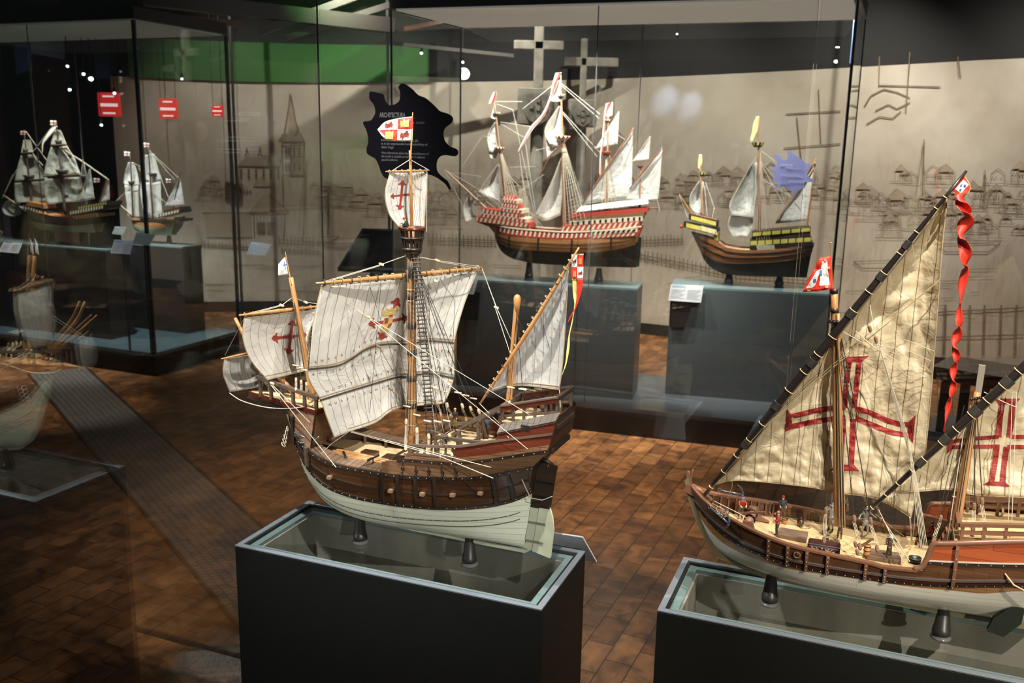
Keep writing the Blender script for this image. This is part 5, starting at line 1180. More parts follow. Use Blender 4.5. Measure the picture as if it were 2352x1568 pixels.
# shrouds with deadeyes
def shroud(F, root, a, b, c=None, chain=None, bs=.0058, m=ROPED, r=.00065, toggle=True, bm=PALEW):
    """a masthead, b upper block, c lower block, chain end"""
    a, b = P3(F, a), P3(F, b); sh = MB().tube([a, b], r, 5).build('shroud', m, root); dd = b - a
    block(F, sh, b, bs, dd, bm)
    if toggle:
        t = a + dd * (1 - .030 / np.linalg.norm(dd)); MB().tube([t - np.array([.008, -.001, 0]), t + np.array([.008, -.001, 0])], .0018, 6).build('toggle', pm('bone_toggle', (.75, .64, .42), .4), sh)
    if c is not None:
        c = P3(F, c); block(F, sh, c, bs, c - b, bm); q = MB()
        for o_ in (-.0022, 0, .0022): q.tube([b + np.array([o_, 0, -bs]), c + np.array([o_, 0, bs])], .0005, 4)
        q.build('lanyard', ROPEL, sh)
        if chain is not None:
            e = P3(F, chain); q = MB(); n = 6
            for k in range(n): q.torus(c + (e - c) * (k + .5) / n, .0030, .0010, (1, 0, .2) if k % 2 else (0, 1, 0), 8, 4, sc=(1, 1))
            q.ball(e, .0028, 6); q.build('chain', IRON, sh)
    return sh
for (x, yb, xl, yl, xc, yc) in ((933, 968, 932, 1028, 927, 1085), (958, 988, 958, 1040, 959, 1090), (985, 1002, 985, 1042, 988, 1093), (1010, 1003, 1012, 1047, 1018, 1096), (1033, 1001, 1038, 1042, 1048, 1097)):
    cc = H1.yx(F.L((xc, yc), -.1)[0], WA(F.L((xc, yc), -.1)[0]), -1, .004)
    shroud(F, s1, (950, 605, -.006), (x, yb, -.068), (xl, yl, -.092), cc)
for (x, yb, xl, yl) in ((1003, 922, 1012, 950), (1027, 930, 1036, 955), (1062, 932, 1070, 962), (1081, 938, 1092, 965), (1100, 945, 1105, 968)):
    shroud(F, s1, (955, 602, .006), (x, yb, .055), (xl, yl, .072), None)
for (x, yb, xl, yl) in ((680, 872, 680, 893), (692, 877, 692, 902), (704, 882, 704, 905)): shroud(F, s1, (676, 690, -.004), (x, yb, -.035), (xl, yl, -.048), None, bs=.0048)
for (x, yb) in ((1203, 930), (1170, 925)): shroud(F, s1, (1187, 725, -.004), (x, yb, -.028), (x + 4, yb + 24, -.045), None, bs=.0046)
for (x, yb) in ((1207, 925), (1228, 928), (1245, 925)): shroud(F, s1, (1190, 730, .004), (x, yb, .030), (x + 6, yb + 18, .042), None, bs=.0046)
# rope ladder with black rungs
lad = MB(); La = spl([P3(F, q) for q in ((950, 585, -.02), (957, 680, -.022), (965, 780, -.026), (974, 880, -.03), (980, 1000, -.034))], 46); Lb = spl([P3(F, q) for q in ((963, 585, -.014), (971, 680, -.016), (979, 780, -.02), (988, 880, -.024), (996, 1000, -.028))], 46)
ld_ = MB().tube(La, .0008, 5).build('rope_ladder', ROPED, s1); MB().tube(Lb, .0008, 5).build('side_rope', ROPED, ld_)
for a, c in zip(La[1:-1], Lb[1:-1]): MB().tube([a + (a - c) * .25, c + (c - a) * .25 + np.array([0, 0, .001])], .0015, 5).build('rung', ROPED, ld_)
# running rigging
for pts, r, m in [
    ([(1107, 616, .15), (1140, 705, .09)], .0009, ROPEL), ([(1140, 705, .09), (1183, 800, .0)], .0007, ROPEL), ([(1138, 708, .09), (1172, 812, .0)], .0007, ROPEL),
    ([(738, 655, -.11), (846, 728, -.10)], .0006, ROPEL), ([(846, 728, -.10), (1216, 952, -.07)], .0006, ROPEL), ([(848, 731, -.10), (1000, 857, -.10), (1212, 1031, -.085)], .0007, ROPEL),
    ([(621, 882, -.05), (772, 1073, -.13)], .0009, ROPEL), ([(626, 884, -.05), (712, 970, -.10)], .0008, ROPEL), ([(806, 990, -.10), (1128, 1073, -.13)], .0008, ROPEL), ([(806, 992, -.10), (1006, 1046, -.12), (1133, 1098, -.13)], .0009, ROPEL),
    ([(560, 732, -.09), (517, 815, -.02)], .0006, ROPEL), ([(898, 394, -.03), (942, 366, 0)], .0007, ROPEL), ([(984, 390, .03), (945, 368, 0)], .0007, ROPEL), ([(981, 395, .03), (980, 532, .02)], .0005, ROPEL),
    ([(740, 648, -.11), (876, 607, -.03)], .0006, ROPEL), ([(742, 650, -.11), (876, 609, -.03)], .0006, ROPEL), ([(876, 607, -.03), (938, 585, 0)], .0008, ROPEL), ([(1100, 612, .15), (1004, 598, .05)], .0006, ROPEL), ([(1098, 616, .15), (1004, 600, .05)], .0006, ROPEL), ([(1004, 598, .05), (952, 588, 0)], .0008, ROPEL),
    ([(565, 721, -.09), (647, 700, -.02)], .0006, ROPEL), ([(567, 723, -.09), (647, 702, -.02)], .0006, ROPEL), ([(647, 701, -.02), (670, 684, 0)], .0007, ROPEL), ([(736, 698, .05), (702, 694, .03), (678, 684, 0)], .0006, ROPEL),
    ([(875, 652, -.04), (866, 760, -.05), (846, 985, -.04)], .0005, ROPED), ([(848, 655, -.05), (777, 725, -.09)], .0005, ROPED), ([(777, 724, -.09), (712, 745, -.12)], .0004, ROPED), ([(777, 726, -.09), (706, 790, -.12)], .0004, ROPED), ([(778, 727, -.09), (704, 830, -.12)], .0004, ROPED),
    ([(850, 658, -.05), (905, 830, -.05), (925, 925, -.03)], .0004, ROPED), ([(1010, 640, .08), (1045, 690, .09), (1035, 900, .05)], .0005, ROPED), ([(982, 632, .05), (990, 800, .03)], .0005, ROPED),
    ([(870, 795, -.05), (932, 905, -.03)], .0005, ROPED), ([(895, 890, -.05), (935, 940, -.03)], .0005, ROPED), ([(1186, 730, .0), (1300, 905, .03)], .0004, ROPED), ([(1232, 690, 0), (1290, 900, .02)], .0004, ROPED), ([(1285, 895, 0), (1287, 935, .0)], .0009, ROPEL),
    ([(803, 990, -.10), (760, 1020, -.08), (735, 1045, -.09)], .0007, ROPEL), ([(1100, 925, -.012), (1150, 975, -.04), (1168, 1005, -.08)], .0007, ROPEL), ([(950, 603, 0), (1110, 1000, -.07)], .0004, ROPED)]:
    rope(F, s1, pts, r, m)
for i in range(7): rope(F, s1, [(937 + i * 4, 590, -.01), (932 + i * 3, 990, -.06)], .0004, ROPED if i % 2 else ROPEM)
for i in range(6): rope(F, s1, [(955, 600, 0), (1000 + i * 9, 990, -.03 + .01 * i)], .0004, ROPED if i % 2 else ROPEL)
for i in range(6): rope(F, s1, [(936 + i * 6, 395, 0), (955 + i * 4, 520, -.004)], .0004, ROPEM)
for i in range(5): rope(F, s1, [(672 + i, 690, 0), (690 + i * 9, 850 + i * 3, -.01 + .015 * i)], .0004, ROPED)
sl = spl([P3(F, q) for q in ((527, 902, -.06), (555, 920, -.06), (610, 935, -.06), (660, 938, -.05), (698, 934, -.06))], 16); MB().tube(sl, .0011, 6).build('bow_rope', ROPEL, s1)
for p in ((876, 607, -.03), (1004, 598, .05), (647, 701, -.02), (702, 694, .03), (846, 728, -.10), (777, 725, -.09), (1140, 706, .09), (870, 796, -.05), (897, 893, -.05), (1035, 875, .02), (998, 890, -.02), (1168, 1005, -.07), (625, 880, -.05), (850, 660, -.04), (1000, 645, .07)): block(F, s1, P3(F, p), .0052, (.9, .2, -.35), PALEW if p[0] not in (777, 870, 897) else pm('brown_block', (.22, .13, .07), .5))
# ================================================================== SHIP TWO: lateen caravel with red crosses
s2 = ship_root(S2F, 'long low two masted lateen ship model with huge cream triangular sails bearing outlined red crosses')
F = S2F
H2 = Hull([(.055, -.150), (.066, -.195), (.085, -.245), (.11, -.270), (.15, -.292), (.19, -.308), (.22, -.316), (.30, -.32)], [(.055, .34), (.10, .37), (.16, .40), (.25, .43)],
          [(.055, .003), (.064, .032), (.075, .054), (.09, .073), (.11, .087), (.14, .095), (.17, .0975), (.21, .096), (.25, .092), (.30, .088)],
          [(.05, .05), (.12, .15), (.18, .5), (.30, .62)], sb=.30, sa=.6, pb=1.9, qb=.95, pa=2.2)
HB2 = planks('lateen_hull_planking', (.120, .055, .026), (.085, .038, .018), (.04, .018, .009), .011, .05, .28, .5, var=.2, gap=.03)
HONEY = planks('honey_lower_planking', (.40, .19, .06), (.33, .15, .045), (.12, .05, .015), .0075, .4, .3, .5, var=.12)
RAIL2 = pm('smooth_brown_rail', (.20, .095, .058), .28, var=.15, vscale=40, stretch=(.2, 1, 1), coat=.3)
IV2 = planks('cream_lower_hull', (.82, .78, .68), (.76, .72, .62), (.55, .50, .42), .02, 1.0, .22, .5, var=.08, gap=.02)
WH2 = smooth_interp([(-.31, .175), (-.29, .150), (-.268, .132), (-.237, .120), (-.203, .117), (-.154, .116), (-.086, .120), (-.013, .124), (.091, .128), (.15, .132), (.20, .134), (.26, .150), (.42, .17)])
ME2 = smooth_interp([(-.32, .198), (-.30, .185), (-.265, .164), (-.221, .149), (-.16, .141), (-.096, .139), (-.014, .140), (.062, .144), (.142, .153), (.252, .172), (.42, .19)])
SH2 = smooth_interp([(-.33, .232), (-.312, .212), (-.272, .191), (-.207, .177), (-.127, .166), (-.052, .161), (.019, .1575), (.08, .158), (.42, .20)])
RL2 = smooth_interp([(.10, .181), (.248, .201), (.42, .222)])
SU2 = smooth_interp([(.088, .160), (.100, .168), (.107, .19), (.112, .2095), (.13, .2135), (.244, .236), (.42, .262)])
H2.band(.055, WH2, n=60, m=12).build('lower_hull', IV2, s2)
H2.band(WH2, lambda x: max(WH2(x) + .001, ME2(x) - .012), n=60, m=3, off=.0003).build('honey_strake', HONEY, s2)
H2.band(lambda x: ME2(x) - .014, lambda x: ME2(x) - .009, off=.0025, th=.004, m=2).build('wale', DKWOOD, s2)
H2.band(lambda x: ME2(x) - .009, lambda x: ME2(x) - .002, off=.0008, th=.003, m=1).build('red_strake', pm('dark_red_strake', (.07, .015, .01), .3, coat=.4), s2)
H2.band(lambda x: ME2(x) - .003, lambda x: ME2(x) + .0015, off=.0035, th=.005, m=1).build('wale', pm('polished_wale', (.12, .10, .09), .22, coat=.6), s2)
H2.band(ME2, SH2, n=60, m=4).build('hull_planking', HB2, s2)
H2.band(lambda x: SH2(x) - .0005, lambda x: SH2(x) + .0035, off=.0035, th=.0105, m=1, t0=0, t1=H2.s_at(.092, .16), n=50).build('cap_rail', RAIL2, s2)
# raised after bulwark
TA2 = H2.s_at(.088, .17)
H2.band(lambda x: SH2(x) if x < .1 else RL2(x), SU2, off=0, th=.005, t0=TA2, t1=1, n=50, m=3).build('red_bulwark', planks('red_bulwark_planks', (.36, .085, .030), (.26, .055, .02), (.05, .01, .005), .018, .4, .22, .6, var=.12, gap=.02), s2)
H2.band(lambda x: SH2(x), lambda x: RL2(x), off=0, th=.005, t0=H2.s_at(.10, .17), t1=1, n=40, m=2).build('hull_planking', HB2, s2)
H2.band(lambda x: RL2(x) - .001, lambda x: RL2(x) + .001, off=.0022, th=.003, t0=H2.s_at(.104, .18), t1=1, n=40, m=1).build('bright_moulding', pm('bright_moulding', (.50, .47, .42), .2, coat=.5), s2)
H2.band(lambda x: RL2(x) - .007, lambda x: RL2(x) - .001, off=.0015, th=.003, t0=H2.s_at(.104, .18), t1=1, n=40, m=1).build('wale', DKWOOD, s2)
for sd in (-1, 1):
    q = [H2.yx(x, SU2(x) + .002, sd, -.001) for x in np.linspace(.086, .42, 70)]; MB().tube(q, .0048, 8).build('rail_sweep', RAIL2, s2)
DK2 = smooth_interp([(-.32, .172), (-.25, .155), (-.15, .1465), (.0, .1435), (.12, .146)])
H2.deck(DK2, -.295, .15, .005).build('main_deck', planks('bright_deck_planks', (.66, .48, .26), (.56, .40, .21), (.24, .15, .08), .006, .2, .45), s2)
H2.deck(lambda x: .212 + (x - .14) * .12, .145, .41, .010).build('after_deck', MATS['bright_deck_planks'], s2)
MB().box((.145, 0, .178), (.004, .176, .066)).build('bulkhead', DKWOOD, s2)
# inner bulwark frames and far rail
for sd in (-1, 1):
    for x in np.arange(-.285, -.16, .0135): MB().beam(H2.yx(x, DK2(x), sd, -.006), H2.yx(x, SH2(x), sd, -.006), .006, .003, up=(1, 0, 0)).build('bulwark_frame', RAIL2, s2)
# keel, stem piece
b = MB(); KP = [(-.318, .225), (-.309, .19), (-.293, .15), (-.271, .11), (-.246, .084), (-.196, .065), (-.150, .055), (0, .051), (.2, .050), (.34, .052)]
b.prism([(x - .007, z - .004) for x, z in KP] + [(x, z + .004) for x, z in reversed(KP)], -.003, .003); b.build('keel', pm('olive_keel', (.20, .17, .09), .35, coat=.3), s2)
MB().prism([(-.3215, .206), (-.3080, .206), (-.3120, .222), (-.3095, .2440), (-.3122, .2445), (-.3142, .2300), (-.3165, .2385), (-.3200, .2415), (-.3222, .2400), (-.3212, .222)], -.0028, .0028).build('stem_head', RAIL2, s2)
MB().prism([(-.325, .203), (-.318, .215), (-.292, .205), (-.27, .19), (-.285, .188), (-.31, .196)], -.006, .006).build('bow_block', RAIL2, s2, bevel=.001)
for x in (-.152, -.118, -.085, -.050, .012, .043, .148, .26):
    for sd in (-1, 1):
        z1 = SH2(x) - .001 if x < .1 else SU2(x) - .002
        rb = H2.rib(x, ME2(x) - .016, z1, .0055, .0062, side=sd).build('rider', RAIL2, s2)
        nb = MB()
        for k in range(5): nb.ball(H2.yx(x, ME2(x) - .013 + (z1 - ME2(x) + .013) * k / 4.2, sd, .0066), .0009, 4)
        nb.build('bolts', NAILM, rb)
b = MB()
for sd in (-1, 1):
    for x in np.arange(-.29, .40, .0135): b.ball(H2.yx(x, ME2(x) - .0115, sd, .0028), .0008, 4)
    for x in np.arange(.11, .40, .018): b.ball(H2.yx(x, RL2(x) - .004, sd, .0018), .0009, 4)
b.build('nail_heads', NAILM, s2)['kind'] = 'stuff'
for sd in (-1, 1): q = H2.yx(-.102, .151, sd, .0015); MB().torus(q, .0052, .0016, (0, 1, 0), 16, 6).build('round_port', RAIL2, s2); MB().lathe(q, [(.004, -.0005), (.004, .0005)], 12, axis=(0, 1, 0)).build('port_lid', DKWOOD, s2)
# after rail, ladder, rudder end
for sd in (-1, 1):
    MB().beam((.150, sd * .066, .2415), (.40, sd * .056, .278), .009, .006).build('after_rail', RAIL2, s2); MB().beam((.150, sd * .066, .2275), (.40, sd * .056, .262), .005, .006).build('after_rail', RAIL2, s2)
    for k in range(8): x = .155 + k * .032; MB().beam((x, sd * (.066 - .04 * (x - .15)), .213), (x, sd * (.066 - .04 * (x - .15)), .24 + .14 * (x - .15)), .007, .005, up=(1, 0, 0)).build('rail_post', RAIL2, s2)
MB().beam((.150, -.066, .240), (.150, .03, .240), .008, .007).build('after_rail', RAIL2, s2)
MB().box((.148, .045, .23), (.012, .012, .045)).build('bitt_post', RAIL2, s2, bevel=.001)
ldd = MB(); ldd.beam((.118, -.020, .147), (.141, -.020, .213), .003, .006); ldd.beam((.118, .004, .147), (.141, .004, .213), .003, .006); ldd = ldd.build('ladder', RAIL2, s2)
for k in range(5): MB().box((.121 + k * .0045, -.008, .157 + k * .0125), (.009, .024, .002)).build('step', RAIL2, ldd)
MB().beam((.098, .068, .198), (.148, .058, .196), .010, .006).build('cross_beam', RAIL2, s2)
rope(F, s2, [H2.yx(.222, .180, -1, .001), (.235, -.105, .168), (.25, -.10, .160), (.30, -.10, .158)], .0014, PALEW, name='mooring_line')
MB().prism([(.215, .056), (.238, .052), (.26, .080), (.262, .105), (.245, .105), (.222, .080)], -.054, -.044).build('dark_stern_fitting', pm('dark_green_fitting', (.02, .024, .018), .4), s2, bevel=.002)
# deck furniture
def hatch(x, y, w, d, h=.008, m=None, rz=0): return MB().box((x, y, DK2(x) + h / 2), (w, d, h), rz).build('hatch', m or WALNUT, s2, bevel=.0008)
BRH = pm('brown_hatch_board', (.14, .085, .060), .5, var=.25, vscale=60)
hatch(-.118, -.006, .052, .036, .008, BRH); hatch(.040, -.030, .056, .036, .008, BRH); MB().box((.040, -.030, DK2(.04) + .0085), (.046, .026, .003)).build('hatch_cover', BRH, s2)
for y in (-.004, ): MB().box((-.06, -.042, DK2(-.06) + .010), (.052, .003, .020)).build('brick_back', pm('brick_red', (.09, .03, .02), .7), s2)
fb = MB(); fb.box((-.06, -.053, DK2(-.06) + .002), (.052, .022, .004)); fb.box((-.086, -.053, DK2(-.06) + .009), (.003, .022, .018)); fb.box((-.034, -.053, DK2(-.06) + .009), (.003, .022, .018)); fb.build('fire_box', IRON, s2)
for z in (.014, .018): MB().tube([(-.087, -.062, DK2(-.06) + z), (-.033, -.062, DK2(-.06) + z)], .0009, 5).build('spit_bar', STEEL, s2)
emb = MB()
for k in range(36): emb.ball((-.083 + random.random() * .046, -.062 + random.random() * .018, DK2(-.06) + .005 + random.random() * .002), .0016, 4, sc=(1, 1, .7))
emb.build('embers', pm('pink_ash', (.48, .25, .20), .8, var=.4, vscale=400), s2)['kind'] = 'stuff'
# windlass at the bow
wl = MB(); wl.tube([(-.196, -.038, .170), (-.196, .034, .170)], .0078, 12); wl = wl.build('windlass', pm('windlass_wood', (.26, .13, .075), .45), s2)
for y in (-.040, .036): MB().prism([(-.212, .150), (-.165, .150), (-.182, .158), (-.188, .176), (-.205, .176)], y - .004, y + .004).build('windlass_cheek', RAIL2, wl)
for y in (-.018, .012): MB().torus((-.196, y, .170), .0088, .0022, (0, 1, 0), 14, 6).build('iron_band', IRON, wl)
MB().beam((-.222, -.012, .176), (-.168, -.030, .194), .005, .004).build('hand_lever', RAIL2, wl)
def anchor(F, root, a, b, s=.010, m=STEEL):
    a, b = np.array(a, float), np.array(b, float); d = (b - a) / np.linalg.norm(b - a); side = np.cross(d, [0, 0, 1.0]); side /= np.linalg.norm(side); q = MB(); q.tube([a, b], [.0017, .0024], 8); q.torus(a - d * .003, .0035, .0008, side, 10, 5)
    for sg in (-1, 1):
        up = np.cross(side, d); arc = [b + up * sg * s * 1.5 * math.sin(t) - d * s * 1.5 * (1 - math.cos(t)) for t in np.linspace(0, 1.35, 9)]; q.tube(arc, [.0026 - .0002 * i for i in range(9)], 7); e = arc[-2]
        q.add([e + side * s * .35 - d * .001, e - side * s * .35 - d * .001, e + up * sg * s * .5 - d * s * .35], [(0, 1, 2)]); q.add([e + side * s * .35 - d * .002, e - side * s * .35 - d * .002, e + up * sg * s * .5 - d * s * .36], [(2, 1, 0)])
    return q.build('anchor', m, root)
an1 = anchor(F, s2, P3(F, (1632, 1166, -.045)), P3(F, (1674, 1202, -.075)), .013); an2 = anchor(F, s2, P3(F, (1656, 1126, .055)), P3(F, (1706, 1136, .062)), .012)
for k, q in enumerate(((1652, 1170, -.055), (1663, 1180, -.06), (1655, 1185, -.06))): MB().torus(P3(F, q), .0058 + .001 * k, .0008, (.3, 1, .4 * k), 12, 5).build('rope_coil', ROPEL, s2)
for q in ((2108, 1250, .05), (2145, 1225, .07), (2295, 1170, .06)): p = P3(F, (q[0], q[1], q[2])); [MB().torus(p + np.array([k * .0012, 0, 0]), .0115, .0009, (.9, .3, 0), 16, 5).build('rope_coil', ROPEM, s2) for k in range(3)]
for x in (-.150, -.10, -.06): MB().torus((x, .05, DK2(x) + .002), .009, .0009, (0, 0, 1), 16, 5, sc=(1.2, .7)).build('rope_coil', ROPEM, s2)
rope(F, s2, [(1635, 1155, 0), (1700, 1190, -.03), (1790, 1255, -.055)], .0010, ROPEM); rope(F, s2, [(1640, 1150, 0), (1700, 1180, -.02), (1800, 1245, -.05)], .0008, ROPEL)
# masts and yards
m1 = mast(F, s2, (1928, 1205, 0), (1916, 668, 0), .0098, .0058, 'main_mast'); spar(F, s2, [(1936, 1205, -.010), (1925, 720, -.007)], [.0034, .0030], name='mast_pole')
for y_, r in ((668, .0068), (712, .0072), (760, .0078)): p = F.L((1916 + (y_ - 668) * .02, y_), 0); MB().lathe(p, [(r, -.004), (r, .004)], 12).build('mast_band', DKWOOD, m1)
spar(F, s2, [(1912, 668, 0), (1908, 556, 0)], [.0012, .0007], name='flag_pole'); MB().ball(F.L((1908, 558), 0), .0018, 6).build('finial', GOLD, s2)
m2 = mast(F, s2, (2190, 1245, 0), (2246, 900, 0), .0082, .0056, 'mizzen_mast'); MB().beam(F.L((2246, 905), 0), F.L((2256, 838), 0), .010, .006, up=(0, 1, 0)).build('mast_head', pm('grey_mast_head', (.22, .19, .16), .5), m2)
YB = pm('black_yard_paint', (.018, .014, .013), .28, coat=.4); WOOL = pm('yard_lashing_black', (.03, .026, .022), .6)
def yard2(a, c, y, r, rings, lash, nm='lateen_yard'):
    a = P3(F, (*a, y)); c = P3(F, (*c, y)); q = spl([a, c], 14); rr = np.interp(np.linspace(0, 1, 14), np.linspace(0, 1, len(r)), r); o = MB().tube(q, list(rr), 12).build(nm, YB, s2); d = (c - a)
    for t in rings: rt_ = float(np.interp(t, np.linspace(0, 1, len(r)), r)); MB().torus(a + d * t, rt_ + .0005, .0010, d, 14, 6).build('rope_ring', PALEW, o)
    dn = d / np.linalg.norm(d)
    for t in lash:
        rt_ = float(np.interp(t, np.linspace(0, 1, len(r)), r)); b = MB()
        for k in range(7): b.torus(a + d * t + dn * (k - 3) * .0021, rt_ + .0008, .0012, d, 12, 5)
        b.build('lashing', WOOL, o)
    return o
yard2((1618, 1137), (2220, 392), -.012, [.0036, .0052, .0080, .0078, .0066, .0040, .0022], [.03, .085, .14, .195, .25, .305, .36, .42, .475, .53, .61, .665, .72, .775, .835, .90, .93], [.18, .31, .45, .60, .71, .80], )
yard2((1994, 1174), (2500, 705), -.014, [.0030, .0050, .0080, .0080, .0060], [.02, .09, .15, .22, .28, .36, .43, .50, .57, .64, .71], [.26, .38, .52, .66])
# sails
CR = (.68, .59, .42); CS = (.26, .19, .10)
c2 = sailcloth('cream_satin_sail', CR, CS, .0245, rough=.36, trans=.36, wr=.9)
big = Sail(F, s2, [[(2170, 458), (2172, 457), (2174, 456)], [(2148, 490), (2160, 492), (2172, 494)], [(2096, 562), (2130, 564), (2164, 566)], [(1982, 703), (2070, 706), (2153, 714)], [(1862, 852), (2000, 856), (2141, 868)], [(1744, 1000), (1930, 1000), (2128, 1012)],
    [(1690, 1066), (1900, 1072), (2122, 1060)], [(1645, 1112), (1700, 1103), (1850, 1117), (1930, 1132), (2000, 1142), (2050, 1162), (2092, 1188)]], (0, -.006, 0), .010, .030, c2, .0105, 84, 96, seed=1, wscale=22, vdir=True)
RED2 = REDD
big.decal(ribbon([(1815, 957), (1870, 944), (1920, 936), (1942, 934)], 12) + ribbon([(1815, 980), (1870, 968), (1920, 961), (1942, 959)], 12) + ribbon([(1965, 938), (2000, 948), (2040, 966), (2070, 974), (2092, 975)], 12) + ribbon([(1965, 960), (2000, 974), (2040, 990), (2070, 997), (2092, 998)], 12) +
    ribbon([(1951, 826), (1944, 880), (1940, 936)], 12) + ribbon([(1974, 826), (1968, 880), (1962, 936)], 12) + ribbon([(1938, 962), (1934, 1010), (1931, 1068)], 12) + ribbon([(1960, 962), (1958, 1010), (1955, 1068)], 13) +
    [[(1808, 939), (1816, 951), (1816, 986), (1802, 992)], [(1816, 948), (1820, 955), (1818, 984), (1812, 986)], [(2103, 953), (2097, 1017), (2084, 1000), (2088, 968)], [(1933, 820), (1996, 817), (1979, 831), (1946, 831)], [(1905, 1080), (1924, 1066), (1962, 1067), (1974, 1082)]], RED2, 'red_cross')
bs2 = Sail(F, s2, [[(2346, 850), (2420, 822), (2520, 760)], [(2318, 878), (2430, 875), (2560, 868)], [(2242, 952), (2400, 950), (2600, 945)], [(2135, 1052), (2370, 1052), (2600, 1046)], [(2048, 1130), (2120, 1127), (2180, 1124), (2240, 1136), (2352, 1142), (2600, 1152)]], (0, -.008, 0), .008, .022, sailcloth('cream_satin_sail_after', CR, CS, .0245, rough=.36, trans=.36, wr=.9), .0085, 70, 56, seed=8, wscale=22, vdir=True)
bs2.decal(ribbon([(2186, 1014), (2230, 1008), (2294, 1003)], 9) + ribbon([(2186, 1027), (2230, 1026), (2296, 1025)], 9) + ribbon([(2320, 1003), (2352, 1003), (2430, 1005)], 9) + ribbon([(2314, 1026), (2352, 1026), (2430, 1028)], 9) + ribbon([(2302, 925), (2296, 970), (2294, 1004)], 13) + ribbon([(2326, 925), (2322, 970), (2318, 1004)], 13) +
    ribbon([(2290, 1026), (2284, 1070), (2277, 1108)], 13) + ribbon([(2312, 1026), (2306, 1070), (2302, 1108)], 13) + [[(2181, 1002), (2189, 1010), (2187, 1030), (2174, 1044)], [(2283, 915), (2344, 915), (2332, 927), (2295, 929)], [(2257, 1113), (2272, 1105), (2308, 1106), (2322, 1118)], [(2440, 990), (2440, 1040), (2426, 1030), (2426, 1002)]], RED2, 'red_cross')
# flags
gf = flag_px(F, s2, [[(1882, 592), (1895, 591), (1908, 588)], [(1868, 622), (1890, 612), (1910, 612)], [(1858, 640), (1886, 640), (1911, 640)], [(1843, 670), (1876, 668), (1912, 663)]], (-.09, -.003, 12), None, 'flag', m=REDF, wr=.006, wscale=40, edge=REDF)
gf.decal([[(1888, 600), (1900, 598), (1905, 654), (1882, 656), (1884, 630)], [(1876, 622), (1885, 618), (1872, 656), (1862, 662), (1851, 662)]], WHITEC, 'white_field', -.0012); gf.decal([[(1882, 621), (1888, 620), (1888, 633), (1882, 633)], [(1868, 641), (1875, 640), (1874, 648), (1868, 649)]], BLUEF, 'blue_shields', -.002)
gf.decal([[(1893, 596), (1898, 595), (1898, 599), (1893, 599)], [(1902, 612), (1906, 612), (1906, 618), (1902, 618)], [(1895, 657), (1902, 656), (1902, 661), (1895, 661)], [(1854, 665), (1862, 665), (1861, 668), (1854, 668)]], GOLD, 'castles', -.002)
sf = flag_px(F, s2, [[(2214, 402), (2220, 412), (2228, 425)], [(2200, 420), (2213, 430), (2226, 440)], [(2186, 436), (2196, 445), (2207, 449)]], (.1, -.010, 0), None, 'streamer_head', m=REDF, wr=.003, edge=YELF)
sf.decal([[(2213, 412), (2225, 424), (2207, 444), (2194, 434)]], WHITEC, 'white_field', -.0012); sf.decal([[(2207, 422), (2211, 423), (2209, 428), (2205, 427)], [(2215, 422), (2220, 425), (2218, 430), (2213, 427)], [(2205, 433), (2209, 434), (2207, 439), (2203, 437)]], BLUEF, 'blue_shields', -.002)
# long twisted streamer: a narrow band turning about its own axis
cl = spl([(2212, 440), (2213, 480), (2218, 515), (2212, 545), (2217, 575), (2213, 600), (2216, 620), (2211, 650), (2208, 680), (2206, 705), (2203, 730), (2199, 760), (2196, 790), (2196, 820), (2190, 850), (2192, 880), (2184, 905), (2178, 930), (2174, 960), (2168, 992)], 130)
wv = smooth_interp([(0, 30), (.1, 29), (.22, 26), (.30, 22), (.36, 18), (.42, 10), (.46, 5), (.52, 14), (.60, 19), (.7, 15), (.8, 12), (.9, 11), (1, 7)])
P = [[], []]
for i, q in enumerate(cl):
    t = i / 129; a = 11.0 * t + .9 * math.sin(t * 30) + .5; c = F.L((q[0] - (wv(t) * .0), q[1]), -.012); w = wv(t) * .00084; th_ = 2 * math.pi * (5.2 * t + .25 * math.sin(9 * t)) + .3; o_ = np.array([.35 * np.sign(math.cos(th_)) * (1 if t < .9 else .4) + .65 * math.cos(th_), .9 * math.sin(th_), .42]) * w * .52; P[0].append(c - o_); P[1].append(c + o_)
tw = MB(); tw.grid([[p[0] + (p[1] - p[0]) * k / 4 for p in zip(*P)] for k in range(5)]); o = tw.build('long_streamer', REDF, s2); o.modifiers.new('s', 'SOLIDIFY').thickness = .0005
# shrouds and lines
BB = pm('brown_block', (.22, .13, .07), .5)
def tack(a, b, c, y=0, bs=.0062): return shroud(F, s2, a, b, c, None, bs, ROPED, .0009, False, BB)
for a, b, c in (((1917, 745, -.005), (1897, 1172, -.055), (1893, 1240, -.085)), ((1918, 745, -.005), (1962, 1190, -.055), (1975, 1255, -.085)), ((1922, 745, -.005), (2000, 1195, -.05), (2015, 1260, -.085)),
                ((1920, 745, .005), (1912, 1130, .05), (1913, 1165, .07)), ((1922, 745, .005), (1943, 1133, .05), (1946, 1168, .07)), ((1924, 745, .005), (1980, 1125, .05), (1990, 1160, .07)), ((1926, 745, .005), (2006, 1140, .05), (2018, 1178, .07)),
                ((2240, 930, -.004), (2238, 1162, -.02), (2235, 1215, -.045)), ((2243, 930, -.004), (2256, 1150, -.02), (2262, 1212, -.045)), ((2244, 930, .004), (2224, 1118, .03), (2222, 1170, .055)), ((2247, 930, .004), (2246, 1120, .03), (2250, 1170, .055)), ((2240, 930, -.004), (2160, 1190, -.03), (2145, 1240, -.06))): tack(a, b, c)
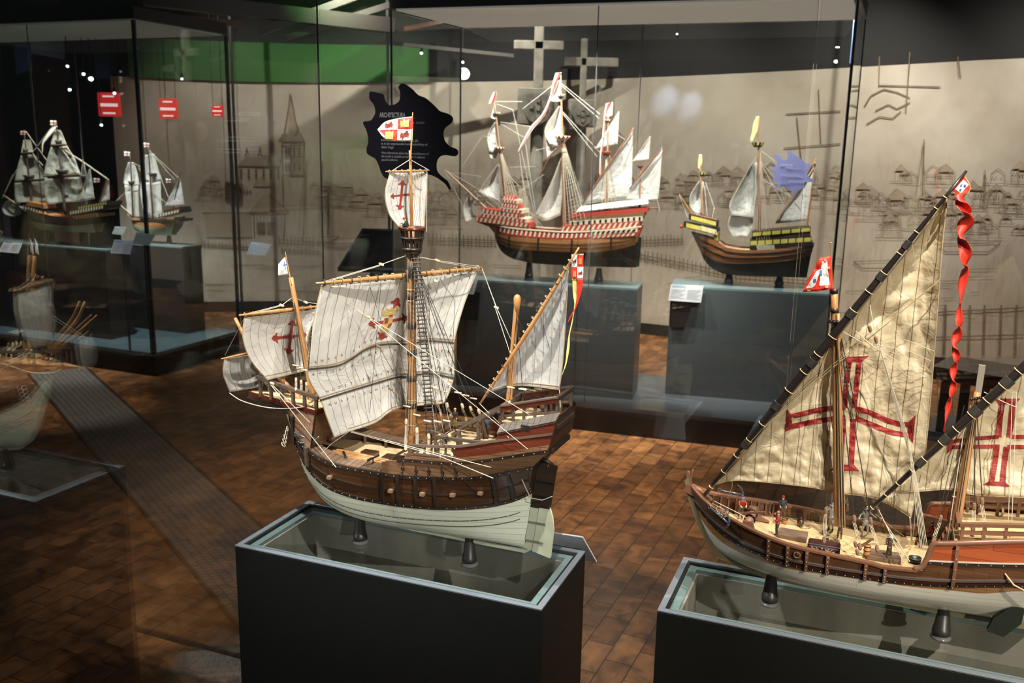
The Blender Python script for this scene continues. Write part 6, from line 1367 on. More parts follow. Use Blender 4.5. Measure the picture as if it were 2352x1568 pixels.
for pts, r, m in [([(1965, 760, -.01), (1999, 790, -.02), (2012, 800, -.02)], .0008, ROPEL), ([(1998, 700, -.01), (2008, 755, -.02)], .0007, ROPEL), ([(1925, 755, -.01), (1995, 795, -.02)], .0008, ROPEL)] + \
    [([(2012, 770, -.02), (2085 + k * 6, 1000 + 30 * k, -.03), (2115 + k * 4, 1262, -.06)], .0006, ROPEL) for k in range(5)] + [([(1998, 790, -.018), (2080, 780 + k, -.01), (2145 - k * .35, 806 + k, -.004)], .0005, ROPEL) for k in (0, 22, 40, 60, 80)] + \
    [([(1752, 985, -.016), (1800, 945, -.015), (1915, 842, -.014), (2000, 775, -.014), (2160, 640, -.006)], .0007, ROPEM), ([(1700, 1040, -.018), (1760, 975, -.015), (1915, 835, -.014), (2010, 765, -.014), (2158, 645, -.006)], .0006, ROPEM),
     ([(2025, 1190, -.03), (2060, 1240, -.06), (2090, 1290, -.085)], .0009, ROPEL), ([(2018, 1170, -.02), (2040, 1215, -.05), (2075, 1290, -.085)], .0008, ROPEL), ([(2260, 900, -.01), (2310, 925, -.02), (2335, 935, -.02)], .0008, ROPEL), ([(2010, 1180, .0), (2075, 1230, .06)], .0007, ROPEM),
     ([(2105, 1130, -.0), (2098, 1230, .05)], .0009, ROPEL), ([(2090, 1188, 0), (2094, 1240, .04)], .0014, ROPEL), ([(2325, 900, -.01), (2316, 1200, -.05)], .0006, ROPEL), ([(2335, 900, -.01), (2324, 1200, -.05)], .0006, ROPEL), ([(2230, 930, 0), (2215, 980, -.01), (2176, 1240, -.03)], .0008, ROPEL), ([(2215, 930, 0), (2145, 1235, -.05)], .0006, ROPED)]:
    rope(F, s2, pts, r, m)
for k in range(9): rope(F, s2, [(1700 + k * 52 - 20, 1075 - k * 66 + 14, -.015), (1696 + k * 52 - 14, 1095 - k * 66 + 22, -.017), (1700 + k * 52 - 30, 1120 - k * 66 + 26, -.017)], .0004, ROPEM, name='reef_point')
for i in range(5): rope(F, s2, [(1920 + i * 2, 750, -.008), (1929 + i * 3, 1210, -.014)], .0007, ROPED if i % 2 else ROPEM)
for i in range(4): rope(F, s2, [(2246 - i * 2, 915, -.008), (2196 - i * 3, 1240, -.012)], .0006, ROPED if i % 2 else ROPEM)
for p in ((2012, 780, -.02), (1998, 755, -.02), (1978, 1215, -.05), (2025, 1195, -.03), (1969, 1268, -.06), (1965, 1250, -.05)): block(F, s2, P3(F, p), .006, (.3, .1, -1), BB)
MB().beam(P3(F, (1982, 785, -.02)), P3(F, (1998, 797, -.02)), .003, .004).build('euphroe_block', PALEW, s2)
wr_ = MB()
for k in range(5): wr_.ball(P3(F, (1908 + k * 8, 738 + k, -.010)), .0036, 7)
wr_.build('parrel_beads', pm('black_beads', (.015, .014, .016), .2), s2)
wr_ = MB()
for k in range(5): wr_.ball(P3(F, (2231 + k * 5, 917 - k, -.012)), .0026, 7)
wr_.build('parrel_beads', MATS['black_beads'], s2)

# ------------------------------------------------------------------ deck figures: one continuous skinned body each, hat and gear as children
def figure(F, p, hgt, face, pose, label, top, legs, skin=(.55, .36, .24), hat=None, hatcol=(.3, .03, .03), boots=(.05, .03, .02), metal=False, tool=None, child=None):
    """p: local ship point of the feet; hgt metres; face: heading degrees in ship frame; pose: joint overrides"""
    s = hgt / 1.75; J = dict(pel=(0, 0, .92), ch=(0, 0, 1.22), nk=(0, 0, 1.46), hd=(0.02, 0, 1.62), ls=(0, .19, 1.42), le=(.03, .25, 1.15), lh=(.14, .22, .92), rs=(0, -.19, 1.42), re=(.03, -.25, 1.15), rh=(.14, -.22, .92),
                            lk=(.04, .11, .50), lf=(0, .12, .08), lt=(.16, .13, .04), rk=(.04, -.11, .50), rf=(0, -.12, .08), rt=(.16, -.13, .04)); J.update(pose)
    names = ['pel', 'ch', 'nk', 'hd', 'ls', 'le', 'lh', 'rs', 're', 'rh', 'lk', 'lf', 'lt', 'rk', 'rf', 'rt']; R = dict(pel=(.16, .13), ch=(.17, .13), nk=(.07, .07), hd=(.105, .12), ls=(.075, .075), le=(.055, .055), lh=(.045, .045), rs=(.075, .075), re=(.055, .055), rh=(.045, .045), lk=(.075, .075), lf=(.055, .055), lt=(.045, .04), rk=(.075, .075), rf=(.055, .055), rt=(.045, .04))
    E = [('pel', 'ch'), ('ch', 'nk'), ('nk', 'hd'), ('ch', 'ls'), ('ls', 'le'), ('le', 'lh'), ('ch', 'rs'), ('rs', 're'), ('re', 'rh'), ('pel', 'lk'), ('lk', 'lf'), ('lf', 'lt'), ('pel', 'rk'), ('rk', 'rf'), ('rf', 'rt')]
    # fingers: short chains rooted in each hand
    V = [np.array(J[n]) * s for n in names]; rad = [np.array(R[n]) * s for n in names]; idx = {n: i for i, n in enumerate(names)}; ed = [(idx[a], idx[b]) for a, b in E]
    for side in 'lr':
        h = np.array(J[side + 'h']); e = np.array(J[side + 'e']); d = (h - e) / np.linalg.norm(h - e); q = np.cross(d, [0, 0, 1.0]); q /= (np.linalg.norm(q) + 1e-6)
        for k, o_ in enumerate((-.03, 0, .03)): V.append((h + d * .085 + q * o_ * 1.3) * s); rad.append(np.array((.014, .014)) * s); ed.append((idx[side + 'h'], len(V) - 1))
        V.append((h + d * .03 + q * .07) * s); rad.append(np.array((.015, .015)) * s); ed.append((idx[side + 'h'], len(V) - 1))
    me = bpy.data.meshes.new('body'); me.from_pydata([tuple(v) for v in V], ed, []); o = bpy.data.objects.new('body', me); COL.objects.link(o); sk = o.modifiers.new('skin', 'SKIN'); sk.use_smooth_shade = True
    lay = me.skin_vertices[0].data
    for i, r in enumerate(rad): lay[i].radius = tuple(r)
    lay[0].use_root = True; sb = o.modifiers.new('sub', 'SUBSURF'); sb.levels = 2; sb.render_levels = 2
    dg = bpy.context.evaluated_depsgraph_get(); m2_ = bpy.data.meshes.new_from_object(o.evaluated_get(dg)); bpy.data.objects.remove(o)
    w = F.W(p); root = empty('figurine', w, F.a + math.radians(face), label, 'figurine')
    mt = (lambda n, c, **k: pm(n, c, .3 if metal else .6, .35 if metal else 0))
    key = label.replace(' ', '_')[:24]
    mats = [pm('skin_paint_%s' % key, skin, .55), mt('top_paint_%s' % key, top), pm('leg_paint_%s' % key, legs, .3 if metal else .6, .35 if metal else 0), pm('boot_paint_%s' % key, boots, .5)]
    m2_.materials.clear(); [m2_.materials.append(q) for q in mats]
    hd, lh, rh = [np.array(J[k]) * s for k in ('hd', 'lh', 'rh')]; nkz = np.array(J['nk']) * s; pel = np.array(J['pel']) * s
    for f in m2_.polygons:
        c = np.array(f.center); f.use_smooth = True
        if np.linalg.norm(c - hd) < .17 * s and c[2] > nkz[2] - .03 * s: f.material_index = 0
        elif min(np.linalg.norm(c - lh), np.linalg.norm(c - rh)) < .11 * s: f.material_index = 0 if not metal else 1
        elif c[2] > pel[2] - .03 * s or min(np.linalg.norm(c - lh), np.linalg.norm(c - rh)) < .2 * s: f.material_index = 1
        elif c[2] > .2 * s: f.material_index = 2
        else: f.material_index = 3
    bo = bpy.data.objects.new('body', m2_); COL.objects.link(bo); bo.parent = root
    # face
    fc_ = MB(); fc_.ball(hd + np.array([.115, 0, -.005]) * s, .018 * s, 5, sc=(1, .8, 1.4))
    fc_.build('nose', mats[0], root)
    ey = MB()
    for y in (-.04, .04): ey.ball(hd + np.array([.098, y, .02]) * s, .010 * s, 5)
    ey.build('eyes', INKL, root)
    if hat == 'cap': MB().ball(hd + np.array([-.01, 0, .055]) * s, .118 * s, 8, sc=(1, 1, .8)).build('cap', pm('hat_%s' % key, hatcol, .6), root)
    if hat == 'helmet':
        MB().lathe(hd + np.array([0, 0, .02]) * s, [(.23 * s, 0), (.20 * s, .012 * s), (.125 * s, .03 * s), (.12 * s, .08 * s), (.08 * s, .14 * s), (.02 * s, .17 * s)], 18).build('helmet', SILVER, root)
    if hat == 'beret': MB().ball(hd + np.array([-.01, 0, .085]) * s, .135 * s, 8, sc=(1, 1, .45)).build('beret', pm('hat_%s' % key, hatcol, .6), root)
    if metal:
        for y in (-.2, .2): MB().ball(np.array([0, y, 1.44]) * s, .075 * s, 7).build('shoulder_plate', SILVER, root)
        MB().lathe(tuple(np.array(J['pel']) * s + np.array([0, 0, -.08 * s])), [(.22 * s, 0), (.17 * s, .10 * s), (.15 * s, .16 * s)], 14).build('skirt_plate', SILVER, root)
    if tool:
        a, b_, r_, c_, nm = tool; MB().tube([np.array(a) * s, np.array(b_) * s], r_ * s, 7).build(nm, pm('tool_%s' % nm, c_, .5), root)
    if child: child(root, s)
    return root
def gp(px, y): # deck point of ship two under a photo pixel
    q = F.L(px, y); return (q[0], q[1], DK2(q[0]) + .0005)
def dz(px, z=.146):
    q = F.Z(px, z); return (q[0], q[1], DK2(q[0]) + .0006)
figure(S2F, dz((1795, 1190), .15), .050, -70, dict(rh=(.20, -.18, 1.0), lh=(.10, .22, .95)), 'standing sailor figurine with red cap and dark blue shirt by the far bulwark', (.03, .035, .07), (.09, .07, .03), hat='cap', hatcol=(.4, .05, .05))
figure(S2F, dz((1784, 1229), .149), .050, -160, dict(rh=(.2, -.05, 1.55), re=(.16, -.24, 1.35), lh=(.3, .1, 1.25), le=(.12, .24, 1.15)), 'sailor figurine with pink cap and red sleeve holding a slanted wooden pole', (.35, .04, .03), (.03, .025, .03), hat='cap', hatcol=(.45, .12, .10), tool=((.0, .1, .75), (.62, .12, 1.75), .018, (.42, .2, .06), 'wooden_pole'))
figure(S2F, dz((1700, 1182), .158), .050, -60, dict(ch=(.10, 0, 1.12), nk=(.22, 0, 1.30), hd=(.30, 0, 1.43), ls=(.18, .19, 1.28), rs=(.18, -.19, 1.28), le=(.34, .26, 1.10), re=(.34, -.26, 1.10), lh=(.52, .16, 1.0), rh=(.52, -.16, 1.0)), 'stooping figurine with flat blue beret and red sleeves at the bow windlass', (.42, .03, .025), (.08, .06, .04), hat='beret', hatcol=(.06, .12, .38))
def shield_child(root, s):
    MB().prism([(-.02 * s, 1.5 * s), (.30 * s, 1.5 * s), (.30 * s, 1.05 * s), (.14 * s, .85 * s), (-.02 * s, 1.05 * s)], -.34 * s, -.32 * s).build('white_shield', WHITEC, root)
    b = MB(); b.box((.14 * s, -.35 * s, 1.22 * s), (.04 * s, .01 * s, .42 * s)); b.box((.14 * s, -.35 * s, 1.28 * s), (.22 * s, .01 * s, .04 * s)); b.build('red_cross', REDC, root)
figure(S2F, dz((1908, 1217), .146), .055, -110, dict(rh=(.18, -.30, 1.15), re=(.05, -.33, 1.2)), 'armoured figurine with steel helmet and white shield, left of the main mast', (.42, .44, .46), (.40, .42, .45), metal=True, hat='helmet', child=shield_child)
figure(S2F, dz((1985, 1225), .146), .055, -60, dict(lf=(-.12, .26, .08), lt=(.02, .32, .04), lk=(-.02, .19, .5), rf=(.12, -.22, .08), rt=(.26, -.26, .04), rk=(.08, -.17, .5), le=(.05, .40, 1.25), lh=(.12, .58, 1.12), re=(.05, -.38, 1.3), rh=(.15, -.5, 1.15)), 'armoured figurine striding with arms spread, right of the main mast', (.42, .44, .46), (.42, .44, .46), metal=True, hat='helmet', boots=(.35, .36, .38), tool=((.12, .58, 1.12), (.2, -.75, 1.1), .014, (.3, .3, .32), 'long_sword'))
figure(S2F, dz((1928, 1233), .146), .046, -80, dict(lh=(.25, .05, 1.15), rh=(.2, -.2, .95)), 'figurine in maroon coat and dark trousers in front of the main mast foot', (.10, .025, .02), (.06, .03, .02), hat='cap', hatcol=(.3, .2, .08))
def crossbow(root, s): b = MB(); b.tube([(.45 * s, -.15 * s, 1.05 * s), (.75 * s, -.3 * s, 1.35 * s)], .03 * s, 6); b.tube(spl([(.55 * s, -.5 * s, 1.25 * s), (.74 * s, -.26 * s, 1.30 * s), (.66 * s, .05 * s, 1.30 * s)], 8), .02 * s, 6); b.build('crossbow', IRON, root)
figure(S2F, dz((2040, 1284), .146), .050, -75, dict(nk=(.08, 0, 1.44), hd=(.12, 0, 1.58), lh=(-.10, .50, 1.2), le=(0, .38, 1.25), rh=(.42, -.16, 1.05), re=(.2, -.28, 1.2)), 'figurine in round steel helmet and brown tunic aiming a crossbow over the near rail', (.09, .06, .035), (.05, .035, .02), hat='helmet', child=crossbow)
figure(S2F, dz((2138, 1243), .147), .050, 170, dict(pel=(0, 0, .55), ch=(.02, 0, .86), nk=(.04, 0, 1.1), hd=(.07, 0, 1.27), ls=(.02, .19, 1.06), rs=(.02, -.19, 1.06), le=(.08, .28, .82), re=(.08, -.28, .82), lh=(.26, .12, .70), rh=(.26, -.12, .70), lk=(.40, .14, .52), rk=(.40, -.14, .52), lf=(.42, .14, .08), rf=(.42, -.14, .08), lt=(.56, .14, .04), rt=(.56, -.14, .04)), 'seated figurine in red vest and dark cap below the after deck', (.30, .03, .02), (.07, .05, .03), hat='cap', hatcol=(.03, .03, .035))
# separate loose things on the deck of ship two
def prop(name, px, z, label, cat, fn):
    q = dz(px, z); r = empty(name, S2F.W(q), S2F.a, label, cat); fn(r); return r
prop('bucket', (1802, 1200), .148, 'small wooden bucket near the two sailor figurines', 'bucket', lambda r: (MB().lathe((0, 0, 0), [(.0045, 0), (.0058, .009), (.0052, .009), (.0040, .002)], 14).build('tub', MASTW, r), MB().torus((0, 0, .009), .0056, .0008, (0, 0, 1), 14, 5).build('hoop', IRON, r)))
prop('cooking_cauldron', (2101, 1291), .146, 'round dark metal cauldron with bright rim beside the near rail', 'cauldron', lambda r: (MB().lathe((0, 0, 0), [(.007, 0), (.0105, .004), (.0105, .009), (.0095, .009), (.006, .006)], 18).build('pot', IRON, r), MB().torus((0, 0, .0092), .0102, .0008, (0, 0, 1), 18, 5).build('bright_rim', STEEL, r)))
prop('pump', (1990, 1278), .146, 'wooden deck pump with an upright barrel and bent handle', 'pump', lambda r: (MB().lathe((0, 0, 0), [(.0052, 0), (.0058, .010), (.0055, .024)], 14).build('barrel', MASTW, r), MB().beam((-.012, 0, .018), (.004, 0, .034), .003, .004).build('handle', RAIL2, r), [MB().torus((0, 0, z), .0058, .0008, (0, 0, 1), 12, 5).build('hoop', IRON, r) for z in (.004, .014, .022)]))
prop('deck_barrel', (1838, 1206), .147, 'dark squat powder barrel left of the armoured figurines', 'barrel', lambda r: (MB().lathe((0, 0, 0), [(.0052, 0), (.0068, .007), (.0052, .014)], 14).build('barrel_staves', WALNUT, r), MB().ball((0, 0, .0155), .0045, 8, sc=(1, 1, .6)).build('cloth_cover', ROPED, r)))
prop('iron_pot', (1897, 1247), .147, 'small iron pot standing in the brick firebox', 'pot', lambda r: (MB().lathe((0, 0, .004), [(.003, 0), (.0045, .003), (.0045, .007), (.0036, .007)], 12).build('bowl', IRON, r), MB().torus((0, 0, .011), .0042, .0005, (0, 1, 0), 12, 4).build('bail', IRON, r)))
# crew of the carrack: lookout in the crow's nest and helmsmen by the grating
tp1 = S1F.L((945, 548), 0)
figure(S1F, (tp1[0] - .008, -.008, zb + .026), .048, -150, dict(hd=(.12, 0, 1.6), lh=(.35, .2, 1.25), rh=(.30, -.2, 1.3)), 'lookout figurine with red cap leaning out of the crow nest', (.02, .022, .02), (.05, .04, .03), hat='cap', hatcol=(.35, .02, .02))
q = S1F.Z((1045, 985), .256); figure(S1F, (q[0], q[1], .2562), .046, -100, dict(), 'figurine in yellow and black clothes between the far shrouds of the carrack', (.04, .035, .03), (.55, .38, .03), hat='cap', hatcol=(.45, .30, .15))
q = S1F.Z((1118, 1003), .256); figure(S1F, (q[0], q[1], .2562), .042, -60, dict(), 'small figurine in blue beneath the slanted grating of the carrack', (.04, .10, .22), (.2, .15, .08), hat='cap', hatcol=(.03, .05, .09))
# ================================================================== SHIPS IN THE REAR AND LEFT SHOWCASES
SAILW = sailcloth('plain_white_sail', (.78, .76, .72), (.55, .50, .42), .030, wr=1.4)
SAILS = sailcloth('silvery_sail', (.66, .66, .62), (.50, .48, .42), .05, rough=.35, wr=3.0)
SAILG = sailcloth('dim_grey_green_sail', (.52, .54, .48), (.34, .33, .28), .06)
CREAMP = pm('cream_paint', (.82, .76, .56), .5); REDP = pm('red_paint', (.52, .06, .04), .5); YELP = pm('yellow_paint', (.60, .52, .10), .5); BLKP = pm('black_paint_gloss', (.014, .012, .011), .4)
ORW = planks('orange_brown_planks', (.50, .22, .075), (.40, .17, .06), (.06, .025, .01), .014, .3, .4, .2); TARB = pm('tarred_black_bottom', (.040, .026, .015), .6, spec=.2, var=.3, vscale=20)
OLV = pm('pale_olive_bottom', (.36, .37, .22), .45, var=.2, vscale=10)
def zc(F, pts, y): return smooth_interp(sorted((float(F.L(p, y)[0]), float(F.L(p, y)[2])) for p in pts))
def zx(F, pts): return sorted((float(F.L(p, 0)[2]), float(F.L(p, 0)[0])) for p in pts)
def castle(F, root, a, b, hp, hw, base, tile=None, n=0, slant=0.0, nm='castle_band', tw=.5, hw2=None):
    """a striped band: a, b = upper corners in the photo on the near side"""
    hw2 = hw if hw2 is None else hw2
    A, B_ = F.L(a, -hw), F.L(b, -hw2); h = F.L((a[0], a[1]), -hw)[2] - F.L((a[0], a[1] + hp), -hw)[2]
    m = MB(); V = []
    for p, w in ((A, hw), (B_, hw2)):
        for s_ in (-1, 1):
            for z in (p[2] - h, p[2]): V.append((p[0], s_ * w, z))
    m.add(V, [(0, 4, 5, 1), (2, 3, 7, 6), (1, 5, 7, 3), (0, 2, 6, 4), (0, 1, 3, 2), (4, 6, 7, 5)]); o = m.build(nm, base, root)
    if tile and n:
        t = MB()
        for s_ in (-1, 1):
            for k in range(n):
                t0 = (k + .5 - tw / 2) / n; t1 = (k + .5 + tw / 2) / n; sl = slant / n
                q = []
                for tt, zz in ((t0, .88), (t1, .88), (t1 - sl, .12), (t0 - sl, .12)):
                    tt = min(1, max(0, tt)); p = A + (B_ - A) * tt; w = hw + (hw2 - hw) * tt; q.append((p[0], s_ * (w + .0015), p[2] - h * (1 - zz)))
                t.add(q, [(0, 1, 2, 3)] if s_ < 0 else [(3, 2, 1, 0)])
        t.build('painted_panels', tile, o)
    return o
def nest(F, root, p, r, h, m1, m2=None, n=10):
    p = P3(F, p); o = MB().lathe(p, [(r * .55, 0), (r * .75, h * .35), (r, h), (r * .92, h), (r * .6, h * .4)], 16).build('mast_top', m1, root)
    if m2:
        b = MB()
        for k in range(n):
            a = 2 * math.pi * k / n; c_, s_ = math.cos(a), math.sin(a); b.beam(p + np.array([c_ * r * .80, s_ * r * .80, h * .4]), p + np.array([c_ * r * 1.01, s_ * r * 1.01, h * .97]), r * .30, .002, up=(c_, s_, 0))
        b.build('painted_panels', m2, o)
def bgsail(F, root, rows, m, belly=.02, az=25, seed=0, wr=.004, y0=0, name='sail', nu=16, nv=18, off=0):
    x0 = F.L(rows[0][len(rows[0]) // 2], y0)[0]; return Sail(F, root, rows, (x0, y0, az), off, belly, m, wr, nu, nv, name, seed, 9, .0014, ROPEL, rim=True, solid=.001)
def lines(F, root, L, r=.0012, m=ROPEL, nm='line'):
    for a, b in L: rope(F, root, [(a[0], a[1], 0 if len(a) < 3 else a[2]), (b[0], b[1], 0 if len(b) < 3 else b[2])], r, m, name=nm, n=4)
def net(F, root, top, b0, b1, y, n=5, rungs=14, m=ROPEL, r=.0015):
    T = P3(F, (top[0], top[1], 0)); A = P3(F, (b0[0], b0[1], y)); B_ = P3(F, (b1[0], b1[1], y)); q = MB()
    for k in range(n): q.tube([T + (B_ - A) * .02 * k, A + (B_ - A) * k / (n - 1)], r, 4)
    for j in range(1, rungs): t = j / rungs; q.tube([T + (A - T) * t, T + (B_ - T) * t], r * .7, 4)
    return q.build('ratline_shrouds', m, root)
# ---- ship three: red and white banded galleon
MAST3 = pm('rosy_brown_mast', (.34, .19, .11), .5)
s3 = ship_root(S3F, 'four masted galleon model with red and white painted bands in the rear showcase'); F = S3F
H3 = Hull(zx(F, [(1212, 602), (1178, 594), (1155, 580), (1143, 562), (1137, 540), (1132, 512)]), zx(F, [(1461, 612), (1461, 590), (1460, 572), (1466, 545), (1480, 510), (1490, 478)]),
          [(.08, .01), (.10, .05), (.13, .085), (.17, .105), (.22, .115), (.28, .11), (.34, .10), (.45, .085), (.6, .08)], [(.08, .03), (.15, .10), (.20, .25), (.27, .65), (.5, .75)], sb=.24, sa=.6, pb=2.2, qb=.7)
zk = F.L((1300, 606), 0)[2]; b1 = zc(F, [(1138, 556), (1180, 570), (1221, 573), (1300, 577), (1359, 578), (1420, 572), (1457, 562)], -.10); b2 = zc(F, [(1137, 534), (1170, 540), (1230, 546), (1300, 549), (1370, 546), (1420, 543), (1462, 540)], -.10)
H3.band(zk, b1, n=44, m=8).build('lower_hull', TARB, s3); H3.band(b1, b2, n=44, m=4).build('hull_planking', ORW, s3)
for f in (.0, .35, .62): H3.band(lambda x: b1(x) + (b2(x) - b1(x)) * f - .004, lambda x: b1(x) + (b2(x) - b1(x)) * f + .004, off=.005, th=.006, n=40, m=1).build('wale', pm('yellow_brown_wale', (.24, .13, .045), .4), s3)
b3 = zc(F, [(1137, 520), (1170, 524), (1230, 529), (1300, 533), (1370, 531), (1420, 527), (1465, 522)], -.10)
H3.band(b2, b3, off=.001, n=44, m=2).build('painted_band', REDP, s3)
q = MB()
for sd in (-1, 1):
    for k in range(30):
        x = F.L((1144, 530), -.1)[0] + k * .029; e = .006
        if x > F.L((1462, 530), -.1)[0]: break
        a = [H3.yx(x + dx, (b2 if lo else b3)(x) + (.008 if lo else -.008), sd, .004) for dx, lo in ((0, 1), (.011, 1), (.011 + e, 0), (e, 0))]; q.add(a, [(0, 1, 2, 3)] if sd > 0 else [(3, 2, 1, 0)])
q.build('painted_panels', CREAMP, s3)
H3.band(lambda x: b3(x) - .002, lambda x: b3(x) + .006, off=.006, th=.014, n=44, m=1).build('cap_rail', CREAMP, s3)
H3.deck(lambda x: b3(x) - .012, F.L((1142, 530), 0)[0], F.L((1470, 520), 0)[0], .01).build('deck', DECKW, s3)
for x in (1170, 1238, 1315, 1404): p = F.L((x, 550), -.1); H3.rib(p[0], b1(p[0]), b2(p[0]), .008, .008).build('rider', BLKP, s3)
MB().prism([(F.L(p, 0)[0], F.L(p, 0)[2]) for p in ((1461, 612), (1461, 575), (1467, 545), (1474, 545), (1468, 612))], -.006, .006).build('rudder', pm('dark_green_rudder', (.03, .04, .025), .4), s3)
for a, b, hp, hw, base, tile, n, sl, hw2 in (((1290, 519), (1470, 507), 14, .098, REDP, CREAMP, 15, .5, .075), ((1309, 508), (1476, 496), 11, .092, CREAMP, BLKP, 13, 0, .072), ((1309, 500), (1480, 487), 8, .090, pm('brown_band', (.25, .12, .06), .5), None, 0, 0, .070), ((1311, 492), (1488, 476), 10, .090, REDP, None, 0, 0, .068)):
    castle(F, s3, a, b, hp, hw, base, tile, n, sl, hw2=hw2, tw=.35 if tile is BLKP else .45)
for a, b, hp, hw, base, tile, n in (((1359, 531), (1464, 525), 8, .105, CREAMP, BLKP, 9), ((1362, 540), (1462, 534), 8, .108, REDP, CREAMP, 9)): castle(F, s3, a, b, hp, hw, base, tile, n, .4, hw2=.088)
p = [F.L(q_, -.075) for q_ in ((1322, 487), (1488, 468), (1484, 456), (1330, 474))]; m = MB(); m.add([tuple(v) for v in p[:2]] + [(p[2][0], 0, p[2][2]), (p[3][0], 0, p[3][2])] + [(p[0][0], .075, p[0][2]), (p[1][0], .06, p[1][2])], [(0, 1, 2, 3), (3, 2, 5, 4), (0, 3, 4), (1, 5, 2)]); m.build('awning_roof', pm('pale_awning', (.50, .52, .48), .6), s3)
for k in range(14): x = 1328 + k * 12; MB().beam(F.L((x, 494 - (x - 1322) * .105), -.07), F.L((x, 484 - (x - 1322) * .105), -.07), .003, .003, up=(1, 0, 0)).build('awning_post', pm('dark_post', (.10, .07, .04), .5), s3)
for a, b, hp, hw, hw2, base, tile, n in (((1092, 497), (1215, 512), 12, .045, .105, REDP, CREAMP, 12), ((1104, 489), (1209, 503), 9, .050, .100, CREAMP, REDP, 11), ((1107, 477), (1192, 491), 13, .050, .092, REDP, CREAMP, 9), ((1150, 476), (1200, 482), 9, .075, .090, CREAMP, REDP, 6), ((1152, 465), (1192, 470), 10, .070, .080, REDP, CREAMP, 6), ((1154, 456), (1188, 460), 8, .065, .072, CREAMP, REDP, 5), ((1157, 449), (1182, 452), 7, .055, .06, REDP, CREAMP, 4)):
    castle(F, s3, a, b, hp, hw, base, tile, n, .3, hw2=hw2)
MB().prism([(F.L(p, 0)[0], F.L(p, 0)[2]) for p in ((1093, 506), (1215, 522), (1215, 535), (1140, 535), (1128, 520))], -.04, .04).build('beak_underside', ORW, s3)
for ft, tp, r0, r1 in (((1166, 500), (1135, 232), .011, .004), ((1297, 535), (1288, 172), .013, .004), ((1392, 520), (1397, 262), .010, .004), ((1468, 500), (1471, 385), .008, .004)): mast(F, s3, (*ft, 0), (*tp, 0), r0, r1, m=MAST3)
spar(F, s3, [(1020, 388, -.02), (1118, 480, 0)], [.003, .008], name='bowsprit', m=pm('pinkish_spar', (.50, .30, .20), .4))
nest(F, s3, (1147, 346, 0), .034, .022, CREAMP, REDP); nest(F, s3, (1141, 264, 0), .022, .018, pm('dark_top', (.10, .06, .035), .5), CREAMP); nest(F, s3, (1292, 322, 0), .048, .026, CREAMP, REDP); nest(F, s3, (1289, 224, 0), .028, .020, MATS['dark_top'], CREAMP); nest(F, s3, (1393, 357, 0), .030, .026, MATS['dark_top'], REDP); nest(F, s3, (1394, 280, 0), .020, .016, MATS['dark_top'], CREAMP); nest(F, s3, (1470, 386, 0), .020, .018, MATS['dark_top'], REDP)
RSP = pm('red_brown_yard', (.22, .09, .05), .45)
for a, b in (((1337, 470), (1456, 293)), ((1446, 434), (1522, 337))): spar(F, s3, [(*a, -.02), (*b, -.02)], [.003, .006, .003], name='lateen_yard', m=RSP)
spar(F, s3, [(1228, 400 + 30, .05), (1262, 362, .0), (1300, 322, -.05)], [.002, .005, .002], name='main_yard', m=RSP); spar(F, s3, [(1440, 475, 0), (1512, 478, 0)], [.003, .003], name='outrigger', m=RSP)
for i, (rows, be, az) in enumerate([([[(1144, 376), (1146, 378), (1147, 380)], [(1118, 412), (1132, 414), (1147, 418)], [(1098, 442), (1120, 452), (1147, 464)]], .05, 20), ([[(1137, 280), (1140, 281), (1143, 282)], [(1120, 312), (1130, 314), (1143, 314)], [(1124, 348), (1134, 349), (1146, 350)]], .03, 20), ([[(1120, 338), (1126, 344), (1144, 350)], [(1126, 362), (1132, 364), (1138, 364)]], .01, 20), ([[(1135, 240), (1137, 241), (1138, 242)], [(1127, 270), (1132, 272), (1137, 274)]], .01, 20),
    ([[(1289, 362), (1291, 363), (1293, 365)], [(1262, 428), (1276, 430), (1292, 432)], [(1228, 496), (1252, 506), (1287, 494)]], .06, 15), ([[(1284, 243), (1287, 244), (1289, 245)], [(1252, 296), (1268, 298), (1289, 300)], [(1262, 330), (1275, 333), (1290, 334)]], .04, 15), ([[(1251, 300), (1254, 312), (1262, 330)], [(1257, 362), (1266, 352), (1285, 338)]], .01, 15), ([[(1284, 184), (1287, 184), (1289, 185)], [(1264, 232), (1276, 233), (1288, 232)]], .015, 15),
    ([[(1450, 302), (1452, 301), (1453, 301)], [(1396, 386), (1424, 386), (1452, 388)], [(1339, 469), (1400, 460), (1449, 456)]], .02, 4), ([[(1420, 257), (1421, 256), (1422, 256)], [(1367, 342), (1392, 336), (1418, 330)]], .01, 4), ([[(1406, 234), (1407, 234), (1408, 234)], [(1389, 271), (1398, 268), (1406, 265)]], .005, 4),
    ([[(1518, 343), (1520, 342), (1521, 342)], [(1450, 430), (1480, 430), (1514, 432)], [(1438, 458), (1476, 459), (1510, 459)]], .015, 4), ([[(1492, 314), (1493, 313), (1494, 313)], [(1453, 371), (1472, 368), (1490, 365)]], .01, 4), ([[(1078, 442), (1084, 446), (1088, 452)], [(1064, 476), (1074, 480), (1086, 484)], [(1070, 512), (1082, 504), (1094, 496)]], .03, 20)]):
    bgsail(F, s3, rows, SAILW, be, az, i, .006)
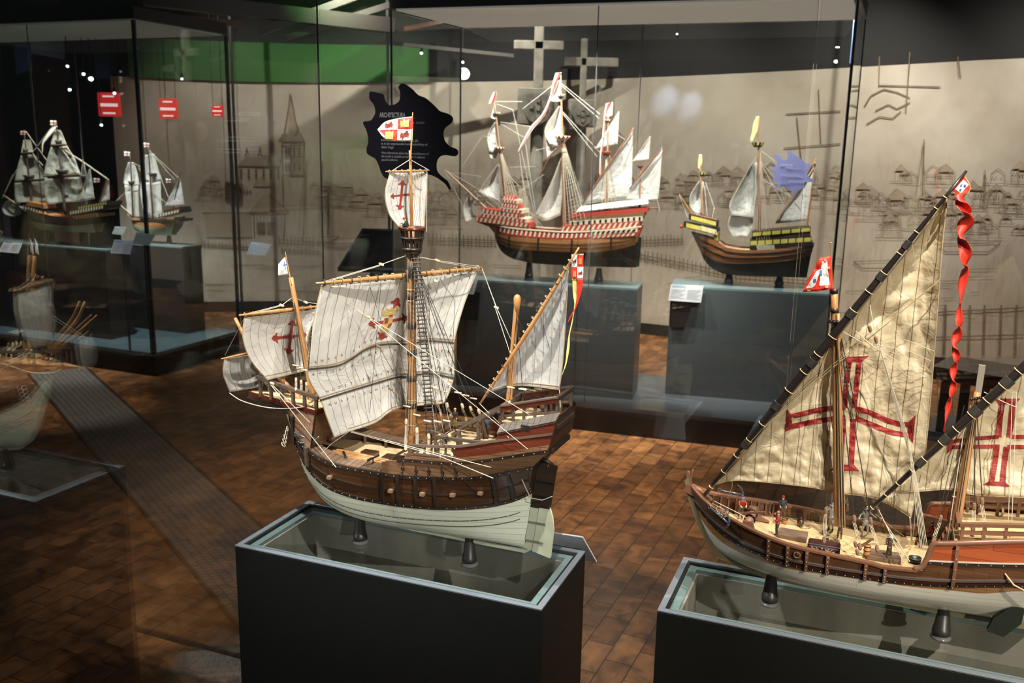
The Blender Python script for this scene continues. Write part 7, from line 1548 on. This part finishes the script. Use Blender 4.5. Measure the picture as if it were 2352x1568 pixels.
for rows, mm_ in (([[(1133, 212), (1140, 211)], [(1128, 222), (1139, 222)], [(1122, 238), (1134, 236)]], WHITEC), ([[(1276, 168), (1290, 166)], [(1270, 190), (1277, 190)], [(1262, 225), (1266, 226)], [(1245, 262), (1251, 264)], [(1218, 292), (1223, 298)], [(1198, 330), (1201, 333)], [(1189, 348), (1190, 350)]], WHITEC), ([[(1392, 238), (1400, 236)], [(1388, 262), (1394, 262)], [(1383, 320), (1387, 320)], [(1378, 360), (1382, 360)], [(1377, 402), (1380, 402)]], WHITEC)):
    f_ = bgsail(F, s3, rows, mm_, .0, 2, 5, .004, name='streamer', nu=6, nv=40)
    e = [rows[k][1] for k in range(len(rows))]; f_.decal(ribbon([((r_[0][0] + r_[1][0]) / 2 + abs(r_[1][0] - r_[0][0]) * .25, (r_[0][1] + r_[1][1]) / 2) for r_ in rows], [abs(r_[1][0] - r_[0][0]) * .45 for r_ in rows], 24), REDF, 'red_stripe', -.003, 0)
lines(F, s3, [((1137, 233), (1200, 233)), ((1140, 238), (1178, 252)), ((1178, 252), (1207, 390)), ((1150, 280), (1222, 291)), ((1150, 284), (1203, 315)), ((1288, 190), (1378, 262)), ((1288, 195), (1376, 272)), ((1292, 260), (1372, 360)), ((1292, 256), (1378, 350)), ((1020, 388), (1066, 480)), ((1108, 312), (1060, 385)), ((1110, 312), (1140, 320)), ((1205, 315), (1235, 520)), ((1193, 350), (1210, 500)), ((1294, 366), (1345, 480)),
    ((1170, 384), (1230, 382)), ((1150, 384), (1195, 430)), ((1294, 330), (1230, 345)), ((1190, 455), (1250, 525)), ((1150, 470), (1250, 400)), ((1420, 310), (1450, 330)), ((1510, 460), (1516, 485)), ((1395, 350), (1385, 520)), ((1400, 350), (1420, 500)), ((1470, 400), (1460, 480)), ((1020, 388), (1160, 470)), ((1090, 440), (1140, 480)), ((1200, 250), (1290, 180)), ((1105, 405), (1040, 395)), ((1200, 400), (1218, 512)), ((1208, 395), (1232, 516))], .0014, pm('white_line', (.60, .57, .51), .7))
net(F, s3, (1292, 330), (1300, 520), (1345, 505), -.10, 6, 24); net(F, s3, (1292, 330), (1310, 515), (1352, 500), .10, 6, 20); net(F, s3, (1150, 350), (1165, 470), (1192, 462), -.06, 5, 18); net(F, s3, (1148, 350), (1160, 465), (1186, 458), .06, 4, 14); net(F, s3, (1392, 365), (1380, 500), (1408, 495), -.07, 4, 16)
for k in range(9): rope(F, s3, [(1192 + k * 1.5, 432, 0), (1192 + k * 5, 500 + k * 2, -.03)], .0010, ROPEL, n=4)
# ---- ship four: yellow banded dark ship
s4 = ship_root(S4F, 'dark hulled ship model with yellow bands, silver bulging main sail and two yellow pennants'); F = S4F
H4 = Hull(zx(F, [(1660, 628), (1643, 620), (1628, 610), (1615, 592), (1603, 562), (1588, 533), (1572, 512)]), zx(F, [(1853, 636), (1856, 618), (1862, 580), (1868, 560), (1872, 535)]),
          [(.04, .01), (.06, .05), (.09, .085), (.14, .105), (.20, .115), (.26, .11), (.33, .10), (.45, .09)], [(.04, .04), (.12, .15), (.18, .4), (.30, .7)], sb=.26, sa=.6)
zk = F.L((1750, 632), 0)[2]; c1 = zc(F, [(1596, 575), (1640, 600), (1690, 606), (1750, 604), (1810, 600), (1870, 588)], -.10); c2 = zc(F, [(1588, 535), (1650, 556), (1668, 567), (1722, 574), (1800, 570), (1870, 558)], -.10)
H4.band(zk, c1, n=44, m=8).build('lower_hull', TARB, s4); H4.band(c1, c2, n=44, m=4).build('hull_planking', planks('dark_orange_planks', (.33, .13, .045), (.20, .08, .03), (.02, .01, .006), .016, .3, .4, .2), s4)
for f in (0, .4, .75): H4.band(lambda x: c1(x) + (c2(x) - c1(x)) * f - .004, lambda x: c1(x) + (c2(x) - c1(x)) * f + .003, off=.005, th=.006, n=40, m=1).build('wale', BLKP, s4)
H4.deck(lambda x: c2(x) - .01, F.L((1600, 550), 0)[0], F.L((1868, 560), 0)[0], .01).build('deck', DECKW, s4)
for a, b, hp, hw, hw2, base, tile, n in (((1583, 492), (1650, 509), 12, .055, .085, BLKP, YELP, 1), ((1571, 509), (1649, 527), 13, .045, .095, BLKP, YELP, 1), ((1640, 524), (1652, 527), 30, .06, .095, BLKP, YELP, 1), ((1728, 533), (1862, 521), 11, .09, .08, BLKP, YELP, 6), ((1723, 552), (1864, 543), 13, .10, .085, BLKP, YELP, 8), ((1727, 543), (1862, 532), 9, .08, .075, WALNUT, None, 0), ((1723, 564), (1866, 555), 9, .10, .085, BLKP, None, 0)):
    castle(F, s4, a, b, hp, hw, base, tile, n, 0, hw2=hw2, tw=.86)
for a, b, n in (((1612, 518), (1648, 528), 9), ((1738, 562), (1780, 562), 12)):
    for k in range(n): x = a[0] + (b[0] - a[0]) * k / n; y = a[1] + (b[1] - a[1]) * k / n; MB().beam(F.L((x, y), -.100), F.L((x + 3, y + 13), -.102), .004, .004, up=(1, 0, 0)).build('white_baluster', CREAMP, s4)
for k in range(12): MB().ball(F.L((1590 + k * 5, 492 + k * 1.2), -.05), .009, 5).build('deck_knob', pm('red_brown_knob', (.22, .09, .06), .5), s4)
mast(F, s4, (1615, 500, 0), (1607, 362, 0), .009, .004, m=MAST3); mast(F, s4, (1744, 562, 0), (1742, 268, 0), .011, .004, m=MAST3); mast(F, s4, (1850, 545, 0), (1873, 366, 0), .007, .003)
spar(F, s4, [(1560, 446, -.02), (1592, 496, 0)], [.003, .007], name='bowsprit'); MB().ball(F.L((1565, 520), -.01), .012, 7).build('red_figurehead', REDP, s4)
nest(F, s4, (1614, 405, 0), .026, .028, BLKP, YELP, 7); nest(F, s4, (1740, 338, 0), .038, .030, BLKP, YELP, 8)
spar(F, s4, [(1782, 510, -.02), (1876, 362, -.02)], [.003, .005, .003], name='lateen_yard')
for i, (rows, be, az) in enumerate([([[(1606, 415), (1611, 416), (1616, 418)], [(1586, 448), (1598, 450), (1614, 450)], [(1584, 474), (1597, 490), (1614, 492)]], .05, 20), ([[(1728, 374), (1736, 373), (1745, 374)], [(1700, 422), (1718, 424), (1740, 426)], [(1676, 468), (1700, 474), (1733, 474)], [(1682, 494), (1705, 496), (1730, 500)]], .07, 20), ([[(1678, 492), (1703, 497), (1730, 501)], [(1672, 518), (1700, 520), (1728, 520)], [(1684, 545), (1700, 540), (1716, 543)]], .05, 20), ([[(1871, 373), (1873, 372), (1874, 373)], [(1825, 442), (1845, 442), (1864, 444)], [(1780, 513), (1820, 510), (1855, 505)]], .015, 3)]):
    bgsail(F, s4, rows, SAILS if i < 3 else SAILW, be, az, 20 + i, .016 if i < 3 else .005)
for rows in ([[(1737, 268), (1744, 266)], [(1730, 285), (1742, 284)], [(1728, 300), (1738, 302)], [(1722, 324), (1727, 326)]], [[(1606, 355), (1612, 355)], [(1604, 372), (1612, 374)], [(1604, 386), (1608, 388)]]): bgsail(F, s4, rows, YELF, .0, 2, 7, .008, name='yellow_pennant', nu=6, nv=16)
lines(F, s4, [((1738, 360), (1698, 425)), ((1748, 345), (1780, 370)), ((1748, 372), (1840, 480)), ((1748, 376), (1800, 470)), ((1736, 370), (1730, 545)), ((1748, 380), (1762, 545)), ((1745, 380), (1752, 548)), ((1750, 410), (1815, 450)), ((1620, 418), (1642, 480)), ((1618, 425), (1625, 500)), ((1614, 420), (1605, 500)), ((1640, 478), (1634, 515)), ((1610, 515), (1648, 548)), ((1728, 540), (1805, 572)), ((1782, 372), (1800, 460)), ((1560, 446), (1580, 500)), ((1855, 505), (1868, 545))], .0019, MATS['white_line'])
for k in range(6): rope(F, s4, [(1746, 350, 0), (1738 + k * 6, 556, -.09)], .0016, pm('rosy_rope', (.45, .33, .25), .7), n=4)
# ---- ships in the left showcase
S5F = Frame(LCF.W((LCF.L((150, 540), .34)[0], .34, 0)), -22); S6F = Frame(LCF.W((LCF.L((355, 545), .78)[0], .78, 0)), -22)
s5 = ship_root(S5F, 'three masted galleon model with many square sails at the far left, pale olive bottom'); F = S5F
H5 = Hull(zx(F, [(100, 526), (84, 518), (74, 505), (66, 490), (58, 474)]), zx(F, [(226, 520), (230, 505), (238, 488), (246, 468)]), [(.03, .01), (.06, .06), (.10, .09), (.15, .10), (.20, .10), (.30, .085)], [(.03, .1), (.12, .35), (.2, .7)], sb=.26, sa=.6)
zk = F.L((150, 528), 0)[2]; d1 = zc(F, [(76, 508), (110, 514), (160, 518), (200, 516), (230, 508)], -.09); d2 = zc(F, [(60, 480), (100, 492), (150, 498), (200, 490), (244, 472)], -.09)
H5.band(zk, d1, n=36, m=7).build('lower_hull', OLV, s5); H5.band(d1, d2, n=36, m=3).build('hull_planking', DKWOOD, s5); H5.deck(lambda x: d2(x) - .008, F.L((62, 480), 0)[0], F.L((240, 474), 0)[0], .01).build('deck', WALNUT, s5)
for a, b, hp, hw, base, tile, n in (((50, 471), (108, 486), 9, .06, DKWOOD, CREAMP, 9), ((60, 462), (100, 470), 9, .06, pm('orange_band', (.40, .16, .05), .5), None, 0), ((84, 487), (118, 495), 9, .095, MATS['orange_band'], BLKP, 5), ((160, 485), (238, 470), 9, .085, DKWOOD, CREAMP, 13), ((180, 474), (246, 462), 8, .075, DKWOOD, YELP, 12), ((165, 497), (222, 490), 7, .092, MATS['orange_band'], BLKP, 9)): castle(F, s5, a, b, hp, hw, base, tile, n, .2)
stand(F, np.array([F.L((190, 530), 0)[0], 0, 0]), zk + .006, 'right cone stand under the far left three masted galleon', (.028, .018)); stand(F, np.array([F.L((118, 530), 0)[0], 0, 0]), zk + .006, 'left cone stand under the far left three masted galleon', (.028, .018))
for ft, tp in (((75, 485), (55, 298)), ((150, 492), (128, 276)), ((200, 480), (190, 366)), ((230, 470), (246, 410))): mast(F, s5, (*ft, 0), (*tp, 0), .012, .004, m=pm('dark_mast', (.07, .045, .03), .5))
spar(F, s5, [(8, 448, -.02), (60, 484, 0)], [.004, .009], name='bowsprit', m=pm('pale_spar', (.45, .36, .24), .5))
for p, r in (((67, 412, 0), .045), ((60, 352, 0), .025), ((143, 400, 0), .050), ((135, 332, 0), .028), ((193, 412, 0), .03)): nest(F, s5, p, r, .035, pm('dark_top2', (.03, .025, .02), .5))
for a, b in (((34, 416), (110, 411)), ((100, 405), (186, 401)), ((48, 352), (76, 350)), ((116, 334), (154, 332))): spar(F, s5, [(*a, -.01), (*b, -.01)], [.004, .009, .004], name='yard', m=MATS['dark_mast'])
for i, (rows, be) in enumerate([([[(54, 322), (62, 321), (70, 322)], [(49, 350), (62, 350), (76, 349)]], .01), ([[(49, 356), (62, 356), (76, 354)], [(40, 386), (64, 386), (94, 384)], [(35, 414), (70, 414), (109, 411)]], .03), ([[(34, 420), (70, 418), (108, 415)], [(35, 448), (72, 446), (112, 444)], [(38, 466), (74, 462), (112, 462)]], .03), ([[(126, 300), (133, 299), (140, 300)], [(117, 331), (134, 331), (152, 330)]], .01), ([[(117, 338), (134, 337), (154, 335)], [(108, 368), (140, 368), (172, 366)], [(101, 402), (142, 402), (184, 399)]], .03), ([[(103, 411), (142, 409), (187, 406)], [(103, 438), (145, 438), (190, 436)], [(108, 470), (146, 464), (190, 462)]], .03),
    ([[(205, 388), (207, 388)], [(182, 462), (217, 456)]], .01), ([[(248, 412), (250, 412)], [(232, 466), (252, 458)]], .01), ([[(190, 372), (193, 372)], [(184, 412), (200, 410)]], .01), ([[(14, 462), (28, 460), (44, 464)], [(5, 478), (26, 480), (50, 480)], [(12, 492), (28, 496), (48, 492)]], .03)]): bgsail(F, s5, rows, SAILG, be, 10, 40 + i, .008)
def cflag(root, F, x, y, s=8):
    f_ = bgsail(F, root, [[(x - s, y - s * .8), (x + s, y - s * .6)], [(x - s, y + s * .8), (x + s, y + s * .7)]], WHITEC, 0, 2, 1, .006, name='cross_flag', nu=6, nv=6); f_.decal([[(x - s, y - 1.2), (x + s, y - 1.2), (x + s, y + 1.2), (x - s, y + 1.2)], [(x - 1.2, y - s * .7), (x + 1.2, y - s * .7), (x + 1.2, y + s * .7), (x - 1.2, y + s * .7)]], REDC, 'red_cross', -.003, 1)
cflag(s5, F, 53, 305, 5.5); cflag(s5, F, 123, 282, 7); cflag(s5, F, 222, 414, 6.5)
bgsail(F, s5, [[(124, 291), (133, 289)], [(116, 298), (122, 303)], [(102, 318), (108, 320)], [(97, 330), (100, 330)], [(97, 350), (98, 350)]], WHITEC, 0, 2, 3, .004, name='streamer', nu=5, nv=24)
lines(F, s5, [((8, 448), (38, 390)), ((5, 455), (30, 400)), ((128, 280), (75, 350)), ((140, 338), (190, 370)), ((150, 345), (245, 410)), ((140, 340), (185, 400)), ((190, 370), (250, 412)), ((60, 302), (130, 400)), ((70, 345), (98, 380)), ((242, 462), (262, 470)), ((60, 484), (160, 510)), ((155, 360), (178, 398))], .0022)
s6 = ship_root(S6F, 'small two masted ship model with bright white sails and orange band in the left showcase'); F = S6F
H6 = Hull(zx(F, [(330, 534), (318, 530), (308, 520), (304, 508), (302, 496)]), zx(F, [(400, 536), (408, 520), (412, 505), (414, 490)]), [(.03, .01), (.05, .05), (.08, .075), (.13, .085), (.2, .08), (.3, .07)], [(.03, .2), (.1, .5), (.2, .8)], sb=.3, sa=.6)
zk = F.L((350, 537), 0)[2]; e1 = zc(F, [(306, 514), (340, 520), (380, 522), (409, 516)], -.07); e2 = zc(F, [(303, 500), (330, 506), (370, 506), (413, 492)], -.07)
H6.band(zk, e1, n=30, m=6).build('lower_hull', OLV, s6); H6.band(e1, e2, n=30, m=3).build('hull_planking', ORW, s6); H6.deck(lambda x: e2(x) - .006, F.L((305, 503), 0)[0], F.L((411, 496), 0)[0], .008).build('deck', DECKW, s6)
for a, b, hp, hw, base, tile, n in (((303, 498), (322, 502), 7, .06, DKWOOD, CREAMP, 5), ((303, 506), (410, 503), 6, .083, DKWOOD, None, 0), ((360, 492), (412, 480), 8, .07, DKWOOD, CREAMP, 8), ((376, 484), (413, 474), 7, .06, MAHOG, None, 0)): castle(F, s6, a, b, hp, hw, base, tile, n, .2)
stand(F, np.array([F.L((388, 540), 0)[0], 0, 0]), zk + .006, 'right cone stand under the small two masted ship', (.022, .014)); stand(F, np.array([F.L((332, 540), 0)[0], 0, 0]), zk + .006, 'left cone stand under the small two masted ship', (.022, .014))
for ft, tp in (((306, 505), (299, 356)), ((352, 508), (340, 335)), ((395, 490), (412, 408))): mast(F, s6, (*ft, 0), (*tp, 0), .009, .004, m=MATS['dark_mast'])
spar(F, s6, [(266, 462, -.02), (306, 496, 0)], [.003, .007], name='bowsprit', m=MATS['pale_spar'])
for p, r in (((302, 424, 0), .028), ((350, 405, 0), .034)): nest(F, s6, p, r, .028, MATS['dark_top2'])
for i, (rows, be) in enumerate([([[(294, 373), (300, 372), (307, 373)], [(287, 400), (302, 400), (316, 400)], [(284, 422), (300, 426), (320, 424)]], .03), ([[(286, 424), (300, 428), (318, 426)], [(290, 460), (304, 462), (318, 460)], [(294, 498), (306, 500), (320, 498)]], .02), ([[(334, 356), (344, 354), (354, 353)], [(332, 385), (346, 384), (362, 382)], [(334, 414), (350, 416), (370, 412)]], .03), ([[(335, 418), (350, 420), (369, 416)], [(340, 460), (354, 460), (370, 458)], [(346, 498), (358, 500), (374, 498)]], .02), ([[(412, 410), (414, 410)], [(378, 474), (424, 470)]], .01), ([[(326, 405), (330, 404)], [(322, 440), (334, 440)], [(330, 490), (344, 492)]], .01)]): bgsail(F, s6, rows, SAILW, be, 10, 60 + i, .008)
cflag(s6, F, 292, 353, 6.5); cflag(s6, F, 336, 333, 6.5); cflag(s6, F, 387, 415, 6)
lines(F, s6, [((302, 372), (328, 385)), ((343, 345), (400, 412)), ((345, 345), (385, 450)), ((348, 350), (390, 460)), ((345, 348), (412, 410)), ((340, 430), (380, 465)), ((305, 500), (300, 380)), ((266, 462), (300, 430)), ((355, 500), (345, 350)), ((310, 500), (304, 380)), ((342, 490), (390, 505)), ((318, 385), (345, 420)), ((300, 435), (340, 428))], .002)
